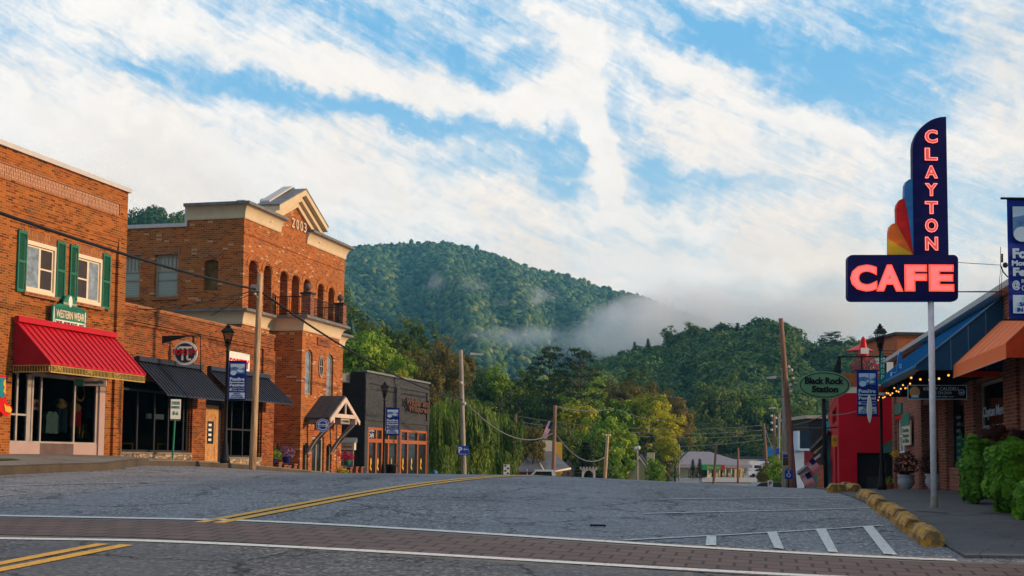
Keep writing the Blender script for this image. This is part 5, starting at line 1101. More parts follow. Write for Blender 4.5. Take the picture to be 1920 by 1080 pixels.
# ---- red stucco building with roof terrace
a6 = P(1556, 800, 60); b6 = P(1572.5, 800, 46.5)
F6 = Fac.__new__(Fac); F6.set(a6, b6, gz(b6.x, b6.y)-.6); F6b = Fac.__new__(Fac); F6b.set(b6, b6+F6.inw*8, F6.base)
r6 = bld('red_building', F6, 'bright red stucco building with a glass railed roof terrace')
zr6 = F6b.uz(1600, 700)[1]; zr6w = F6b.uz(1600, 737)[1]; zr6o = F6b.uz(1600, 725)[1]
hD6 = (F6b.uz(1607, 870)[0], F6b.uz(1650, 870)[0]+1.3, -.5, F6b.uz(1640, 849)[1])
m = MB(F6b.M); wall(m, 0, F6b.L, -2, zr6w, [hD6], 0, .4); m.M = F6.M
cyl_ = (F6.L*.30, F6.L*.85, F6.uz(1566, 812)[1]+.1, F6.uz(1566, 750)[1]); wall(m, 0, F6.L, -2, zr6w, [(F6.L*.62, F6.L*.84, .2, 2.4), (F6.L*.35, F6.L*.8, 3.3, zr6w-.35)], 0, .3); m.build('wall', BREDP, r6)
m = MB(F6b.M); m.box(-.02, F6b.L, -.02, .3, zr6w, zr6o); m.build('white_band', CREAM2, r6)
m = MB(F6b.M); m.box(-.03, F6b.L, -.04, .3, zr6o, zr6); m.M = F6.M; m.box(0, F6.L, -.04, .3, zr6o, zr6); m.box(.0, F6.L, -.02, .3, zr6w, zr6o); m.build('timber_band', WOODO, r6)
m = MB(F6b.M); m.box(.1, F6b.L, .31, F6.L, zr6-.25, zr6-.15); m.build('terrace_deck', ROOFG, r6)
m = MB(F6b.M); m.box(hD6[0], hD6[1], .35, .39, -.6, hD6[3]); d6 = m.build('door', DOORB, r6); m = MB(F6b.M); m.box(hD6[0]+.9, hD6[0]+.93, .31, .34, 1.4-.2, 2.0); m.box(hD6[0]+.35, hD6[0]+1.1, .32, .34, .3, 1.2); m.build('door_panel', DKSTEEL, d6)
m = MB(F6.M); m.box(F6.L*.63, F6.L*.83, .2, .28, .2, 2.4); m.box(F6.L*.36, F6.L*.79, .2, .28, 3.3, zr6w-.36); m.build('dark_shutters', M_('dark red shutter', (.06,.008,.012), .6), r6)
# brown structure and cyan shopfront pilaster beyond
m = MB(F6.M); m.box(-.6, -.02, -.15, .4, -2, zr6w-1.0); m.box(-.62, -.03, -.16, .38, 3.0, zr6w-.6); cy = recenter(m.build('cyan_shopfront', CYAN, None, 'cyan painted shopfront post beyond the red building', 'shopfront'))
m = MB(F6.M); m.box(-4.5, -.7, .0, 4, -2, zr6w-.1); recenter(m.build('brown_brick_building', BRICK3, None, 'narrow brown brick building end beyond the cyan shopfront', 'building'))
# glass railing
zt6 = F6b.uz(1600, 667.5)[1]; rt6 = MB(F6b.M); xe6 = F6b.uz(1650, 680)[0]+.2
for x in (0.02, xe6*.5, xe6): rt6.box(x-.03, x+.03, .02, .08, zr6+.0, zt6)
rt6.box(.0, xe6, .02, .08, zt6-.05, zt6); rt6.M = F6.M
k_ = 5
for i in range(k_+1): x = F6.L*(.25+.75*i/k_); rt6.box(x-.05, x+.05, .02, .1, zr6, zt6)
rt6.box(F6.L*.25, F6.L, .02, .08, zt6-.05, zt6); rr_ = rt6.build('railing', BLACKM, r6)
m = MB(F6b.M); m.box(.04, xe6, .045, .055, zr6+.02, zt6-.06); m.build('glass_panel', GLASSG, rr_); m = MB(F6.M); m.box(F6.L*.25, F6.L-.05, .045, .055, zr6+.02, zt6-.06); m.build('glass_panel', GLASSG, rr_)
for px_, lab in ((1612, 'red flowering plant in a basket behind the left terrace glass'), (1632, 'red flowering plant in a basket behind the right terrace glass')):
    q = P(px_, 700, 48); lf = None
    o = empty('flower_basket', Matrix.Translation(q), lab, 'flower basket')
    m = MB(Matrix.Translation(q)); m.lathe((0, 0, -.1), [(.2, 0), (.32, .15), (.34, .2)], 12); m.build('basket', BARK, o)
    FLB.append((o, q))
# red umbrella, open one behind and a folded one in front
q = P(1611, 668, 50); zt_u = P(1611, 646, 50).z; o = empty('patio_umbrella', Matrix.Translation((q.x, q.y, F6.base+zr6-.15)), 'open red patio umbrella on the roof terrace', 'umbrella')
m = MB(); c_ = Vector((q.x, q.y, 0)); n_ = 8; rr_ = 56/2400*50/2; b = m.V([(c_.x, c_.y, zt_u)]+[(c_.x+rr_*math.cos(2*math.pi*(i+.3)/n_), c_.y+rr_*math.sin(2*math.pi*(i+.3)/n_), zt_u-.26) for i in range(n_)])
for i in range(n_): m.F([b, b+1+i, b+1+(i+1) % n_])
m.build('canopy', SRED, o); m = MB(); m.tube([(c_.x, c_.y, F6.base+zr6-.15), (c_.x, c_.y, zt_u-.02)], .03, 6); m.build('pole', BARK, o)
q = P(1619, 668, 48); o = empty('folded_umbrella', Matrix.Translation((q.x, q.y, F6.base+zr6-.15)), 'folded red umbrella standing upright on the roof terrace', 'umbrella')
m = MB(); m.lathe((q.x, q.y, q.z-.2), [(.05, 0), (.17, .15), (.19, .3), (.12, .65), (.09, .85), (.02, .95)], 10); m.build('canopy', SRED, o); m = MB(); m.tube([(q.x, q.y, F6.base+zr6-.15), (q.x, q.y, q.z)], .025, 6); m.build('pole', BARK, o); m = MB(); m.box(q.x-.15, q.x+.15, q.y-.195, q.y-.18, q.z+.08, q.z+.3); m.build('white_patch', WHITEP, o)
# brown roof house behind the blue awning
q = P(1683, 660, 58); T = yawM(Vector((q.x, q.y, 0)), R(4)); wv = 60/2400*58
ztt = P(1683, 623, 58).z; m = MB(T); m.box(0, wv*1.6, 0, 4, 0, ztt-.12); bh = recenter(m.build('timber_penthouse', WOODO, None, 'orange brown boxy roof building rising behind the blue awning', 'building')); m = MB(T); m.box(-.15, wv*1.6, -.15, 4.1, ztt-.12, ztt); m.box(-.22, .1, -.12, 0, ztt-.9, ztt-.6) if False else None; m.build('flat_roof', ROOFD, bh)
q = P(1722, 655, 52); m = MB(yawM(q)); m.prism([(-.3, -.5), (.35, -.5), (.35, .0), (.05, .3), (-.3, -.1)], 0, 1.5); recenter(m.build('roof_dormer', WHITEP, None, 'small white gabled dormer behind the blue awning roof', 'dormer'))
# low white wall / far roof right of terrace
q = P(1664, 690, 54); m = MB(yawM(q)); m.box(-.3, 1.2, 0, 3, -1.5, .45); recenter(m.build('white_parapet', WHITEP, None, 'white parapet wall right of the terrace glass', 'wall'))
m = MB(); 
for k_ in range(3): z = P(1664, 682, 53.5).z+.12*k_+.3; m.tube([(q.x-.4, 53.5, z), (q.x+1.4, 53.5, z)], .015, 4)
recenter(m.build('cable_railing', BLACKM, None, 'thin cable railing above the white parapet', 'railing'))
# ================================================================= CAFE SIGN
SY = hit(1752, 951, .035).y
def sp(px, py): q = P(px, py, SY); return (q.x, q.z)
base = P(1752, 950, SY); cr = empty('cafe_sign', Matrix.Translation((base.x, base.y, base.z)), 'tall navy neon clayton cafe sign with a coloured fan on a white pole', 'sign')
YI = base.y
def spoly(pts): return [sp(*p) for p in pts]
m = MB(); bt, tp = P(1751.8, 951, SY), P(1745.2, 566, SY)
m.tube([bt, (bt+tp)/2, tp+Vector((0, .0, .02))], .058, 20, .054); m.build('pole', POLEW, cr)
m = MB(); m.lathe((bt.x, bt.y, bt.z-.01), [(.075, 0), (.072, .02), (.062, .2), (.059, .22)], 16); m.lathe((bt.x, bt.y, bt.z-.01), [(.12, 0), (.12, .012)], 12); m.build('pole_base', concrete('crumbled base', (.30,.26,.22), False, .8), cr)
def rrect(x0, y0, x1, y1, r, k=5):
    out = []
    for cx_, cy_, a0 in ((x1-r, y1-r, 0), (x0+r, y1-r, 90), (x0+r, y0+r, 180), (x1-r, y0+r, 270)):
        for i in range(k+1): a = R(a0+90*i/k); out.append((cx_+r*math.cos(a), cy_+r*math.sin(a)))
    return out
D0, D1 = YI-.075, YI+.075
m = MB(); m.prism(spoly(rrect(1587.5, 479, 1794, 565.5, 9)), D0, D1); cb = m.build('cafe_box', SNAVY, cr)
m = MB(); m.prism(spoly(rrect(1587.5, 479, 1794, 565.5, 9)), D0-.012, D0-.001) if False else None
tw = [(1771.8, 220.5), (1762, 221), (1751.8, 223.5), (1743, 227), (1736, 231.5), (1729, 237), (1722.6, 244), (1717, 251.5), (1713, 260), (1710, 269), (1708.8, 279), (1709.3, 336), (1711.3, 478.5), (1776.4, 478.5), (1774, 350)]
m = MB(); m.prism(spoly(tw), D0+.01, D1-.01); tb = m.build('tower', SNAVY, cr)
for nm, mt, pts, dd_ in (('blue_fin', SBLUE, [(1709.6, 337), (1703, 337.5), (1698, 341), (1694.5, 349), (1693.7, 372), (1700, 400), (1711, 477), (1710.6, 400)], .05), ('red_fin', SRED, [(1697, 376), (1692, 373.2), (1685, 376), (1680, 384), (1678.6, 392), (1679.4, 419), (1711, 477.5), (1706, 425)], .035),
        ('orange_fin', SORG, [(1679, 418.5), (1671, 421), (1666, 427), (1664.3, 436), (1664.3, 449), (1711, 478)], .02), ('yellow_fin', SYEL, [(1664.3, 449), (1664.3, 478.3), (1711, 478.3)], .03)):
    m = MB(); m.prism(spoly(pts), D0+.04-dd_*.5, D1-.04+dd_*.5); m.build(nm, mt, cr)
Z0 = Matrix.Identity(4)
def neon_letter(ch, x0, x1, y0, y1, tube, bold=.03, second=False, fillm=None):
    (a, c), (b, d) = sp(x0, y1), sp(x1, y0)
    lettering(ch, Z0, a, b, c, d, D0-.012, fillm or NEONF, cr, bold, .012, name='lit_letter')
    me_o = lettering(ch, Z0, a-.0, b+.0, c-.0, d+.0, D0-.03, NEON if fillm is None else NEONP, cr, bold, tube*2.2, outline=.02 if False else tube/((b-a)/.62), name='neon_tube')
for ch, x0, x1 in (('C', 1592, 1641), ('A', 1640.5, 1689.5), ('F', 1693.5, 1734), ('E', 1739, 1784.5)): neon_letter(ch, x0, x1, 498, 547.5, .011, .05)
DIMF = emit('dim lit face', (1.0, .16, .14), .22)
for ch, y0, y1 in zip('CLAYTON', (246, 280, 313, 346, 379.5, 412, 446), (271, 303, 336.5, 369.5, 403, 437.5, 471)):
    o_ = (y0-246)/225*1.0; neon_letter(ch, 1730.5+o_, 1754+o_, y0, y1, .006, .035, fillm=DIMF)
for pts, r_, mt in (([(1794, 492, SY), (1835, 494.5, 20), (1876, 497, 22)], .006, WIREG), ([(1794, 547, SY), (1840, 547, 20), (1882, 547, 22.5)], .012, BLACKM)):
    m = MB(); m.tube([P(*p) for p in pts], r_, 6); recenter(m.build('stay_cable', mt, None, 'thin upper cable from the cafe sign to the roof antenna' if r_ < .01 else 'dark straight rod bracing the cafe sign to the roof edge', 'cable'))
# antenna on the roof
m = MB(); a = P(1876, 463, 23); m.tube([a, P(1876, 500, 23)], .006, 4); m.tube([P(1879, 476, 23), P(1879, 492, 23)], .02, 6); m.tube([P(1876, 498, 23), P(1881, 510, 23), P(1890, 520, 23)], .012, 5); m.tube([P(1877, 500, 23), P(1874, 525, 23), P(1875, 560, 23)], .005, 4); m.tube([P(1879, 500, 23), P(1878, 530, 23), P(1877, 558, 23)], .005, 4); m.ball(P(1885, 497, 23), .05, 8)
recenter(m.build('antenna', DKSTEEL, None, 'roof antenna with hanging leads beside the right banner', 'antenna'))
# ================================================================= STREET LAMPS AND BANNERS
def lamp_proto(h):
    o = empty('street_lamp', Matrix.Identity(4), '', 'street lamp', 'black street lamps with four sided lanterns')
    m = MB(); m.lathe((0,0,0), [(.16, 0), (.16, .12), (.11, .2), (.085, .6), (.06, .65), (.052, 1.2), (.045, h-.75), (.07, h-.72), (.045, h-.68), (.04, h-.6), (.09, h-.55), (.03, h-.5)], 14); m.build('post', BLACKM, o)
    m = MB(); zt = h-.12; zb = h-.5
    for sx in (-1, 1):
        for sy in (-1, 1): m.tube([(sx*.065, sy*.065, zb), (sx*.15, sy*.15, zt)], .012, 5)
    m.box(-.08, .08, -.08, .08, zb-.03, zb); b = m.build('lantern_frame', BLACKM, o)
    m = MB(); b0 = m.V([(sx*.20, sy*.20, zt) for sx, sy in ((-1,-1),(1,-1),(1,1),(-1,1))]); b1 = m.V([(sx*.12, sy*.12, zt+.12) for sx, sy in ((-1,-1),(1,-1),(1,1),(-1,1))]); m.F([b0+3, b0+2, b0+1, b0]); m.F([b1, b1+1, b1+2, b1+3])
    for i in range(4): j = (i+1) % 4; m.F([b0+i, b0+j, b1+j, b1+i])
    m.box(-.07, .07, -.07, .07, zt+.12, zt+.16); m.box(-.09, .09, -.09, .09, zt+.16, zt+.18); m.lathe((0,0,zt+.18), [(.05, 0), (.06, .03), (.02, .08)], 8); m.build('lantern_cap', BLACKM, o)
    m = MB(); m.poly([(-.068, -.068, zb), (.068, -.068, zb), (.142, -.142, zt), (-.142, -.142, zt)]); m.poly([(.068, -.068, zb), (.068, .068, zb), (.142, .142, zt), (.142, -.142, zt)]); m.poly([(-.068, -.068, zb), (-.068, .068, zb), (-.142, .142, zt), (-.142, -.142, zt)]); m.poly([(-.068, .068, zb), (.068, .068, zb), (.142, .142, zt), (-.142, .142, zt)]); m.build('lantern_glass', GLASS, o)
    m = MB(); m.lathe((0,0,zb), [(.035, 0), (.06, .08), (.05, .14), (.02, .17)], 10); m.build('lamp_head', DKSTEEL, o); return o
H0 = 4.2; lp = lamp_proto(H0); first = True
for px, pt, Y, lab, rz in ((428, 612, 38, 'black street lamp with a blue banner in front of the brick cafe', .1), (721.5, 719, 56, 'black street lamp with a blue banner in front of the black shop', .1), (1650, 612, 33, 'black street lamp beside the red building and the pennant sign', .0), (1998, 330, 12.35, 'black street lamp post just outside the right edge carrying the big banner', .0)):
    o = lp if first else copy_tree(lp); first = False; o['label'] = lab
    t = P(px, pt, Y); g = gz(t.x, t.y)+(.03 if px > 1500 else .16); o.location = (t.x, t.y, g); s_ = (t.z-g)/(H0+.06); o.scale = (s_*(.75 if px == 1650 else 1), s_*(.75 if px == 1650 else 1), s_); o.rotation_euler = (0, 0, rz)
def banner(x0, y0, x1, y1, Y, lab, side=-1):
    a, b = P(x0, y0, Y), P(x1, y1, Y); w, h = b.x-a.x, a.z-b.z; T = yawM(Vector((a.x, a.y, b.z)), 0)
    m = MB(T); k = 8
    for i in range(k):
        xa, xb = w*i/k, w*(i+1)/k; f = lambda x: .012*math.sin(x/w*5)
        m.poly([(xa, f(xa), 0), (xb, f(xb), 0), (xb, f(xb), h), (xa, f(xa), h)])
    o = m.build('street_banner', BLUEBAN, None, lab, 'banner', 'blue festival banners'); recenter(o)
    yy = -.018
    m = MB(T); m.box(.1*w, .9*w, yy-.004, yy, .70*h, .93*h); m.build('picture_sky', PALEB, o)
    m = MB(T); m.prism([(.1*w, .68*h), (.9*w, .68*h), (.9*w, .85*h), (.7*w, .80*h), (.5*w, .84*h), (.35*w, .86*h), (.1*w, .84*h)], yy-.008, yy-.005); m.build('picture_hills', MIDB, o)
    m = MB(T); m.disc(.27*w, .70*h, .17*w, yy-.014, yy-.009, 20, .062*h); m.build('banjo_body', PALEB, o)
    m = MB(T); m.prism([(.38*w, .73*h), (.42*w, .715*h), (.86*w, .885*h), (.82*w, .905*h)], yy-.016, yy-.010); m.disc(.68*w, .745*h, .16*w, yy-.0155, yy-.0105, 16, .035*h); m.build('fiddle', PALEB, o)
    L = lambda s, a_, b_, c_, d_, bo=.03: lettering(s, T, a_*w, b_*w, c_*h, d_*h, yy-.002, PALEB, o, bo, .003)
    L('Foxfire', .08, .90, .50, .585, .05); L('Mountaineer', .06, .93, .44, .485, .05); L('Festival', .08, .90, .355, .425, .05); L('@', .06, .22, .24, .32); L('Rabun County', .25, .92, .29, .33, .01); L('Civic Center', .25, .92, .235, .28, .01)
    m = MB(T); m.box(.07*w, .93*w, yy-.004, yy, .05*h, .20*h); m.build('white_panel', PALEB, o)
    for s_, c_ in (('FIRST', .155), ('SATURDAY', .108), ('IN OCTOBER', .062)): lettering(s_, T, (.3 if c_ > .15 else .2 if c_ > .1 else .15)*w, (.7 if c_ > .15 else .8 if c_ > .1 else .86)*w, c_*h, (c_+.035)*h, yy-.0045, BLUEBAN, o, .05, .003)
    r_ = .014 if Y > 20 else .012
    for z in (h, 0):
      m = MB(T); m.tube([(-.12*w, 0, z), (1.12*w, 0, z)] if side > 0 else [(-.15*w, 0, z), (w, 0, z)], r_, 6)
      m.build('banner_rod', BLACKM, o)
    return o
banner(429.5, 677, 461, 751, 37.9, 'blue festival banner on the lamp before the brick cafe'); banner(724, 764.5, 748.5, 816, 55.9, 'blue festival banner on the lamp before the black shop')
banner(1606, 694, 1646, 780, 32.8, 'blue festival banner in front of the red building', 1); banner(1887.5, 372, 1985, 600, 12.3, 'large blue festival banner cut off by the right edge', 1)
# ================================================================= POLES
def pole(name, pts, r0, r1, mt, lab, extra=None, Ybase=None):
    a, b = pts; A, B = P(*a), P(*b); g = gz(A.x, A.y); A = A if A.z > g+.5 else A
    d = (B-A); A2 = A - d*((A.z-(g-.1))/d.z) if d.z else A
    o = empty(name, Matrix.Translation(A2), lab, 'pole'); m = MB(); n_ = 8; m.tube([A2+(B-A2)*i/n_ for i in range(n_+1)], r0, 12, r1); m.build('shaft', mt, o); return o
def arm_light(o, px0, py0, px1, py1, Y, L=.7):
    m = MB(); a, b = P(px0, py0, Y), P(px1, py1, Y); m.tube([a, (a+b)/2+Vector((0,0,.12)), b], .03, 6); m.build('light_arm', STRUT, o)
    m = MB(); m.ball((b.x+(L/2 if px1 > px0 else -L/2), b.y, b.z), .12, 10); 
    me = MB(); s_ = 1 if px1 > px0 else -1; me.prism([(b.x, b.z+.09), (b.x+s_*L, b.z+.02), (b.x+s_*L, b.z-.05), (b.x, b.z-.05)], b.y-.1, b.y+.1); me.build('light_head', CAPW, o)
def insul(o, lst, Y, r=.06):
    for px, py in lst: m = MB(); m.ball(P(px, py, Y), r, 8); m.build('insulator', CAPW, o)
p1 = pole('utility_pole', ((473, 883, 40), (488, 513, 40)), .115, .085, POLE1, 'tall weathered honey coloured wooden pole before the brick cafe')
m = MB(); m.box(*(lambda q: (q.x-.18, q.x+.1, q.y-.1, q.y+.1, q.z-.1, q.z+.12))(P(482, 541, 39.9))); m.tube([P(480, 548, 39.9), P(478, 552, 39.9), P(484, 560, 39.9)], .03, 6); m.build('clamp', STRUT, p1); insul(p1, [(478, 551)], 39.9, .05)
p2 = pole('lamp_pole', ((870, 895, 70), (864, 656, 70)), .15, .11, POLE3, 'pale leaning wooden pole with a street light arm beside the willow'); arm_light(p2, 866, 672, 882, 664, 70, .7); insul(p2, [(865, 718), (871, 757)], 69.8, .09)
m = MB(); q = P(868, 845, 69.6); m.box(q.x-.31, q.x+.31, q.y-.02, q.y+.02, q.z-.26, q.z+.26); ps = recenter(m.build('parking_sign', SIGNBLUE, None, 'blue parking sign with a white p and arrow on the pale pole', 'sign'))
T = yawM(q); lettering('P', T, -.24, -.04, -.12, .2, -.025, WHITEP, ps, .03); m = MB(T); m.box(.02, .25, -.03, -.021, .05, .09); m.prism([(-.0, .07), (.1, .15), (.1, -.01)], -.03, -.021); m.build('arrow', WHITEP, ps); lettering('PARKING', T, -.2, .22, -.22, -.16, -.025, WHITEP, ps, .0)
o = pole('sign_post', ((323, 868, 39), (330, 748, 39)), .03, .03, GREENS, 'green sign post before the cafe window'); 
q = P(329.5, 766, 38.95); m = MB(yawM(q, .3)); m.box(-.15, .15, -.01, .01, -.32, .28); s_ = recenter(m.build('street_sign', WHITEP, None, 'small white rectangular parking rules sign on the green post', 'sign'))
lettering('2 HOUR', yawM(q, .3), -.12, .12, .12, .22, -.012, GREENS, s_, .01); lettering('PARKING', yawM(q, .3), -.12, .12, .0, .08, -.012, GREENS, s_, .01); lettering('8-6', yawM(q, .3), -.08, .08, -.2, -.08, -.012, GREENS, s_, .01)
POL = [((1037, 893, 95), (1041, 760, 95), .16, .12, POLE2, 'leaning brown pole in front of the metal roofed shop'), ((1134, 900, 110), (1139.5, 814, 110), .17, .13, POLE1, 'leaning tan wooden pole left of the small gabled house'),
       ((1082, 862, 150), (1081.5, 814, 150), .17, .13, POLE1, 'short tan pole with a lamp behind the garden arch'), ((1195, 903, 120), (1195, 842, 120), .1, .08, POLE3, 'thin grey lamp post beside the gabled house'),
       ((1176, 902, 130), (1173, 853, 130), .09, .07, POLE2, 'thin dark pole left of the grey lamp post'), ((1217, 890, 150), (1217, 852, 150), .12, .1, POLE2, 'short brown pole right of the small gabled house'), ((1338, 907, 150), (1343, 828, 150), .17, .12, POLE2, 'red brown pole at the corner of the pale yellow building'),
       ((1384, 903, 170), (1384, 840, 170), .17, .12, POLE2, 'brown pole at the right half of the pale yellow building'), ((1440, 906, 140), (1432, 794, 140), .18, .13, POLE2, 'dark brown leaning pole left of the pair with insulators'), ((1454, 905, 120), (1451, 777, 120), .17, .13, POLE2, 'red brown pole with white insulators'),
       ((1459, 905, 115), (1461, 775, 115), .13, .11, POLE3, 'pale pole with crossed brackets right of the red brown one'), ((1472, 912, 62), (1471, 690, 62), .16, .13, POLE3, 'thick grey pole behind the tall brown pole'), ((1488, 913, 55), (1464, 597, 55), .15, .10, POLE2, 'tallest brown leaning wooden pole near the oval green sign'),
       ((1273, 870, 180), (1273, 833, 180), .12, .1, POLE3, 'faint thin pole behind the yellow tree'), ((969, 830, 130), (967, 777, 130), .14, .1, POLE2, 'short pole behind the willow crown')]
PO = []
for a, b, r0, r1, mt, lab in POL: PO.append(pole('utility_pole', (a, b), r0, r1, mt, lab))
arm_light(PO[11], 1470, 712, 1455, 708, 61.8, .45); insul(PO[12], [(1479, 688), (1484, 694), (1487, 710), (1482, 722), (1483, 734)], 54.8, .07); insul(PO[9], [(1447, 780), (1455, 784), (1447, 793), (1447, 806), (1455, 800)], 119, .12)
insul(PO[1], [(1136, 816), (1143, 816)], 109.5, .1); insul(PO[2], [(1078, 811)], 149, .25); insul(PO[3], [(1192, 841), (1197, 840)], 119.5, .2); arm_light(PO[10], 1461, 778, 1454, 765, 114.8, .6)
# ================================================================= WIRES
def wire(pts, r, lab, mt=None, sag=0.0, name='cable'):
    out = []
    Pp = [P(*p) for p in pts]
    for a, b in zip(Pp, Pp[1:]):
        for i in range(13):
            t = i/12; out.append(a+(b-a)*t-Vector((0, 0, sag*4*t*(1-t))))
    m = MB(); m.tube(out, r, 6); recenter(m.build(name, mt or WIREM, None, lab, 'cable'))
wire([(-40, 385, 24), (482, 543, 40)], .036, 'thick black cable crossing the orange brick shop to the wooden pole', sag=.12)
wire([(488, 546, 40), (868, 750, 70)], .036, 'dark cable running from the wooden pole down to the pale light pole', sag=.5, mt=WIREM); wire([(868, 750, 70), (1037, 812, 95)], .04, 'cable from the pale light pole to the leaning brown pole', sag=1.2, mt=WIREG)
wire([(480, 543, 40), (340, 573, 38), (262, 579, 36)], .018, 'thin drop cable from the wooden pole to the cafe roof', sag=.06); wire([(480, 545, 40), (445, 562, 42), (395, 592, 42)], .012, 'thinner drop cable below the cafe roof line', sag=.02)
wire([(1041, 762, 95), (1150, 766, 130), (1260, 790, 140)], .03, 'upper grey cable over the valley trees', mt=WIREG, sag=.3)
for k_, (yl, ym, yr, lab) in enumerate(((780, 803, 797, 'first of the long grey cables spanning the valley'), (790, 811, 806, 'second of the long grey cables spanning the valley'), (797, 818, 815, 'third of the long grey cables spanning the valley'), (826, 838, 824, 'lowest of the long grey cables spanning the valley'))):
    wire([(967 if k_ < 3 else 1041, yl, 130), (1200, ym, 135), (1433, yr, 140)], .035, lab, mt=WIREG, sag=.25)
wire([(1041, 812, 95), (1136, 856, 110)], .045, 'sagging grey cable between the leaning poles', mt=WIREG, sag=1.1); wire([(1240, 745, 80), (1488, 742, 56)], .02, 'dark cable passing in front of the wooded hill', sag=.2)
wire([(1487, 797, 55), (1545, 778, 40), (1610, 770, 36)], .014, 'pale wire rising from the tall brown pole', mt=WIREG, sag=.05)
wire([(1433, 797, 140), (1460, 850, 118), (1560, 800, 90)], .03, 'cable between the far pole pair', mt=WIREG, sag=.6)
m = MB(); m.tube([P(1490, 803, 50), P(1546, 803, 48), P(1570, 801, 47)], .03, 6); recenter(m.build('cable', BLACKM, None, 'thin dark horizontal cable behind the oval sign post', 'cable'))
# ================================================================= OVAL SIGN, PENNANTS, SURFBOARDS
q = P(1545, 722, 36); T = yawM(q); a_, b_ = 49.5/2400*36, 26/2400*36
m = MB(T); m.disc(0, 0, a_, -.04, .04, 48, b_); os_ = m.build('oval_sign', BLACKR, None, 'green oval black rock station sign on a dark post', 'sign'); recenter(os_)
m = MB(T)
for i in range(48):
    a0, a1 = 2*math.pi*i/48, 2*math.pi*(i+1)/48; m.prism([(a_*f*math.cos(t), b_*g*math.sin(t)) for f, g, t in ((.93, .90, a0), (.90, .85, a0), (.90, .85, a1), (.93, .90, a1))], -.05, -.041)
m.build('black_oval_line', BLACKM, os_)
lettering('Black Rock', T, -a_*.74, a_*.74, b_*.05, b_*.55, -.045, BLACKM, os_, .05); lettering('Station', T, -a_*.48, a_*.52, -b_*.55, -b_*.05, -.045, BLACKM, os_, .05)
m = MB(); g = gz(q.x, q.y); m.tube([(q.x+.05, q.y+.08, g-.1), (q.x+.0, q.y+.08, q.z-.2)], .06, 8); m.build('post', BLACKM, os_)
def blade(px, pt, pb, w, Y, mt, nm, lab, mt2=None):
    a, b = P(px, pt, Y), P(px, pb, Y); h = a.z-b.z; ww = w/2400*Y/2; m = MB(yawM(b)); k = 12
    pts = [(ww*math.sin(math.pi*(i/k))**.7, h*i/k) for i in range(k+1)]+[(-ww*math.sin(math.pi*((k-i)/k))**.7, h*(k-i)/k) for i in range(1, k)]
    m.prism(pts, -.025, .025); o = recenter(m.build(nm, mt, None, lab, 'sign')); return o, yawM(b), ww, h
o, T, ww, h = blade(1688, 658, 740, 13, 31, SBLUE, 'surfboard_sign', 'blue surfboard shaped sign hanging at the blue awning')
lettering('S', T, -ww*.4, ww*.4, h*.6, h*.7, -.03, PALEB, o, .01); lettering('U', T, -ww*.4, ww*.4, h*.45, h*.55, -.03, PALEB, o, .01); lettering('P', T, -ww*.4, ww*.4, h*.3, h*.4, -.03, PALEB, o, .01)
for s_, zz in ((-1, .40), (1, .45)):
    m = MB(T); x = s_*ww*1.9; m.box(x-ww*.75, x+ww*.75, -.02, .02, h*(zz-.12), h*(zz+.14)+s_*.03); pn = m.build('side_plaque', PALEB, o); m = MB(T); m.box(x-ww*.5, x+ww*.5, -.03, -.021, h*(zz-.08), h*(zz+.1)); m.build('plaque_print', SBLUE, pn)
o, T, ww, h = blade(1630.5, 740, 793, 9, 31, WHITEP, 'surfboard_sign', 'small white surfboard shaped sign in front of the banner'); m = MB(T); m.tube([(0, 0, h), (0, 0, h+.5)], .008, 4); m.build('hanging_wire', WIREM, o)
a, b = P(1655, 659, 32.6), P(1655, 741, 32.6); h = a.z-b.z; T = yawM(b); w0 = 8/2400*32.6
m = MB(T); m.prism([(-w0*.15, h), (w0*.15, h), (w0, h*.3), (w0*1.15, .0), (-w0*1.0, -.03), (-w0*.9, h*.3)], -.015, .015); o = recenter(m.build('pennant_sign', GREENS, None, 'narrow green pennant sign with a red foot on the right lamp', 'sign'))
m = MB(T); m.box(-w0*.95, w0*1.05, -.02, -.016, h*.07, h*.20); m.build('red_band', SRED, o); m = MB(T); m.box(-w0*.97, w0*1.08, -.02, -.016, .0, h*.06); m.box(-w0*.93, w0*1.02, -.02, -.016, h*.21, h*.25); m.build('white_band', WHITEP, o)
for k_, s_ in enumerate('SHOP'): lettering(s_, T, -w0*.35, w0*.35, h*(.75-.13*k_), h*(.85-.13*k_), -.018, PALEB, o, .01)
# blue litter on the road
q = hit(1121, 988); m = MB(Matrix.Translation(q+Vector((0,0,.01))))
for i in range(7): m.ball((-.09+.03*i, .01*math.sin(i*2), .012+.004*math.sin(i*3)), .026, 8, .014)
m.m = 0; recenter(m.build('cloth', M_('blue cloth', (.01,.015,.09), .9), None, 'crumpled dark blue cloth lying on the asphalt', 'cloth'))
# ================================================================= FOLIAGE
rs = np.random.RandomState(3)
def leaf_quads(cen, nor, size, tint, aspect=1.0, up=None):
    n_ = len(cen); a = rs.normal(size=(n_, 3)); a -= (a*nor).sum(1, keepdims=True)*nor; a /= np.linalg.norm(a, axis=1, keepdims=True)+1e-9
    if up is not None: a = up - (up*nor).sum(1, keepdims=True)*nor; a /= np.linalg.norm(a, axis=1, keepdims=True)+1e-9
    b = np.cross(nor, a); s = size[:, None]
    V = np.stack([cen-a*s*aspect, cen+b*s*.55+nor*s*.12, cen+a*s*aspect, cen-b*s*.55+nor*s*.12], 1).reshape(-1, 3)
    F = np.arange(n_*4).reshape(-1, 4); return V, F, np.repeat(tint, 4)
def mesh_t(name, V, F, T):
    me = fast_mesh(name, V, F); at = me.attributes.new('tint', 'FLOAT', 'POINT'); at.data.foreach_set('value', np.asarray(T, dtype=np.float32)); return me
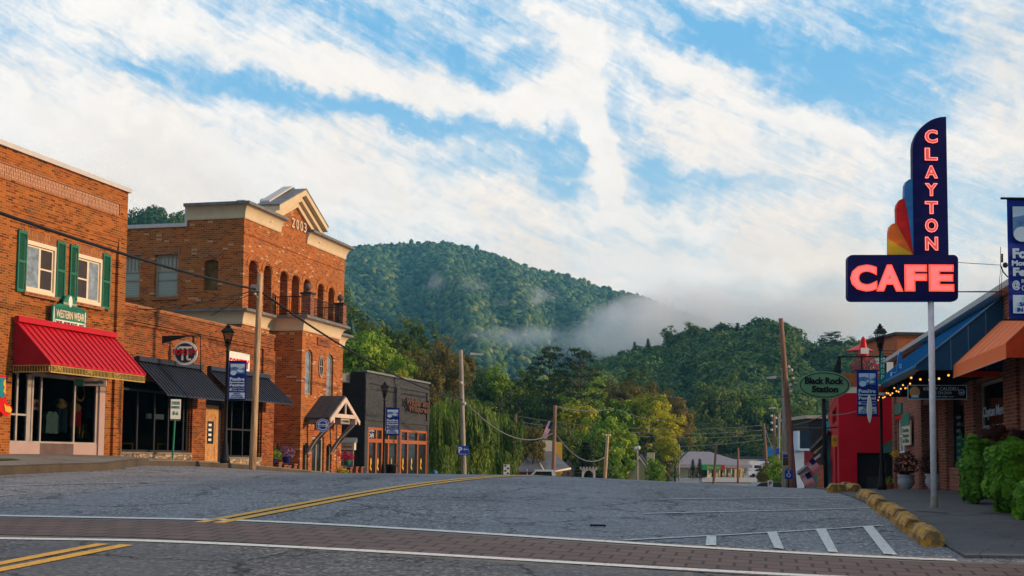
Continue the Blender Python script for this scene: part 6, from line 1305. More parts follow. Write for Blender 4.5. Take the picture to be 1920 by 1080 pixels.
def clumps_crown(nc, per, leaf, w=1.0, h=1.0, low=.0, csize=.24, shape='round', flat=.7):
    """leaf clumps through an uneven crown of radius 1 (x,y) and height 2"""
    C_ = []
    lob = [(rs.uniform(-.45, .45), rs.uniform(-.45, .45), rs.uniform(-.5, .55), rs.uniform(.42, .68)) for _ in range(9)]
    while len(C_) < nc:
        l = lob[rs.randint(9)]; d = rs.normal(size=3); d /= np.linalg.norm(d); r = l[3]*rs.uniform(.55, 1.0)
        p = np.array([l[0]+d[0]*r, l[1]+d[1]*r, l[2]+d[2]*r])
        if shape == 'cone' and math.hypot(p[0], p[1]) > (1.05-p[2])*.5+.05: continue
        if p[2] < -1+low: continue
        C_.append(p)
    C_ = np.array(C_); ct = rs.uniform(0, 1, nc); n_ = nc*per
    idx = np.repeat(np.arange(nc), per); d = rs.normal(size=(n_, 3)); d /= np.linalg.norm(d, axis=1, keepdims=True)
    cs = csize*rs.uniform(.6, 1.3, nc)[idx]; off = d*(cs*rs.uniform(.5, 1, n_)**.6)[:, None]; off[:, 2] *= flat
    cen = C_[idx]+off; pd = cen/(np.linalg.norm(cen, axis=1, keepdims=True)+1e-6); nor = d*.7+pd*.6+rs.normal(size=(n_, 3))*.33+np.array([0, 0, .3]); nor /= np.linalg.norm(nor, axis=1, keepdims=True)
    cen = cen*np.array([w, w, h]); return leaf_quads(cen, nor, leaf*rs.uniform(.6, 1.35, n_), ct[idx])
def trunk_mesh(H, r, crown_z, spread, nb=7):
    m = MB(); k = 6; pts = [Vector((.03*H*math.sin(i*.9)*.3, .02*H*math.sin(i*1.7)*.3, H*.92*i/k)) for i in range(k+1)]; m.tube(pts, r, 8, r*.25)
    for i in range(nb):
        z = crown_z+(H*.85-crown_z)*i/nb; a = i*2.4; s_ = spread*(1-.5*i/nb); p0 = Vector((0, 0, z)); p1 = Vector((math.cos(a)*s_*.5, math.sin(a)*s_*.5, z+.10*H)); p2 = Vector((math.cos(a)*s_*.85, math.sin(a)*s_*.85, z+.16*H)); m.tube([p0, p1, p2], r*.38, 5, r*.08)
    me = bpy.data.meshes.new('trunk'); me.from_pydata([tuple(v) for v in m.v], [], m.f); me.materials.append(BARK); return me
# unit trees: total height 1, built at 10 m and scaled
PROTO = {}
def proto(key, crown, trunk, mt):
    crown.materials.append(mt); PROTO.setdefault(key, []).append((crown, trunk))
for sd_ in range(3):
    V_c = lambda nc, per, lf, rx, rz, zc, **k: (lambda q: (q[0]*np.array([rx, rx, rz])+np.array([0, 0, zc]), q[1], q[2]))(clumps_crown(nc, per, lf, **k))
    for key, mt, leaf in (('dark', LDARK, .052), ('green', LGREEN, .055), ('brown', LBROWN, .05), ('yellow', LYEL, .055)):
        V, F, T = V_c(110, 62, leaf, 3.9, 4.3, 5.7); proto(key, mesh_t('crown', V, F, T), trunk_mesh(10, .28, 2.2, 3.6), mt)
for sd_ in range(2):      # conifer: whorls of drooping needle sprays
    V_, T_, c0_ = [], [], 0; cen, nor, up, tin = [], [], [], []
    for lv in range(15):
        z = 1.6+lv*.56; rad = 2.3*(1-lv/15.5)+.15
        for a in np.linspace(0, 2*math.pi, 7, endpoint=False)+lv*.7+rs.uniform(-.2, .2):
            L = rad*rs.uniform(.65, 1.15); tt = rs.uniform(0, 1)
            for t in np.linspace(.15, 1, 7):
                for _ in range(5): cen.append([math.cos(a)*L*t+rs.normal()*.12, math.sin(a)*L*t+rs.normal()*.12, z-.35*t*t*L*.5+rs.normal()*.08]); nor.append([rs.normal()*.4, rs.normal()*.4, 1]); up.append([math.cos(a), math.sin(a), -.2]); tin.append(tt)
    nor = np.array(nor); nor /= np.linalg.norm(nor, axis=1, keepdims=True); V, F, T = leaf_quads(np.array(cen), nor, rs.uniform(.14, .3, len(cen)), np.array(tin), 1.4, np.array(up)); proto('conifer', mesh_t('crown', V, F, T), trunk_mesh(10, .2, 2, 1.2, 4), LPINE)
for sd_ in range(2):      # old pine: flat tiers fanning out near the top of a bare trunk
    cen, nor, tin, lim = [], [], [], []
    tiers = [(9.4, 1.1), (8.9, 1.9), (8.3, 2.4), (7.6, 2.7), (6.9, 2.6), (6.2, 2.0), (5.4, 1.3), (4.6, 1.6)]
    for z, rad in tiers:
        for a in np.linspace(0, 2*math.pi, 6, endpoint=False)+rs.uniform(0, 1):
            L = rad*rs.uniform(.5, 1.1); c_ = np.array([math.cos(a)*L, math.sin(a)*L, z+.3*rs.uniform(-.4, 1)]); lim.append((z-.5, c_)); tt = rs.uniform(0, 1)
            for _ in range(85): q = rs.normal(size=3)*np.array([.33, .33, .07]); cen.append(c_+q); nor.append([rs.normal()*.5, rs.normal()*.5, 1]); tin.append(tt)
    nor = np.array(nor); nor /= np.linalg.norm(nor, axis=1, keepdims=True); V, F, T = leaf_quads(np.array(cen), nor, rs.uniform(.07, .15, len(cen)), np.array(tin), 1.3)
    m = MB(); m.tube([(0, 0, 0), (.08, 0, 4), (0, .05, 9.3)], .2, 8, .05)
    for z, c_ in lim: m.tube([(0, 0, z), tuple(c_*.6+np.array([0, 0, z])*.4), tuple(c_)], .045, 4, .015)
    me = bpy.data.meshes.new('trunk'); me.from_pydata([tuple(v) for v in m.v], [], m.f); me.materials.append(BARK); proto('pine', mesh_t('crown', V, F, T), me, LPINE)
def willow():
    cen, nor, up, tin = [], [], [], []
    lobes = [(rs.uniform(0, 6.28), rs.uniform(.2, 3.2), rs.uniform(4.0, 8.6), rs.uniform(1.2, 2.2), rs.uniform(0, 1)) for _ in range(34)]
    for s_ in range(1250):
        la, lr, lz, lw, tt = lobes[rs.randint(34)]; da, dr = rs.uniform(0, 6.28), lw*math.sqrt(rs.uniform(0.1, 1)); x_, y_ = math.cos(la)*lr+math.cos(da)*dr, math.sin(la)*lr+math.sin(da)*dr
        a = math.atan2(y_, x_); r = math.hypot(x_, y_); zt = min(9.7, lz+1.3*(1-(dr/lw)**2)+rs.normal()*.15); zl = max(.2, zt-rs.uniform(1.2, 3.6)); tt = min(1, max(0, tt+rs.normal()*.15)); k = int((zt-zl)/.17)
        dx, dy = rs.normal()*.05, rs.normal()*.05
        for i in range(k):
            z = zt-.16*i; rr = r+.25*math.sin(i*.2+a*3)+.02*i; cen.append([math.cos(a)*rr+rs.normal()*.08+dx*i*.2, math.sin(a)*rr+rs.normal()*.08+dy*i*.2, z]); nor.append([math.cos(a)+rs.normal()*.4, math.sin(a)+rs.normal()*.4, .2]); up.append([.15*rs.normal(), .15*rs.normal(), -1]); tin.append(tt)
    nor = np.array(nor); nor /= np.linalg.norm(nor, axis=1, keepdims=True); V, F, T = leaf_quads(np.array(cen), nor, rs.uniform(.10, .19, len(cen)), np.array(tin), 1.6, np.array(up)); return mesh_t('crown', V, F, T)
proto('willow', willow(), trunk_mesh(10, .35, 2.5, 4), LWIL)
TK = {'dark': ('broadleaf_tree', 'tree'), 'green': ('broadleaf_tree', 'tree'), 'brown': ('autumn_tree', 'tree'), 'yellow': ('yellow_tree', 'tree'), 'conifer': ('conifer', 'tree'), 'pine': ('pine_tree', 'tree'), 'willow': ('willow_tree', 'tree')}
tcount = 0
def tree(kind, px, pt, w, Y, lab, group=None, base=None):
    """top of the crown at pixel (px, pt), w pixels wide, at distance Y"""
    global tcount; tcount += 1
    t = P(px, pt, Y); g = gz(t.x, t.y)-.2 if base is None else base; H = (t.z-g); wd = w/FPX*Y
    cr_, tr_ = PROTO[kind][tcount % len(PROTO[kind])]; nom = {'conifer': 4.4, 'pine': 5.4, 'willow': 9.6}.get(kind, 7.8)
    o = empty(TK[kind][0], Matrix.Translation((t.x, t.y, g)), lab, TK[kind][1], group)
    o.rotation_euler = (0, 0, rs.uniform(0, 6.28)); s_ = wd/nom; sz = min(H/10.0, s_*(rs.uniform(1.0, 1.25) if kind != 'pine' else 1.7)) if kind not in ('willow',) else H/10.0
    a = bpy.data.objects.new('crown', cr_); C.objects.link(a); a.parent = o; a.scale = (s_, s_, sz); a.location = (0, 0, H-10*sz)
    b = bpy.data.objects.new('trunk', tr_); C.objects.link(b); b.parent = o; b.scale = (s_, s_, H/10.0); return o
# willow mass
tree('willow', 868, 742, 150, 84, 'wide drooping willow behind the pale leaning pole'); tree('willow', 935, 770, 110, 90, 'lower drooping willow next to the metal roofed shop'); tree('willow', 822, 752, 90, 80, 'willow hanging beside the black shop corner')
tree('green', 850, 738, 90, 96, 'bright green tree top rising above the willows')
# left wooded slope
G1 = 'trees on the slope behind the left row'; zs_ = lambda b: b
for k_, px, pt, w, Y, lab in (('dark', 700, 578, 130, 150, 'tall dark tree rising right behind the gabled building'), ('dark', 660, 580, 110, 160, 'tall dark tree touching the balcony corner'), ('dark', 742, 600, 100, 150, 'dark tree right of the tallest dark tree'),
        ('green', 672, 612, 105, 118, 'bright green tree between the porch and the black shop roof'), ('green', 722, 625, 95, 120, 'bright green tree above the black shop parapet'), ('green', 755, 650, 60, 116, 'small bright green tree above the black shop right end'), ('brown', 775, 640, 100, 140, 'olive brown tree above the black shop'),
        ('dark', 795, 615, 95, 148, 'dark olive tree on the slope shoulder'), ('brown', 828, 636, 95, 130, 'rusty brown tree above the willow'), ('brown', 862, 650, 70, 126, 'rusty brown tree behind the light pole'), ('brown', 800, 680, 80, 118, 'low rusty brown tree beside the black shop'),
        ('green', 765, 618, 80, 155, 'green tree between the dark ones on the slope'), ('yellow', 748, 692, 50, 112, 'small yellowing tree just over the black shop roof')): tree(k_, px, pt, w, Y, lab)
for k_, px, pt, w, Y in (('dark', 630, 640, 120, 165), ('dark', 690, 640, 120, 158), ('dark', 745, 665, 120, 150), ('brown', 840, 700, 100, 128), ('dark', 800, 735, 90, 120)): tree(k_, px, pt, w, Y, 'shaded tree inside the slope wood behind the left row', G1)
# middle: dark belt
MID = [('dark', 900, 668, 95, 170, 'dark green tree left end of the valley belt behind the light pole'), ('green', 930, 680, 70, 165, 'lighter green tree in the belt right of the light pole'), ('dark', 960, 694, 80, 168, 'dark tree in the belt left of the pines'), ('conifer', 998, 682, 60, 172, 'dark conifer left of the first fan pine'),
       ('pine', 1031, 646, 74, 148, 'fan shaped pine standing above the valley belt'), ('pine', 1089, 648, 82, 147, 'second fan shaped pine with a dense flat crown'), ('conifer', 1060, 690, 44, 175, 'slim conifer between the two fan pines'), ('dark', 1020, 705, 100, 160, 'dark tree under the first fan pine'),
       ('green', 1075, 712, 100, 158, 'mid green tree under the second fan pine'), ('green', 1112, 702, 60, 165, 'green tree right of the second fan pine'), ('dark', 985, 740, 110, 150, 'dark tree behind the willow right end'), ('green', 1145, 725, 110, 150, 'broad green tree right of the fan pines'), ('brown', 1165, 712, 70, 158, 'olive tree with brownish top in the valley belt'),
       ('yellow', 1080, 745, 100, 135, 'yellow green tree behind the tan pole'), ('green', 1120, 760, 90, 130, 'bright green tree behind the garden arch'), ('dark', 1060, 790, 70, 128, 'dark shrubby tree behind the metal roofed shop'), ('conifer', 1098, 825, 60, 117, 'dark young conifer behind the garden arch'), ('dark', 1108, 820, 60, 120, 'rounded dark tree beside the garden arch'),
       ('brown', 1206, 696, 90, 165, 'tall olive grey tree left of the yellow tree'), ('yellow', 1222, 730, 90, 150, 'tall yellow green tree in the middle of the valley'), ('yellow', 1252, 765, 66, 140, 'golden lit tree left of the pale yellow building'), ('yellow', 1255, 815, 44, 135, 'low golden tree below the golden lit one'), ('green', 1165, 790, 100, 128, 'dark green tree above the small gabled house'),
       ('dark', 1310, 722, 100, 252, 'dark tree left in the belt above the pale yellow building'), ('dark', 1352, 705, 105, 256, 'tall dark tree above the pale yellow building'), ('dark', 1400, 745, 100, 254, 'dark tree right in the belt above the pale yellow building'), ('green', 1425, 720, 80, 256, 'green tree beside the pole pair'), ('dark', 1338, 770, 110, 246, 'low dark tree directly above the hip roof'),
       ('dark', 1390, 790, 100, 262, 'low dark tree behind the flat roofed block'), ('dark', 1300, 790, 90, 244, 'low dark tree at the left end of the hip roof'), ('green', 1228, 856, 50, 125, 'bushy tree right of the gabled house'), ('green', 1150, 872, 50, 124, 'bushy shrub tree in front of the gabled house'), ('brown', 1440, 862, 50, 128, 'brownish shrub tree at the foot of the pole pair'), ('dark', 1500, 760, 70, 150, 'dark tree behind the oval sign'), ('green', 1505, 790, 50, 120, 'green tree left of the dark box building'), ('green', 1475, 800, 60, 130, 'green tree behind the brown pole foot'), ('green', 1460, 852, 70, 110, 'leafy green tree behind the beige sign board')]
for k_, px, pt, w, Y, lab in MID: tree(k_, px, pt, w, Y, lab)
tree('brown', 1000, 796, 60, 112, 'pinkish brown tree top behind the willow').children[0]
for q_, (px, pt) in enumerate(((1300, 852), (1310, 850))): pass
tree('conifer', 1299, 860, 17, 190, 'left of the two clipped conifers before the pale yellow building'); tree('conifer', 1312, 859, 18, 190, 'right of the two clipped conifers before the pale yellow building')
for px, pt, w, Y in ((880, 720, 120, 160), (940, 730, 120, 158), (1040, 740, 120, 150), (1110, 775, 100, 148), (1190, 740, 110, 160), (1270, 760, 100, 240), (1240, 800, 80, 160), (1365, 740, 110, 255), (1430, 770, 90, 262), (1180, 830, 70, 135), (1235, 860, 60, 140), (1130, 850, 50, 122)): tree('dark', px, pt, w, Y, 'shaded dark tree deep inside the valley tree belt', 'shaded trees deep in the valley belt')
rf = np.random.RandomState(21)
for row, (y0_, Yr_, st) in enumerate(((700, 172, 52), (740, 166, 50), (785, 160, 48), (825, 152, 46))):
    for i, px in enumerate(np.arange(655 if row < 3 else 1010, 1290, st)):
        if row == 0 and (px < 700 or px > 1180) or row > 1 and px > 1215: continue
        kk = ('dark', 'dark', 'green', 'dark', 'brown')[(i+row*2) % 5] if px > 860 else ('dark', 'dark', 'brown')[i % 3]
        tree(kk, px+rf.uniform(-12, 12), y0_+rf.uniform(-12, 14)-(45 if px < 760 else 0), rf.uniform(70, 100), Yr_+rf.uniform(-4, 6), 'dark broadleaf tree packed into the lower valley wood' if kk != 'brown' else 'olive brown tree packed into the lower valley wood', 'dark trees of the lower valley wood' if kk != 'brown' else 'olive trees of the lower valley wood')
for i, px in enumerate(np.arange(1290, 1500, 34)):
    for j, (yy, YY) in enumerate(((760, 256), (800, 250), (828, 244))): tree('dark', px+rf.uniform(-10, 10), yy+rf.uniform(-12, 10), 80, YY, 'dark tree in the wood edge behind the town roofs', 'dark trees behind the town roofs')
# ================================================================= HILLS
def hillmesh(name, ridge, Yr, Yf, zf, ext=0, kx=60, ky=26, bow=.0, back=200, seed=0):
    """slope from a foot line at distance Yf up to a ridge whose outline is given as (px, py) at distance Yr"""
    px_ = np.linspace(ridge[0][0], ridge[-1][0], kx); py_ = np.interp(px_, [r[0] for r in ridge], [r[1] for r in ridge]); r_ = np.random.RandomState(seed)
    V = []
    for j in range(ky+1+4):
        for i in range(kx):
            q = P(px_[i], py_[i], Yr)
            if j <= ky:
                t = j/ky; Y = Yf+(Yr-Yf)*t; X = P(px_[i], 700, Y).x; pr_ = t**1.05; z = zf+(q.z-zf)*pr_; z += math.sin(math.pi*t)*(Yr*.012)*(math.sin(px_[i]*.021+seed)+.6*math.sin(px_[i]*.05+t*5))
            else: t = (j-ky)/4; Y = Yr+back*t; X = P(px_[i], 700, Yr).x*(1+.05*t); z = q.z-(q.z-zf)*t*.8
            V.append((X, Y, z))
    F = [(j*kx+i, j*kx+i+1, (j+1)*kx+i+1, (j+1)*kx+i) for j in range(ky+4) for i in range(kx-1)]
    me = fast_mesh(name, V, F); o = add_obj(name, me, mats=[GRASS]); tag(o, kind='structure'); return np.array(V).reshape(ky+5, kx, 3)[:ky+3], px_
def scatter(grid, n_, seed):
    r_ = np.random.RandomState(seed); J, I = grid.shape[:2]; j = r_.uniform(0, J-1.001, n_); i = r_.uniform(0, I-1.001, n_); j0, i0 = j.astype(int), i.astype(int); fj, fi = (j-j0)[:, None], (i-i0)[:, None]
    return grid[j0, i0]*(1-fj)*(1-fi)+grid[j0+1, i0]*fj*(1-fi)+grid[j0, i0+1]*(1-fj)*fi+grid[j0+1, i0+1]*fj*fi
def ico(sub=1):
    import bmesh; bm = bmesh.new(); bmesh.ops.create_icosphere(bm, subdivisions=sub, radius=1); V = np.array([v.co[:] for v in bm.verts]); F = np.array([[v.index for v in f.verts] for f in bm.faces]); bm.free(); return V, F
IV, IF = ico(1)
def canopy(name, pts, rmin, rmax, mt, lab, seed, squash=.85, con=.12):
    r_ = np.random.RandomState(seed); n_ = len(pts); R_ = r_.uniform(rmin, rmax, n_); nv = len(IV); V = np.empty((n_, nv, 3), dtype=np.float32)
    for k in range(12):
        sel = np.arange(n_) % 12 == k; d = 1+.12*np.sin(IV@r_.normal(size=(3,))*3+r_.uniform(0, 6))+.09*np.sin(IV@r_.normal(size=(3,))*6)+.035*r_.normal(size=nv)
        B = IV*d[:, None]; B[:, 2] *= squash*(1.0 if k > 1 else 1.7); 
        if k <= 1: B[:, :2] *= (.75*(1-.35*np.clip(IV[:, 2], -1, 1)))[:, None]
        V[sel] = B[None]*R_[sel][:, None, None]
    V += pts[:, None, :]+np.stack([np.zeros(n_), np.zeros(n_), R_*.3+r_.uniform(-2, 3.5, n_)], 1)[:, None, :]
    F = (IF[None]+(np.arange(n_)*nv)[:, None, None]).reshape(-1, 3); me = mesh_t(name, V.reshape(-1, 3), F, np.repeat(r_.uniform(0, 1, n_), nv)); o = add_obj(name, me, mats=[mt]); return tag(o, lab, 'wood', kind='stuff')
def dome_crown(nc, per, leaf):
    d = rs.normal(size=(nc*3, 3)); d /= np.linalg.norm(d, axis=1, keepdims=True); d = d[d[:, 2] > -.35][:nc]; nc = len(d); c = d*rs.uniform(.6, .8, nc)[:, None]*np.array([1, 1, .8]); n_ = nc*per; idx = np.repeat(np.arange(nc), per)
    e = rs.normal(size=(n_, 3))+d[idx]*.8; e /= np.linalg.norm(e, axis=1, keepdims=True); cen = c[idx]+e*(.30*rs.uniform(.7, 1.1, n_))[:, None]; nor = e*.9+rs.normal(size=(n_, 3))*.3+np.array([0, 0, .25]); nor /= np.linalg.norm(nor, axis=1, keepdims=True)
    return leaf_quads(cen, nor, leaf*rs.uniform(.6, 1.4, n_), rs.uniform(0, 1, nc)[idx])
def canopyleaf(name, pts, rmin, rmax, mt, lab, seed, per=230, cat='wood'):
    r_ = np.random.RandomState(seed); n_ = len(pts); Vs, Ts = [], []; bases = [dome_crown(36, per//36, .125) for _ in range(8)]; off = 0
    out, tt = [], []
    for i in range(n_):
        V, F, T = bases[i % 6]; s_ = r_.uniform(rmin, rmax); a = r_.uniform(0, 6.28); c_, q_ = math.cos(a), math.sin(a); k = r_.uniform(.8, 1.25); ti = r_.uniform(0, 1)
        out.append(np.stack([(V[:, 0]*c_-V[:, 1]*q_)*s_, (V[:, 0]*q_+V[:, 1]*c_)*s_, V[:, 2]*s_*k+s_*.5], 1)+pts[i]); tt.append(np.clip(ti*.75+T*.25, 0, 1))
    V = np.concatenate(out).astype(np.float32); F = np.arange(len(V)).reshape(-1, 4); me = mesh_t(name, V, F, np.concatenate(tt)); o = add_obj(name, me, mats=[mt]); return tag(o, lab, cat, kind='stuff')
ZF = -4.0
MR = [(560, 478), (640, 470), (700, 466), (760, 461), (830, 459), (870, 467), (900, 476), (950, 496), (1000, 510), (1050, 518), (1100, 534), (1150, 550), (1200, 567), (1240, 579), (1300, 598), (1400, 628), (1500, 650), (1700, 690), (1900, 720)]
gm, _ = hillmesh('mountain', MR, 1650, 620, ZF, kx=110, ky=40, seed=1, back=400)
LM = leafmat('mountain canopy', [(0, (.003,.018,.015)), (.35, (.02,.065,.025)), (.7, (.09,.15,.035)), (1, (.30,.24,.08))], .0)
def barky(mt): return mt
canopy('mountain_wood', scatter(gm, 40000, 5), 1.9, 5.2, LM, 'dense wood covering the big blue mountain', 6)
LR = [(60, 420), (200, 414), (235, 411), (270, 405), (300, 408), (352, 411), (450, 430), (560, 480), (650, 550)]
gl_, _ = hillmesh('hill', LR, 560, 330, ZF, kx=50, ky=10, seed=2, back=100)
canopyleaf('hill_wood', scatter(gl_[5:], 420, 8), 3.2, 4.8, LWOOD, 'wooded ridge showing behind the gabled brick building', 9, 396)
RR = [(1040, 750), (1110, 718), (1150, 704), (1210, 682), (1250, 668), (1300, 656), (1350, 648), (1400, 642), (1440, 634), (1470, 636), (1500, 660), (1530, 678), (1550, 668), (1580, 660), (1620, 664), (1700, 680), (1800, 690), (1960, 720)]
gr2, _ = hillmesh('hill', RR, 430, 262, -5.5, kx=80, ky=24, seed=3, back=120)
canopyleaf('hill_wood', scatter(gr2, 1900, 12), 3.0, 5.4, LWOOD, 'wooded hill right of the mountain behind the valley belt', 13, 576)
for px, pt, w, k_, lab in ((1433, 598, 34, 'pine', 'tall pine with a round head on the crest of the right hill'), (1404, 603, 22, 'conifer', 'pointed conifer on the right hill crest left of the tall pine'), (1383, 604, 24, 'conifer', 'second pointed conifer on the right hill crest'), (1355, 607, 40, 'pine', 'flat topped pine on the left part of the hill crest'), (1460, 612, 34, 'dark', 'dark tree on the hill crest just behind the tallest pole'),
        (1560, 620, 50, 'pine', 'spreading tree on the far right hill above the oval sign'), (1590, 632, 34, 'dark', 'round tree on the far right hill left of the umbrella'), (1640, 632, 40, 'dark', 'dark tree on the far hill behind the right lamp'), (1250, 612, 34, 'dark', 'dark tree on the left shoulder of the right hill'), (1300, 605, 40, 'dark', 'round dark tree on the middle of the right hill crest'), (1215, 634, 18, 'conifer', 'small conifer low on the left crest of the right hill'), (1190, 640, 14, 'conifer', 'smallest conifer at the left end of the right hill crest')):
    t = P(px, pt, 424); tree(k_, px, pt, w, 424, lab, base=t.z-w/FPX*424*(1.9 if k_ in ('pine', 'conifer') else 1.15))
# flower basket plants
def bushmesh(n_, R_, leaf, flat=1.0, per=1, seed=0, hemi=False, nclump=30, aspect=1.0):
    d = rs.normal(size=(n_, 3)); d /= np.linalg.norm(d, axis=1, keepdims=True)
    if hemi: d[:, 2] = np.abs(d[:, 2])
    rr = rs.uniform(.55, 1, n_)**.5; lump = 1+.18*np.sin(d[:, 0]*7+seed)*np.sin(d[:, 1]*6+seed*2)+.12*np.sin(d[:, 2]*9)
    cen = d*(rr*lump)[:, None]*np.array(R_); nor = d*.8+rs.normal(size=(n_, 3))*.35+np.array([0, 0, .25]); nor /= np.linalg.norm(nor, axis=1, keepdims=True)
    return leaf_quads(cen, nor, leaf*rs.uniform(.6, 1.3, n_), rs.uniform(0, 1, n_), aspect)
for o, q in FLB:
    V, F, T = bushmesh(420, (.36, .36, .3), .06); me = mesh_t('blooms', V+np.array([0, 0, .25]), F, T); add_obj('blooms', me, o, mats=[FRED])
def plant(nm, loc, R_, n_, leaf, mt, lab, cat='plant', hemi=False, zoff=0, parent=None, asp=1.0):
    V, F, T = bushmesh(n_, R_, leaf, hemi=hemi, seed=rs.uniform(0, 9), aspect=asp); me = mesh_t(nm, V+np.array([0, 0, zoff]), F, T); o = add_obj(nm, me, parent, mats=[mt])
    if parent is None: o.location = loc; tag(o, lab, cat)
    return o
# ---- lime vine mounds on the right
def heart_vine(nm, px, py_top, py_bot, w, Y, lab, n_=1500, mt=LLIME, leaf=.075):
    t, b = P(px, py_top, Y), P(px, py_bot, Y); g = b.z; H = t.z-g; wd = w/FPX*Y/2
    cen, nor, tin = [], [], []
    d = rs.normal(size=(n_, 3)); d /= np.linalg.norm(d, axis=1, keepdims=True); d[:, 1] = -np.abs(d[:, 1])*rs.choice([1, 1, 1, -1], n_)
    lump = 1+.13*np.sin(d[:, 0]*6+px)+.10*np.sin(d[:, 2]*8+px*2)+.06*np.sin(d[:, 0]*15)
    sq = np.abs(d)**.75*np.sign(d); cen = sq*(rs.uniform(.82, 1.0, n_)*lump)[:, None]*np.array([wd, wd*.85, H/2])+np.array([0, 0, H/2]); cen[:, 0] *= (1+.18*(1-cen[:, 2]/H))
    nor = d*.9+rs.normal(size=(n_, 3))*.28+np.array([0, -.1, .35]); nor /= np.linalg.norm(nor, axis=1, keepdims=True)
    size = leaf*rs.uniform(.55, 1.3, n_); up = np.stack([rs.normal(size=n_)*.5, -.3*np.ones(n_), -np.ones(n_)], 1)
    a = up-(up*nor).sum(1, keepdims=True)*nor; a /= np.linalg.norm(a, axis=1, keepdims=True); bb = np.cross(nor, a); s = size[:, None]
    V = np.stack([cen-a*s*.55, cen-a*s*.75+bb*s*.55-nor*s*.12, cen+a*s*.05+bb*s*.8-nor*s*.2, cen+a*s*1.15-nor*s*.1, cen+a*s*.05-bb*s*.8-nor*s*.2, cen-a*s*.75-bb*s*.55-nor*s*.12], 1).reshape(-1, 3)
    k = np.arange(n_)[:, None]*6; F = np.concatenate([k+np.array([[0, 1, 2, 3]]), k+np.array([[0, 3, 4, 5]])]); T = np.repeat(rs.uniform(0, 1, n_)*.6+.4*(np.sin(cen[:, 0]*5)*.5+.5), 6)
    me = mesh_t(nm, V, F, T); o = add_obj(nm, me, mats=[mt]); o.location = (t.x, t.y, g); return tag(o, lab, 'plant')
heart_vine('vine_plant', 1838, 826, 938, 80, 24.5, 'lime green leafy vine mound next to the white pots', 2600); heart_vine('vine_plant', 1893, 822, 958, 84, 22.0, 'largest lime green vine mound at the right edge', 3400); heart_vine('vine_plant', 1935, 900, 975, 60, 20.5, 'low lime green vine trailing at the right edge corner', 1100)
heart_vine('vine_plant', 1925, 830, 950, 60, 22.5, 'lime green vine mound cut by the right edge', 1500)
heart_vine('coleus_plant', 1868, 795, 880, 62, 25.5, 'dark maroon leafy plant behind the left vine mound', 900, LMAR, .06); heart_vine('coleus_plant', 1915, 800, 890, 50, 24.2, 'dark maroon leafy plant at the right edge behind the vines', 700, LMAR, .06)
for px, lab, Y in ((1699, 'pale ceramic pot by the pink brick wall under the maroon shrub', 37.5), (1751, 'pale ceramic pot half hidden by the white pole', 34.5)):
    q = P(px, 906, Y); q.z = gz(q.x, q.y)+.035; s_ = 32/FPX*Y/2; o = empty('plant_pot', Matrix.Translation(q), lab, 'plant pot'); m = MB(Matrix.Translation(q)); m.lathe((0, 0, 0), [(s_*.5, 0), (s_*.55, .03), (s_*.92, .14), (s_*.98, .24), (s_*.85, .33), (s_*.92, .36), (s_*1.0, .40), (s_*.98, .42), (s_*.8, .41), (s_*.75, .36)], 20); m.build('bowl', POTW, o)
    plant('shrub', None, (s_*1.5, s_*1.2, .36), 700, .045, LMAR, None, parent=o, zoff=.72); m = MB(Matrix.Translation(q)); m.tube([(0,0,.3), (.03,0,.5), (.1,0,.8)], .02, 5); m.build('stem', BARK, o)
q = P(1678, 851, 42); plant('marigolds', (q.x, q.y, q.z), (.16, .12, .12), 120, .03, FYEL, 'small orange yellow flowers by the red wall corner', 'flowers')
q = P(1667, 906, 41); m = MB(yawM(Vector((q.x, q.y, gz(q.x, q.y))))); m.lathe((0,0,0), [(.12, 0), (.16, .22), (.17, .24)], 12); recenter(m.build('terracotta_pot', TERRA, None, 'small terracotta pot beside the black door', 'plant pot')); plant('seedling', (q.x, q.y, gz(q.x, q.y)+.32), (.16, .14, .12), 90, .04, LGREEN, 'small leafy seedling in the terracotta pot', 'plant')
q = P(1665, 870, 43); m = MB(); g = gz(q.x, q.y)
m.tube([(q.x, q.y, g), (q.x-.1, q.y, g+.6), (q.x-.02, q.y, q.z), (q.x-.12, q.y, q.z+.25)], .06, 7, .03); m.tube([(q.x-.3, q.y, q.z+.25), (q.x+.15, q.y, q.z+.25)], .03, 5); recenter(m.build('driftwood_stand', BLACKM, None, 'dark twisted metal stand beside the red building door', 'stand'))
# planters by the gabled building
for px, py, Y, lab, kind in ((511, 866, 50, 'blue pot with a small flag on the brick pier', 'b'), (537, 862, 51, 'blue pot with purple flowers on a brick pier', 'p'), (625, 862, 58, 'red flowers in front of the notice kiosk left', 'r'), (651, 868, 59, 'green pot of red flowers in front of the notice kiosk', 'g'), (639, 884, 57, 'yellow flowers at the foot of the entrance bay', 'y')):
    q = P(px, py, Y); g = q.z; o = empty('flower_pot', Matrix.Translation((q.x, q.y, g)), lab, 'flower pot')
    if kind != 'y': m = MB(Matrix.Translation((q.x, q.y, g))); m.lathe((0,0,-.12), [(.13, 0), (.18, .22), (.19, .24)], 12); m.build('pot', POTB if kind in 'bp' else GREENS, o)
    plant('blooms', None, (.34, .3, .24), 260, .05, {'b': LGREEN, 'p': FPUR, 'r': FRED, 'g': FRED, 'y': FYEL}[kind], None, parent=o, zoff=.28 if kind != 'y' else .0)
    if kind == 'y': plant('foliage', None, (.5, .3, .2), 260, .06, LGREEN, None, parent=o, zoff=-.12)
tree('conifer', 521, 830, 13, 52.5, 'small clipped evergreen against the shaded brick wall', base=P(521, 893, 52.5).z)
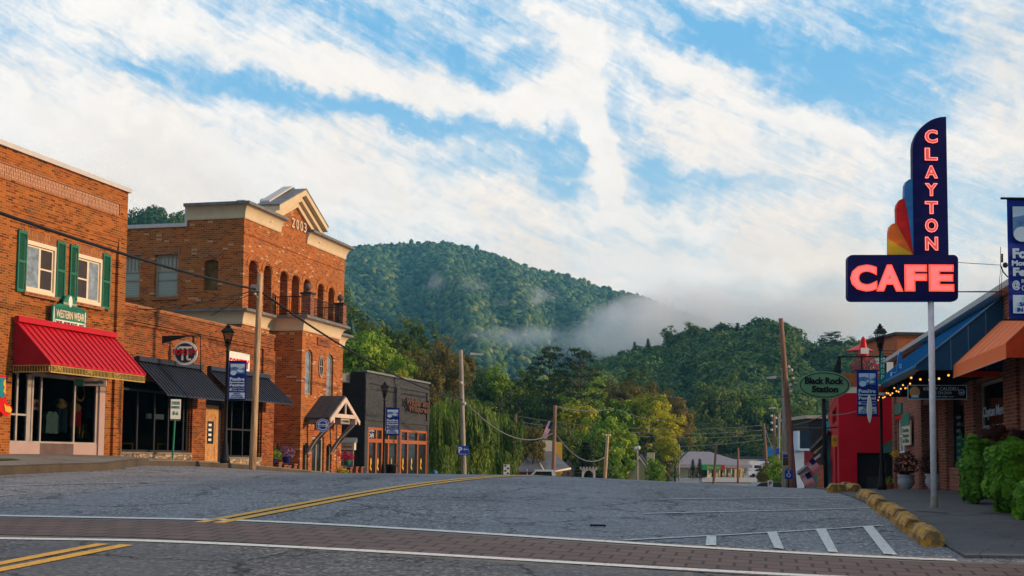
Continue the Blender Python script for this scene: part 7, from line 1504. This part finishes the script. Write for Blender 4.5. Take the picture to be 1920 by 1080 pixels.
for px, py, Y in ((500, 866, 49), (519, 868, 49.5), (529, 873, 50), (536, 874, 51), (548, 871, 51.5), (653, 877, 58), (664, 876, 58.5), (674, 876, 59)):
    q = P(px, py, Y); m = MB(yawM(Vector((q.x, q.y, q.z-1.3)), -.25)); m.box(-.14, .14, -.14, .14, 0, 1.27); m.box(-.17, .17, -.17, .17, 1.27, 1.33); recenter(m.build('brick_post', BRICK3, None, 'short brick post of the planter row before the gabled building' if px < 600 else 'short brick post before the black shop side wall', 'post', 'low brick posts left of the entrance bay' if px < 600 else 'low brick posts right of the entrance bay'))
q = P(505, 850, 49.5); m = MB(yawM(q)); m.tube([(0,0,-.3),(0.06,0,.28)], .01, 4); fo = recenter(m.build('small_flag', BARK, None, 'small american flag in the pot before the gabled building', 'flag'))
m = MB(yawM(q)); m.prism([(-.14,-.1),(.0,-.12),(.05,.2),(-.02,.22)], -.01, .0); m.build('flag_cloth', FLAGR, fo)
q = P(733, 879, 60); m = MB(yawM(Vector((q.x, q.y, gz(q.x,q.y)+.1)), -.2)); hh = q.z+.12-(gz(q.x,q.y)+.1); m.lathe((0,0,0), [(.22,0),(.26,hh),(.30,hh+.02),(.30,hh+.08),(.22,hh+.1)], 14); recenter(m.build('trash_bin', BLACKM, None, 'round black trash bin before the black shop window', 'trash bin'))
# ================================================================= FAR TOWN
def slab(px0, px1, pyt, Y, depth, yaw=0, zb=None, pyb=None):
    a, b = P(px0, pyt, Y), P(px1, pyt, Y); g = gz((a.x+b.x)/2, Y)-.3 if pyb is None else P(px0, pyb, Y).z; return Matrix.Translation((a.x, a.y, g)) @ Matrix.Rotation(yaw, 4, 'Z'), b.x-a.x, a.z-g
# pale yellow hip-roofed building
T, w, h = slab(1292, 1400, 869, 205, 18, R(14)); r = empty('hip_roof_building', T, 'pale yellow building with a lilac hip roof at the valley bottom', 'building')
z = lambda py, Y=205: P(1300, py, Y).z-T.translation.z
m = MB(T); wall(m, 0, w, 0, z(872), [(w*x0, w*x1, z(897), z(880)) for x0, x1 in ((.22, .34), (.42, .50), (.55, .62), (.66, .73), (.79, .85), (.9, .96))], 0, .3); m.box(.01, w-.01, .4, 18, 0, z(872)); m.build('wall', WALLY, r)
m = MB(T); o_ = 1.2; b = m.V([(-o_*2.2, -o_, z(871)), (w+o_, -o_, z(871)), (w+o_, 19, z(871)), (-o_*2.2, 19, z(871)), (w*.35, 8, z(846)), (w*.75, 8, z(846))]); m.F([b, b+1, b+5, b+4]); m.F([b+1, b+2, b+5]); m.F([b+2, b+3, b+4, b+5]); m.F([b+3, b, b+4]); m.box(-o_*2.2, w+o_, -o_, -o_+.1, z(871)-.5, z(871)-.02); m.build('hip_roof', SHIN, r)
m = MB(T); m.box(-o_*1.6, w*.3, -.9, -.02, z(874)-.35, z(874)); m.box(-.5, w*.28, -.45, -.03, z(878)-.2, z(878)+.15); m.build('eave_band', WALLB, r)
for k_ in range(7): m = MB(T); x = w*(.30+.11*k_); m.lathe((x, -1.0, 0), [(.12, 0), (.1, z(872)-.5)], 8); m.build('column', WALLY, r)
for x0, x1 in ((.22, .34), (.42, .50), (.55, .62), (.66, .73), (.79, .85), (.9, .96)): m = MB(T); m.box(w*x0, w*x1, .2, .25, z(897), z(880)); m.build('window', DGLASS if x0 < .6 else BGLASS, r)
q = P(1338, 877, 198); m = MB(yawM(q)); m.box(-1.9, 1.1, 0, .1, -.35, .5); gsn = recenter(m.build('shop_sign', M_('bright green sign', (.02,.30,.08), .5), None, 'green shop sign with yellow letters at the pale yellow building', 'sign')); lettering('Hometown', yawM(q), -1.0, .9, -.15, .3, -.01, YEL, gsn, .02); m = MB(yawM(q)); m.box(1.12, 1.7, 0, .1, -.3, .45); m.build('red_end', SRED, gsn)
q = P(1329, 893, 197); m = MB(yawM(q)); m.disc(0, 0, .27, 0, .06, 16); recenter(m.build('round_board', WHITEP, None, 'small white round board before the pale yellow building', 'sign'))
T2, w2, h2 = slab(1398, 1450, 861, 235, 20); r = empty('flat_roofed_block', T2, 'long low beige block with a flat roof right of the hip roof', 'building'); m = MB(T2); wall(m, -6, w2, 0, h2, [(x, x+1.4, h2-2.6, h2-1.0) for x in (-3.5, -.5, 2.0)], 0, .2); m.box(-5.9, w2, .3, 15, 0, h2); m.build('wall', WALLB, r)
m = MB(T2); m.box(-14, w2+.4, -.6, 15.4, h2, h2+.5); m.build('roof_slab', ROOFD, r); m = MB(T2); m.box(-6.2, w2+.3, -.62, -.5, h2-.75, h2-.02); m.build('fascia', M_('pale fascia', (.45,.38,.3), .6), r)
T3, w3, h3 = slab(1280, 1305, 877, 240, 10, 0); m = MB(T3); m.box(-1.5, w3+4, 0, 8, 0, h3); m.box(-1.8, w3+4, -.3, 8, h3, h3+.5); recenter(m.build('low_shed', CAPW, None, 'low white roofed shed behind the left end of the hip roof', 'shed'))
patch('parking_lot', [P(1316, 900, 170).xy, P(1440, 900, 170).xy, P(1450, 900, 235).xy, P(1316, 900, 235).xy], 20, 20, .12, LOT, kind='structure')
q = P(1425, 912, 150)
# vehicles
def car(nm, M, L, Wd, H, mt, lab, cat, cab=(.18, .82), kind='car'):
    r = empty(nm, M, lab, cat); m = MB(M); z0 = .22*H
    if kind == 'pickup': prof_c = [(0, z0), (L, z0), (L, .55*H), (L*.98, .62*H), (L*.70, .64*H), (L*.60, H), (L*.36, H), (L*.33, .62*H), (0, .62*H)]
    elif kind == 'rv': prof_c = [(0, z0*.8), (L, z0*.8), (L, .45*H), (L*.93, .55*H), (L, .75*H), (L*.98, H), (0, H)]
    else: prof_c = [(0, z0), (L, z0), (L, .5*H), (L*.95, .6*H), (L*.76, .66*H), (L*.62, H), (L*.28, H), (L*.1, .68*H), (0, .62*H)]
    m.prism(prof_c, -Wd/2, Wd/2); m.build('body', mt, r)
    for s_ in (-1, 1):
        m = MB(M); 
        if kind == 'rv': m.box(L*.1, L*.25, s_*Wd/2-.01, s_*Wd/2+.01, .55*H, .75*H); m.box(L*.45, L*.6, s_*Wd/2-.01, s_*Wd/2+.01, .55*H, .75*H)
        elif kind == 'pickup': m.prism([(L*.38, .68*H), (L*.66, .68*H), (L*.59, .94*H), (L*.39, .94*H)], s_*Wd/2-.01, s_*Wd/2+.01)
        else: m.prism([(L*.2, .7*H), (L*.7, .7*H), (L*.6, .94*H), (L*.3, .94*H)], s_*Wd/2-.01, s_*Wd/2+.01)
        m.build('side_window', DGLASS, r)
    m = MB(M)
    if kind != 'rv': m.poly([(L*.755 if kind == 'car' else L*.695, -Wd*.42, .69*H), (L*.755 if kind == 'car' else L*.695, Wd*.42, .69*H), (L*.64 if kind == 'car' else L*.615, Wd*.40, .96*H), (L*.64 if kind == 'car' else L*.615, -Wd*.40, .96*H)])
    else: m.box(L*.94, L+.02, -Wd*.42, Wd*.42, .5*H, .7*H)
    m.build('windscreen', DGLASS, r)
    for x in (.18, .80):
        for s_ in (-1, 1): m = MB(M @ Matrix.Translation((L*x, s_*(Wd/2-.08), z0*.95))); m.disc(0, 0, z0*.95, -.1, .1, 16); m.build('wheel', TYRE, r)
    for s_ in (-1, 1): m = MB(M); m.box(L-.02, L+.03, s_*Wd*.38-.12, s_*Wd*.38+.12, .42*H, .52*H); m.build('headlight', WHITEP, r)
    return r
q = P(1010, 881, 92); car('pickup_truck', Matrix.Translation((q.x+1.9, q.y, q.z-1.72)) @ Matrix.Rotation(R(180), 4, 'Z') @ Matrix.Translation((-1.1, 0, 0)), 5.4, 1.95, 1.72, CARW, 'white pickup truck half hidden beyond the road crest', 'pickup truck', kind='pickup')
q = P(1392, 906, 100); car('parked_car', Matrix.Translation((q.x, q.y, q.z-1.42)) @ Matrix.Rotation(R(10), 4, 'Z'), 2.9 if False else 4.3, 1.8, 1.5, CARD, 'dark car roof just showing over the crest', 'car')
for px, Y, L, H, kd, lab, cat in ((1404, 222, 7.5, 3.1, 'rv', 'white camper van left of two parked beyond the yellow building', 'camper'), (1424, 226, 7.0, 3.0, 'rv', 'white camper van right of two parked beyond the yellow building', 'camper'), (1401, 205, 4.4, 1.5, 'car', 'small white car parked before the camper vans', 'car')):
    q = P(px, 893, Y); car('camper_van' if kd == 'rv' else 'parked_car', Matrix.Translation((q.x, q.y, q.z-(.3 if kd == 'rv' else .15))), L, 2.2, H*.95, CARW, lab, cat, kind=kd)
for px, py, Y, mt, lab in ((1412, 868, 232, SBLUE, 'blue car roof behind the camper vans'), (1432, 872, 232, FLAGR, 'red car behind the camper vans')):
    q = P(px, py+6, Y); car('parked_car', Matrix.Translation((q.x, q.y, q.z-.3)), 4.3, 1.8, 1.5, mt, lab, 'car')
# metal roofed shop with white gable wall
T, w, h = slab(1000, 1062, 872, 112, 10); r = empty('metal_roof_shop', T, 'low shop with a grey metal porch roof and white false front', 'building'); z = lambda py, Y=112: P(1030, py, Y).z-T.translation.z
m = MB(T); m.box(-1.5, w*.75, 2.2, 9, 0, z(852)); m.build('wall', CLAP, r); m = MB(T); m.prism([(.1, z(845)), (w*.72, z(850)), (w*.72, z(826)), (.0, z(823))], 2.4, 2.7); m.build('false_front', CREAM2, r)
m = MB(T); b = m.V([(-1.6, -1.2, z(884)), (w*.35, -1.6, z(886)), (w+.35, -.4, z(877)), (w*.62, 2.3, z(846)), (.0, 2.3, z(846))]); m.F([b+1, b+2, b+3, b+4]); m.F([b, b+1, b+4])
m.build('metal_roof', METR, r); m = MB(T); m.tube([(w*.35, -1.6, z(886)-.05), (w+.35, -.4, z(877)-.05)], .09, 5); m.tube([(w*.35, -1.6, z(886)-.05), (0, 2.3, z(846)-.05)], .09, 5); m.build('barge_board', CREAM2, r)
for x in (-.6, 1.0, 1.9): m = MB(T); m.box(x, x+.1, -1.0+.3*x, -.9+.3*x, 0, z(880)); m.build('porch_post', WHITEP, r)
m = MB(T); m.box(w*.62, w*.85, 1.0, 4.0, 0, z(874)); m.build('orange_wall', YEL, r)
q = P(1048, 836, 116); m = MB(yawM(q)); m.box(-.9, .3, 0, 2, -2.5, -.3); m.box(-.35, .3, 0, 2, -.3, .35); recenter(m.build('yellow_facade', YEL, None, 'bright yellow stepped wall behind the leaning brown pole', 'building'))
q = P(1068, 846, 135); m = MB(yawM(q)); m.prism([(-2.3, -2.6), (2.0, -2.6), (1.5, 0), (-2.3, 0)], 0, 5); recenter(m.build('brown_roof_house', SHIN, None, 'house with a mauve brown roof right of the yellow wall', 'house'))
q = P(1140, 850, 145); r = empty('dark_roof_house', yawM(Vector((q.x, q.y, q.z-4))), 'house with a long dark blue roof left of the gabled house', 'house'); T = yawM(Vector((q.x, q.y, q.z-4))); m = MB(T); m.prismx([(0, 1.5), (4, 4), (8, 1.5)], 0, 4.6); m.build('roof', M_('navy shingle', (.025,.035,.07), .7), r); m = MB(T); m.box(.2, 4.4, 1, 7, -1, 1.8); m.build('wall', WALLB, r); m = MB(T); m.box(1.9, 2.2, 3.8, 4.2, 3.8, 4.6); m.build('chimney', BRICK3, r); m = MB(T); m.prism([(2.6, 1.6), (3.9, 2.9), (4.1, 2.6), (3.2, 1.3)], -.4, -.2); m.build('pale_gable_board', CREAM2, r)
q = P(1199, 854, 128); T = yawM(Vector((q.x, q.y, q.z-3.6)), R(-8)); r = empty('gabled_house', T, 'small cream gabled house with a tall chimney between the trees', 'house'); m = MB(T); m.prism([(-1.2, 0), (1.1, 0), (1.1, 2.0), (0, 3.5), (-1.2, 1.6)], 0, 5); m.build('wall', WALLY, r); m = MB(T)
for s_, xe, ze in ((-1, -1.9, .9), (1, 1.5, 1.7)): m.prism([(0, 3.75), (xe, ze), (xe, ze-.14), (0, 3.58)], -.3, 5)
m.build('roof', ROOFD, r); m = MB(T); m.box(.75, 1.5, -.5, .0, 0, 3.9); m.build('chimney', WALLY, r)
for s_, xe, ze in ((-1, -1.9, .9), (1, 1.3, 1.9)): m = MB(T); m.prism([(0, 3.6), (xe, ze-.1), (xe+.2*-s_, ze-.15), (0, 3.3)], -.36, -.3); m.build('barge_board', CREAM2, r)
# garden arch
q0 = P(1104, 892, 108); g = gz(q0.x, q0.y)-.1; zt = P(1104, 881, 108).z; T = yawM(Vector((q0.x, q0.y, g))); H = zt-g; r = empty('garden_arch', T, 'weathered wooden arbor arch before the dark conifers', 'arbor')
for s_ in (-1, 1): m = MB(T); m.box(s_*.48-.07, s_*.48+.07, 0, .1, 0, H); m.box(s_*.48-.07, s_*.48+.07, .6, .7, 0, H); m.build('post', ASHW, r)
m = MB(T); m.box(-.72, .72, 0, .1, H, H+.12); m.box(-.72, .72, .6, .7, H, H+.12); m.build('beam', ASHW, r)
for k_ in range(6): m = MB(T); x = -.68+.27*k_; m.box(x-.04, x+.04, -.2, .9, H+.12, H+.24); m.build('rafter', ASHW, r)
m = MB(T); k_ = 10; pp = [(.41*math.cos(math.pi*i/k_), H-.5+.45*math.sin(math.pi*i/k_)) for i in range(k_+1)]; qq = [(x*1.0, H) for x, z in pp]
for i in range(k_): m.prism([pp[i], pp[i+1], qq[i+1], qq[i]], .01, .08)
m.build('arch_brace', ASHW, r)
q = P(1065, 889, 100); m = MB(yawM(q)); m.disc(0, 0, .36, 0, .05, 6, .3); o = recenter(m.build('carved_sign', BARK, None, 'dark carved hanging sign with gold outline near the pickup', 'sign')); m = MB(yawM(q)); m.ring(0, 0, .24, .27, -.02, -.001, 8); m.build('gold_outline', GOLD, o)
q = P(950, 881, 78); m = MB(yawM(q)); m.box(-.19, .19, 0, .04, -.32, .32); o = recenter(m.build('street_sign', WHITEP, None, 'small black and white sign under the willow', 'sign')); m = MB(yawM(q))
for i in range(4): m.box(-.14 if i % 2 else .02, -.02 if i % 2 else .14, -.01, -.001, -.26+.15*i, -.16+.15*i)
m.build('black_marks', BLACKM, o)
q = P(815, 886, 75); m = MB(yawM(q)); m.lathe((0, 0, -.2), [(.05, 0), (.16, .1), (.17, .25), (.05, .35)], 10); recenter(m.build('round_lamp', SBLUE, None, 'small blue round object at the foot of the willow', 'lamp'))
# flag on the leaning pole
def usflag(M, w, h, lab, parent=None):
    r = empty('flag', M, lab, 'flag', None); n_ = 13
    for i in range(n_):
        m = MB(M); k = 6
        for j in range(k):
            xa, xb = w*j/k, w*(j+1)/k; f = lambda x: .08*h*math.sin(x/w*7)
            m.poly([(xa, f(xa), -h*(i+1)/n_), (xb, f(xb), -h*(i+1)/n_), (xb, f(xb), -h*i/n_), (xa, f(xa), -h*i/n_)])
        m.build('stripe', FLAGR if i % 2 == 0 else FLAGW, r)
    m = MB(M)
    for j in range(3): xa, xb = w*.4*j/3, w*.4*(j+1)/3; f = lambda x: .08*h*math.sin(x/w*7)-.012*h-.01; m.poly([(xa, f(xa), -h*.54), (xb, f(xb), -h*.54), (xb, f(xb), 0), (xa, f(xa), 0)])
    m.build('canton', FLAGB, r); return r
q = P(1037, 792, 94); usflag(Matrix.Translation(q) @ Matrix.Rotation(R(112), 4, 'Y'), 1.35, .36, 'american flag hanging from the leaning brown pole')
# ---- right side shops beyond the crest
q = P(1480, 862, 58); T = yawM(Vector((q.x, q.y, gz(q.x, q.y)))); q1, q2 = P(1466.5, 876, 58), P(1482.5, 846, 58); m = MB(); m.box(q1.x, q2.x, 57.9, 58, q1.z, q2.z); o = recenter(m.build('sign_board', WALLB, None, 'beige framed picture board on the thick grey pole', 'sign')); w = q2.x-q1.x; h = q2.z-q1.z
m = MB(); m.box(q1.x+.02, q2.x-.02, 57.88, 57.899, q1.z+h*.62, q1.z+h*.80); m.build('blue_stripe', SIGNBLUE, o); m = MB(); m.box(q1.x+.02, q1.x+w*.6, 57.88, 57.899, q1.z+h*.12, q1.z+h*.58); m.build('dark_picture', BARK, o); m = MB(); m.box(q1.x+w*.6, q2.x-.02, 57.88, 57.899, q1.z+h*.12, q1.z+h*.58); m.build('green_picture', LLIME, o)
q = P(1479, 889, 54); m = MB(); m.box(q.x-.17, q.x+.17, 54, 54.02, q.z-.2, q.z+.17); o = recenter(m.build('parking_sign', SIGNBLUE, None, 'blue disabled parking sign beside the tallest pole', 'sign')); m = MB(yawM(q)); m.ring(-.01, -.04, .06, .085, -.02, -.001, 14); m.disc(0, .12, .025, -.02, -.001, 8); m.box(-.015, .015, -.02, -.001, 0, .1); m.box(0, .07, -.02, -.001, -.01, .015); m.build('wheelchair_symbol', WHITEP, o); m = MB(); m.tube([(q.x, 54.05, q.z), (q.x, 54.05, gz(q.x, 54))], .025, 6); m.build('post', BLACKM, o)
q = P(1444.5, 907, 50); m = MB(); m.box(q.x-.1, q.x+.1, 50, 50.02, q.z-.12, q.z+.13); o = recenter(m.build('small_sign', WHITEP, None, 'small white square sign low at the crest', 'sign')); lettering('P', yawM(q), -.05, .05, -.06, .08, -.002, BLACKM, o, .02)
q = P(1397 + 28, 860, 150)
for px, py, Y, w_, h_, mt, lab in ((1443, 847, 145, .9, 1.1, SBLUE, 'light blue poster sign between the far poles'), (1458, 846, 112, .35, .5, SIGNBLUE, 'small blue sign right of the pole pair')): q = P(px, py, Y); m = MB(yawM(q)); m.box(-w_/2, w_/2, 0, .06, -h_/2, h_/2); recenter(m.build('poster_board', mt, None, lab, 'sign'))
# dark box building
def pbox(nm, x0, x1, yt, yb, Y, dep, mt, lab, cat, parts=()):
    a, b = P(x0, yb, Y), P(x1, yt, Y); g = a.z; r = empty(nm, Matrix.Translation((a.x, a.y, g)), lab, cat); m = MB(); m.box(a.x, b.x, Y, Y+dep, g, b.z); m.build('wall', mt, r); return r, a, b
r, a, b = pbox('dark_box_building', 1517, 1556, 785, 905, 80, 8, DOORB, 'black boxy upper storey behind the oval sign post', 'building'); m = MB(); m.box(a.x-.2, b.x, 79.8, 88, b.z, b.z+.2); m.build('roof_edge', WALLB, r)
m = MB(); 
for z_ in (.7, 1.4): m.tube([(a.x+.9, 79.9, b.z+z_*.8), (b.x, 79.9, b.z+z_*.8)], .04, 4)
m.box(a.x+.9, b.x, 79.95, 80, b.z+.2, b.z+1.1); m.build('roof_rail', M_('dark teal screen', (.02,.05,.045), .6), r)
r, a, b = pbox('maroon_clapboard_house', 1508, 1524, 842, 915, 74, 6, CLAP, 'narrow maroon clapboard shop front with white corner trim', 'building'); m = MB(); m.box(a.x-.75, a.x-.02, 73.9, 74.1, a.z, b.z); m.build('corner_trim', PALEB, r)
m = MB(); a2, b2 = P(1499, 841, 73), P(1521, 808, 73); m.box(a2.x, b2.x, 73, 74, a2.z, b2.z); o = recenter(m.build('oriel_box', M_('dark navy board', (.012,.03,.055), .5), None, 'dark navy box with a white frame jutting over the maroon shop', 'oriel')); m = MB(); m.box(a2.x-.12, a2.x, 72.9, 74, a2.z-.1, b2.z); m.box(a2.x, b2.x, 72.9, 74, a2.z-.12, a2.z); m.build('white_frame', PALEB, o)
def slat(nm, pts, Ys, mt, th, lab, cat):
    m = MB(); Q = [P(px, py, Y) for (px, py), Y in zip(pts, Ys)]; b = m.V(Q+[q-Vector((0,0,th)) for q in Q]); k = len(Q); m.F([b+i for i in range(k)]); m.F([b+k+i for i in reversed(range(k))])
    for i in range(k): j = (i+1) % k; m.F([b+i, b+k+i, b+k+j, b+j])
    return recenter(m.build(nm, mt, None, lab, cat))
slat('shingle_canopy', [(1518, 840), (1552, 805), (1560, 812), (1528, 846)], [60, 56, 62, 68], M_('grey shingle canopy', (.10,.085,.07), .9, var=.4, scale=9), .15, 'grey shingled canopy sloping above the flags', 'canopy')
slat('metal_canopy', [(1494, 884), (1538, 850), (1544, 862), (1502, 889)], [58, 55, 62, 66], M_('pale corrugated metal', (.36,.37,.38), .5, var=.25, scale=8), .12, 'pale corrugated metal canopy with flags below', 'canopy')
q = P(1524, 858, 54); usflag(Matrix.Translation(q) @ Matrix.Rotation(R(50), 4, 'Y'), .62, .42, 'american flag draped on the metal canopy'); q = P(1518, 884, 52.5); usflag(Matrix.Translation(q) @ Matrix.Rotation(R(62), 4, 'Y'), .62, .45, 'lower american flag near the road crest')
r, a, b = pbox('stone_shopfront', 1500, 1545, 872, 930, 76, 4, BRICK3, 'dark shopfront under the metal canopy', 'building'); m = MB(); m.box(a.x+.6, a.x+1.0, 75.9, 76, a.z, b.z-.1); m.build('teal_panel', M_('teal panel', (.02,.14,.13), .6), r)
q = P(1565, 827, 47); m = MB(yawM(q)); m.box(-.1, .1, 0, .04, -.2, .2); o = recenter(m.build('hanging_sign', YEL, None, 'yellow hanging shop sign on the red building street front', 'sign')); m = MB(yawM(q)); m.ring(0, .05, .04, .06, -.01, -.001, 12); m.build('round_emblem', BLACKM, o)
slat('green_awning', [(1655, 835), (1677, 820), (1677, 846), (1655, 848)], [46, 45, 44, 45], M_('dark green cloth', (.01,.07,.05), .7), .05, 'dark green awning corner beside the black door', 'awning')
# ================================================================= FOG AND HAZE
def fogmat(name, dens, scale, lo, hi, seed, blobs):
    m, n = newmat(name); t = n('TexCoord').outputs['Object']
    no = n('TexNoise', {'Vector': n('VectorMath', {0: t, 1: (seed, seed*2, 0)}, operation='ADD').outputs[0], 'Scale': scale, 'Detail': 6.0, 'Roughness': .65, 'Distortion': .8}).outputs['Fac']
    s = None
    for c_, r_, w_ in blobs:
        mp_ = n('Mapping', {'Vector': t, 'Location': c_, 'Scale': r_}, vector_type='TEXTURE'); ln = n('VectorMath', {0: mp_.outputs[0]}, operation='LENGTH').outputs['Value']; g = n.rng(ln, .15, 1.0, w_, 0); s = g if s is None else n.math('ADD', s, g)
    d = n.math('MULTIPLY', n.math('MAXIMUM', n.math('SUBTRACT', n.math('ADD', s, n.math('MULTIPLY', n.math('SUBTRACT', no, .5), 3.6)), .42), 0.0), n.math('MULTIPLY', n.math('MINIMUM', s, 1.0), dens))
    v = n('VolumePrincipled', {'Color': (.97, .98, 1.0, 1), 'Density': d, 'Anisotropy': .2}); o = n('OutputMaterial'); m.node_tree.links.new(v.outputs[0], o.inputs['Volume']); return m
def fogbox(lo_px, hi_px, Y0, Y1, blobs, dens, scale, lab, seed):
    """blobs: (px, py, Y, rx_px, rz_px, ry_m, weight)"""
    a, b = P(lo_px[0], lo_px[1], Y0), P(hi_px[0], hi_px[1], Y1); x0 = min(P(lo_px[0], 700, Y0).x, P(lo_px[0], 700, Y1).x); x1 = max(P(hi_px[0], 700, Y0).x, P(hi_px[0], 700, Y1).x); z0 = P(1000, lo_px[1], Y0).z; z1 = P(1000, hi_px[1], Y1).z
    z0 = min(z0, P(1000, lo_px[1], Y1).z); c_ = Vector(((x0+x1)/2, (Y0+Y1)/2, z0)); BL = []
    for px, py, Y, rx, rz, ry, w_ in blobs: q = P(px, py, Y)-c_; k = Y/FPX; BL.append((tuple(q), (rx*k, ry, rz*k), w_))
    m = MB(); m.box(x0, x1, Y0, Y1, z0, z1); o = recenter(m.build('fog', fogmat('fog '+str(seed), dens, scale, 0, 0, seed, BL), None, lab, 'fog', kind='stuff')); return o
if FOG:
    fogbox((860, 760), (1800, 520), 640, 900, [(1080, 648, 760, 190, 50, 60, .8), (1230, 630, 760, 210, 90, 60, 1.05), (1190, 590, 760, 110, 65, 50, .75), (1400, 605, 770, 280, 110, 60, 1.05), (1600, 600, 770, 240, 100, 60, .9), (960, 628, 760, 150, 34, 50, .62), (1120, 600, 760, 80, 50, 40, .55), (1290, 560, 770, 150, 50, 50, .7)], .042, .034, 'bank of low fog lying between the mountain and the right hill', 1)
    fogbox((640, 600), (1090, 490), 1040, 1130, [(890, 532, 1085, 85, 26, 45, .58), (812, 528, 1085, 34, 42, 40, .48), (1005, 552, 1085, 75, 26, 42, .58), (950, 566, 1085, 110, 14, 30, .42), (690, 560, 1085, 60, 16, 30, .4)], .06, .05, 'thin wisps of mist on the mountain flank', 2)
if HAZE:
    hm, n = newmat('haze'); v = n('VolumePrincipled', {'Color': (.16, .58, .90, 1), 'Density': HAZE, 'Anisotropy': .0}); o_ = n('OutputMaterial'); hm.node_tree.links.new(v.outputs[0], o_.inputs['Volume'])
    m = MB(); zmin = -25.0; m.box(-1400, 2200, -620, 4600, zmin-1, 330); recenter(m.build('haze', hm, None, 'thin blue morning haze in the air over the valley', 'haze', kind='stuff'))
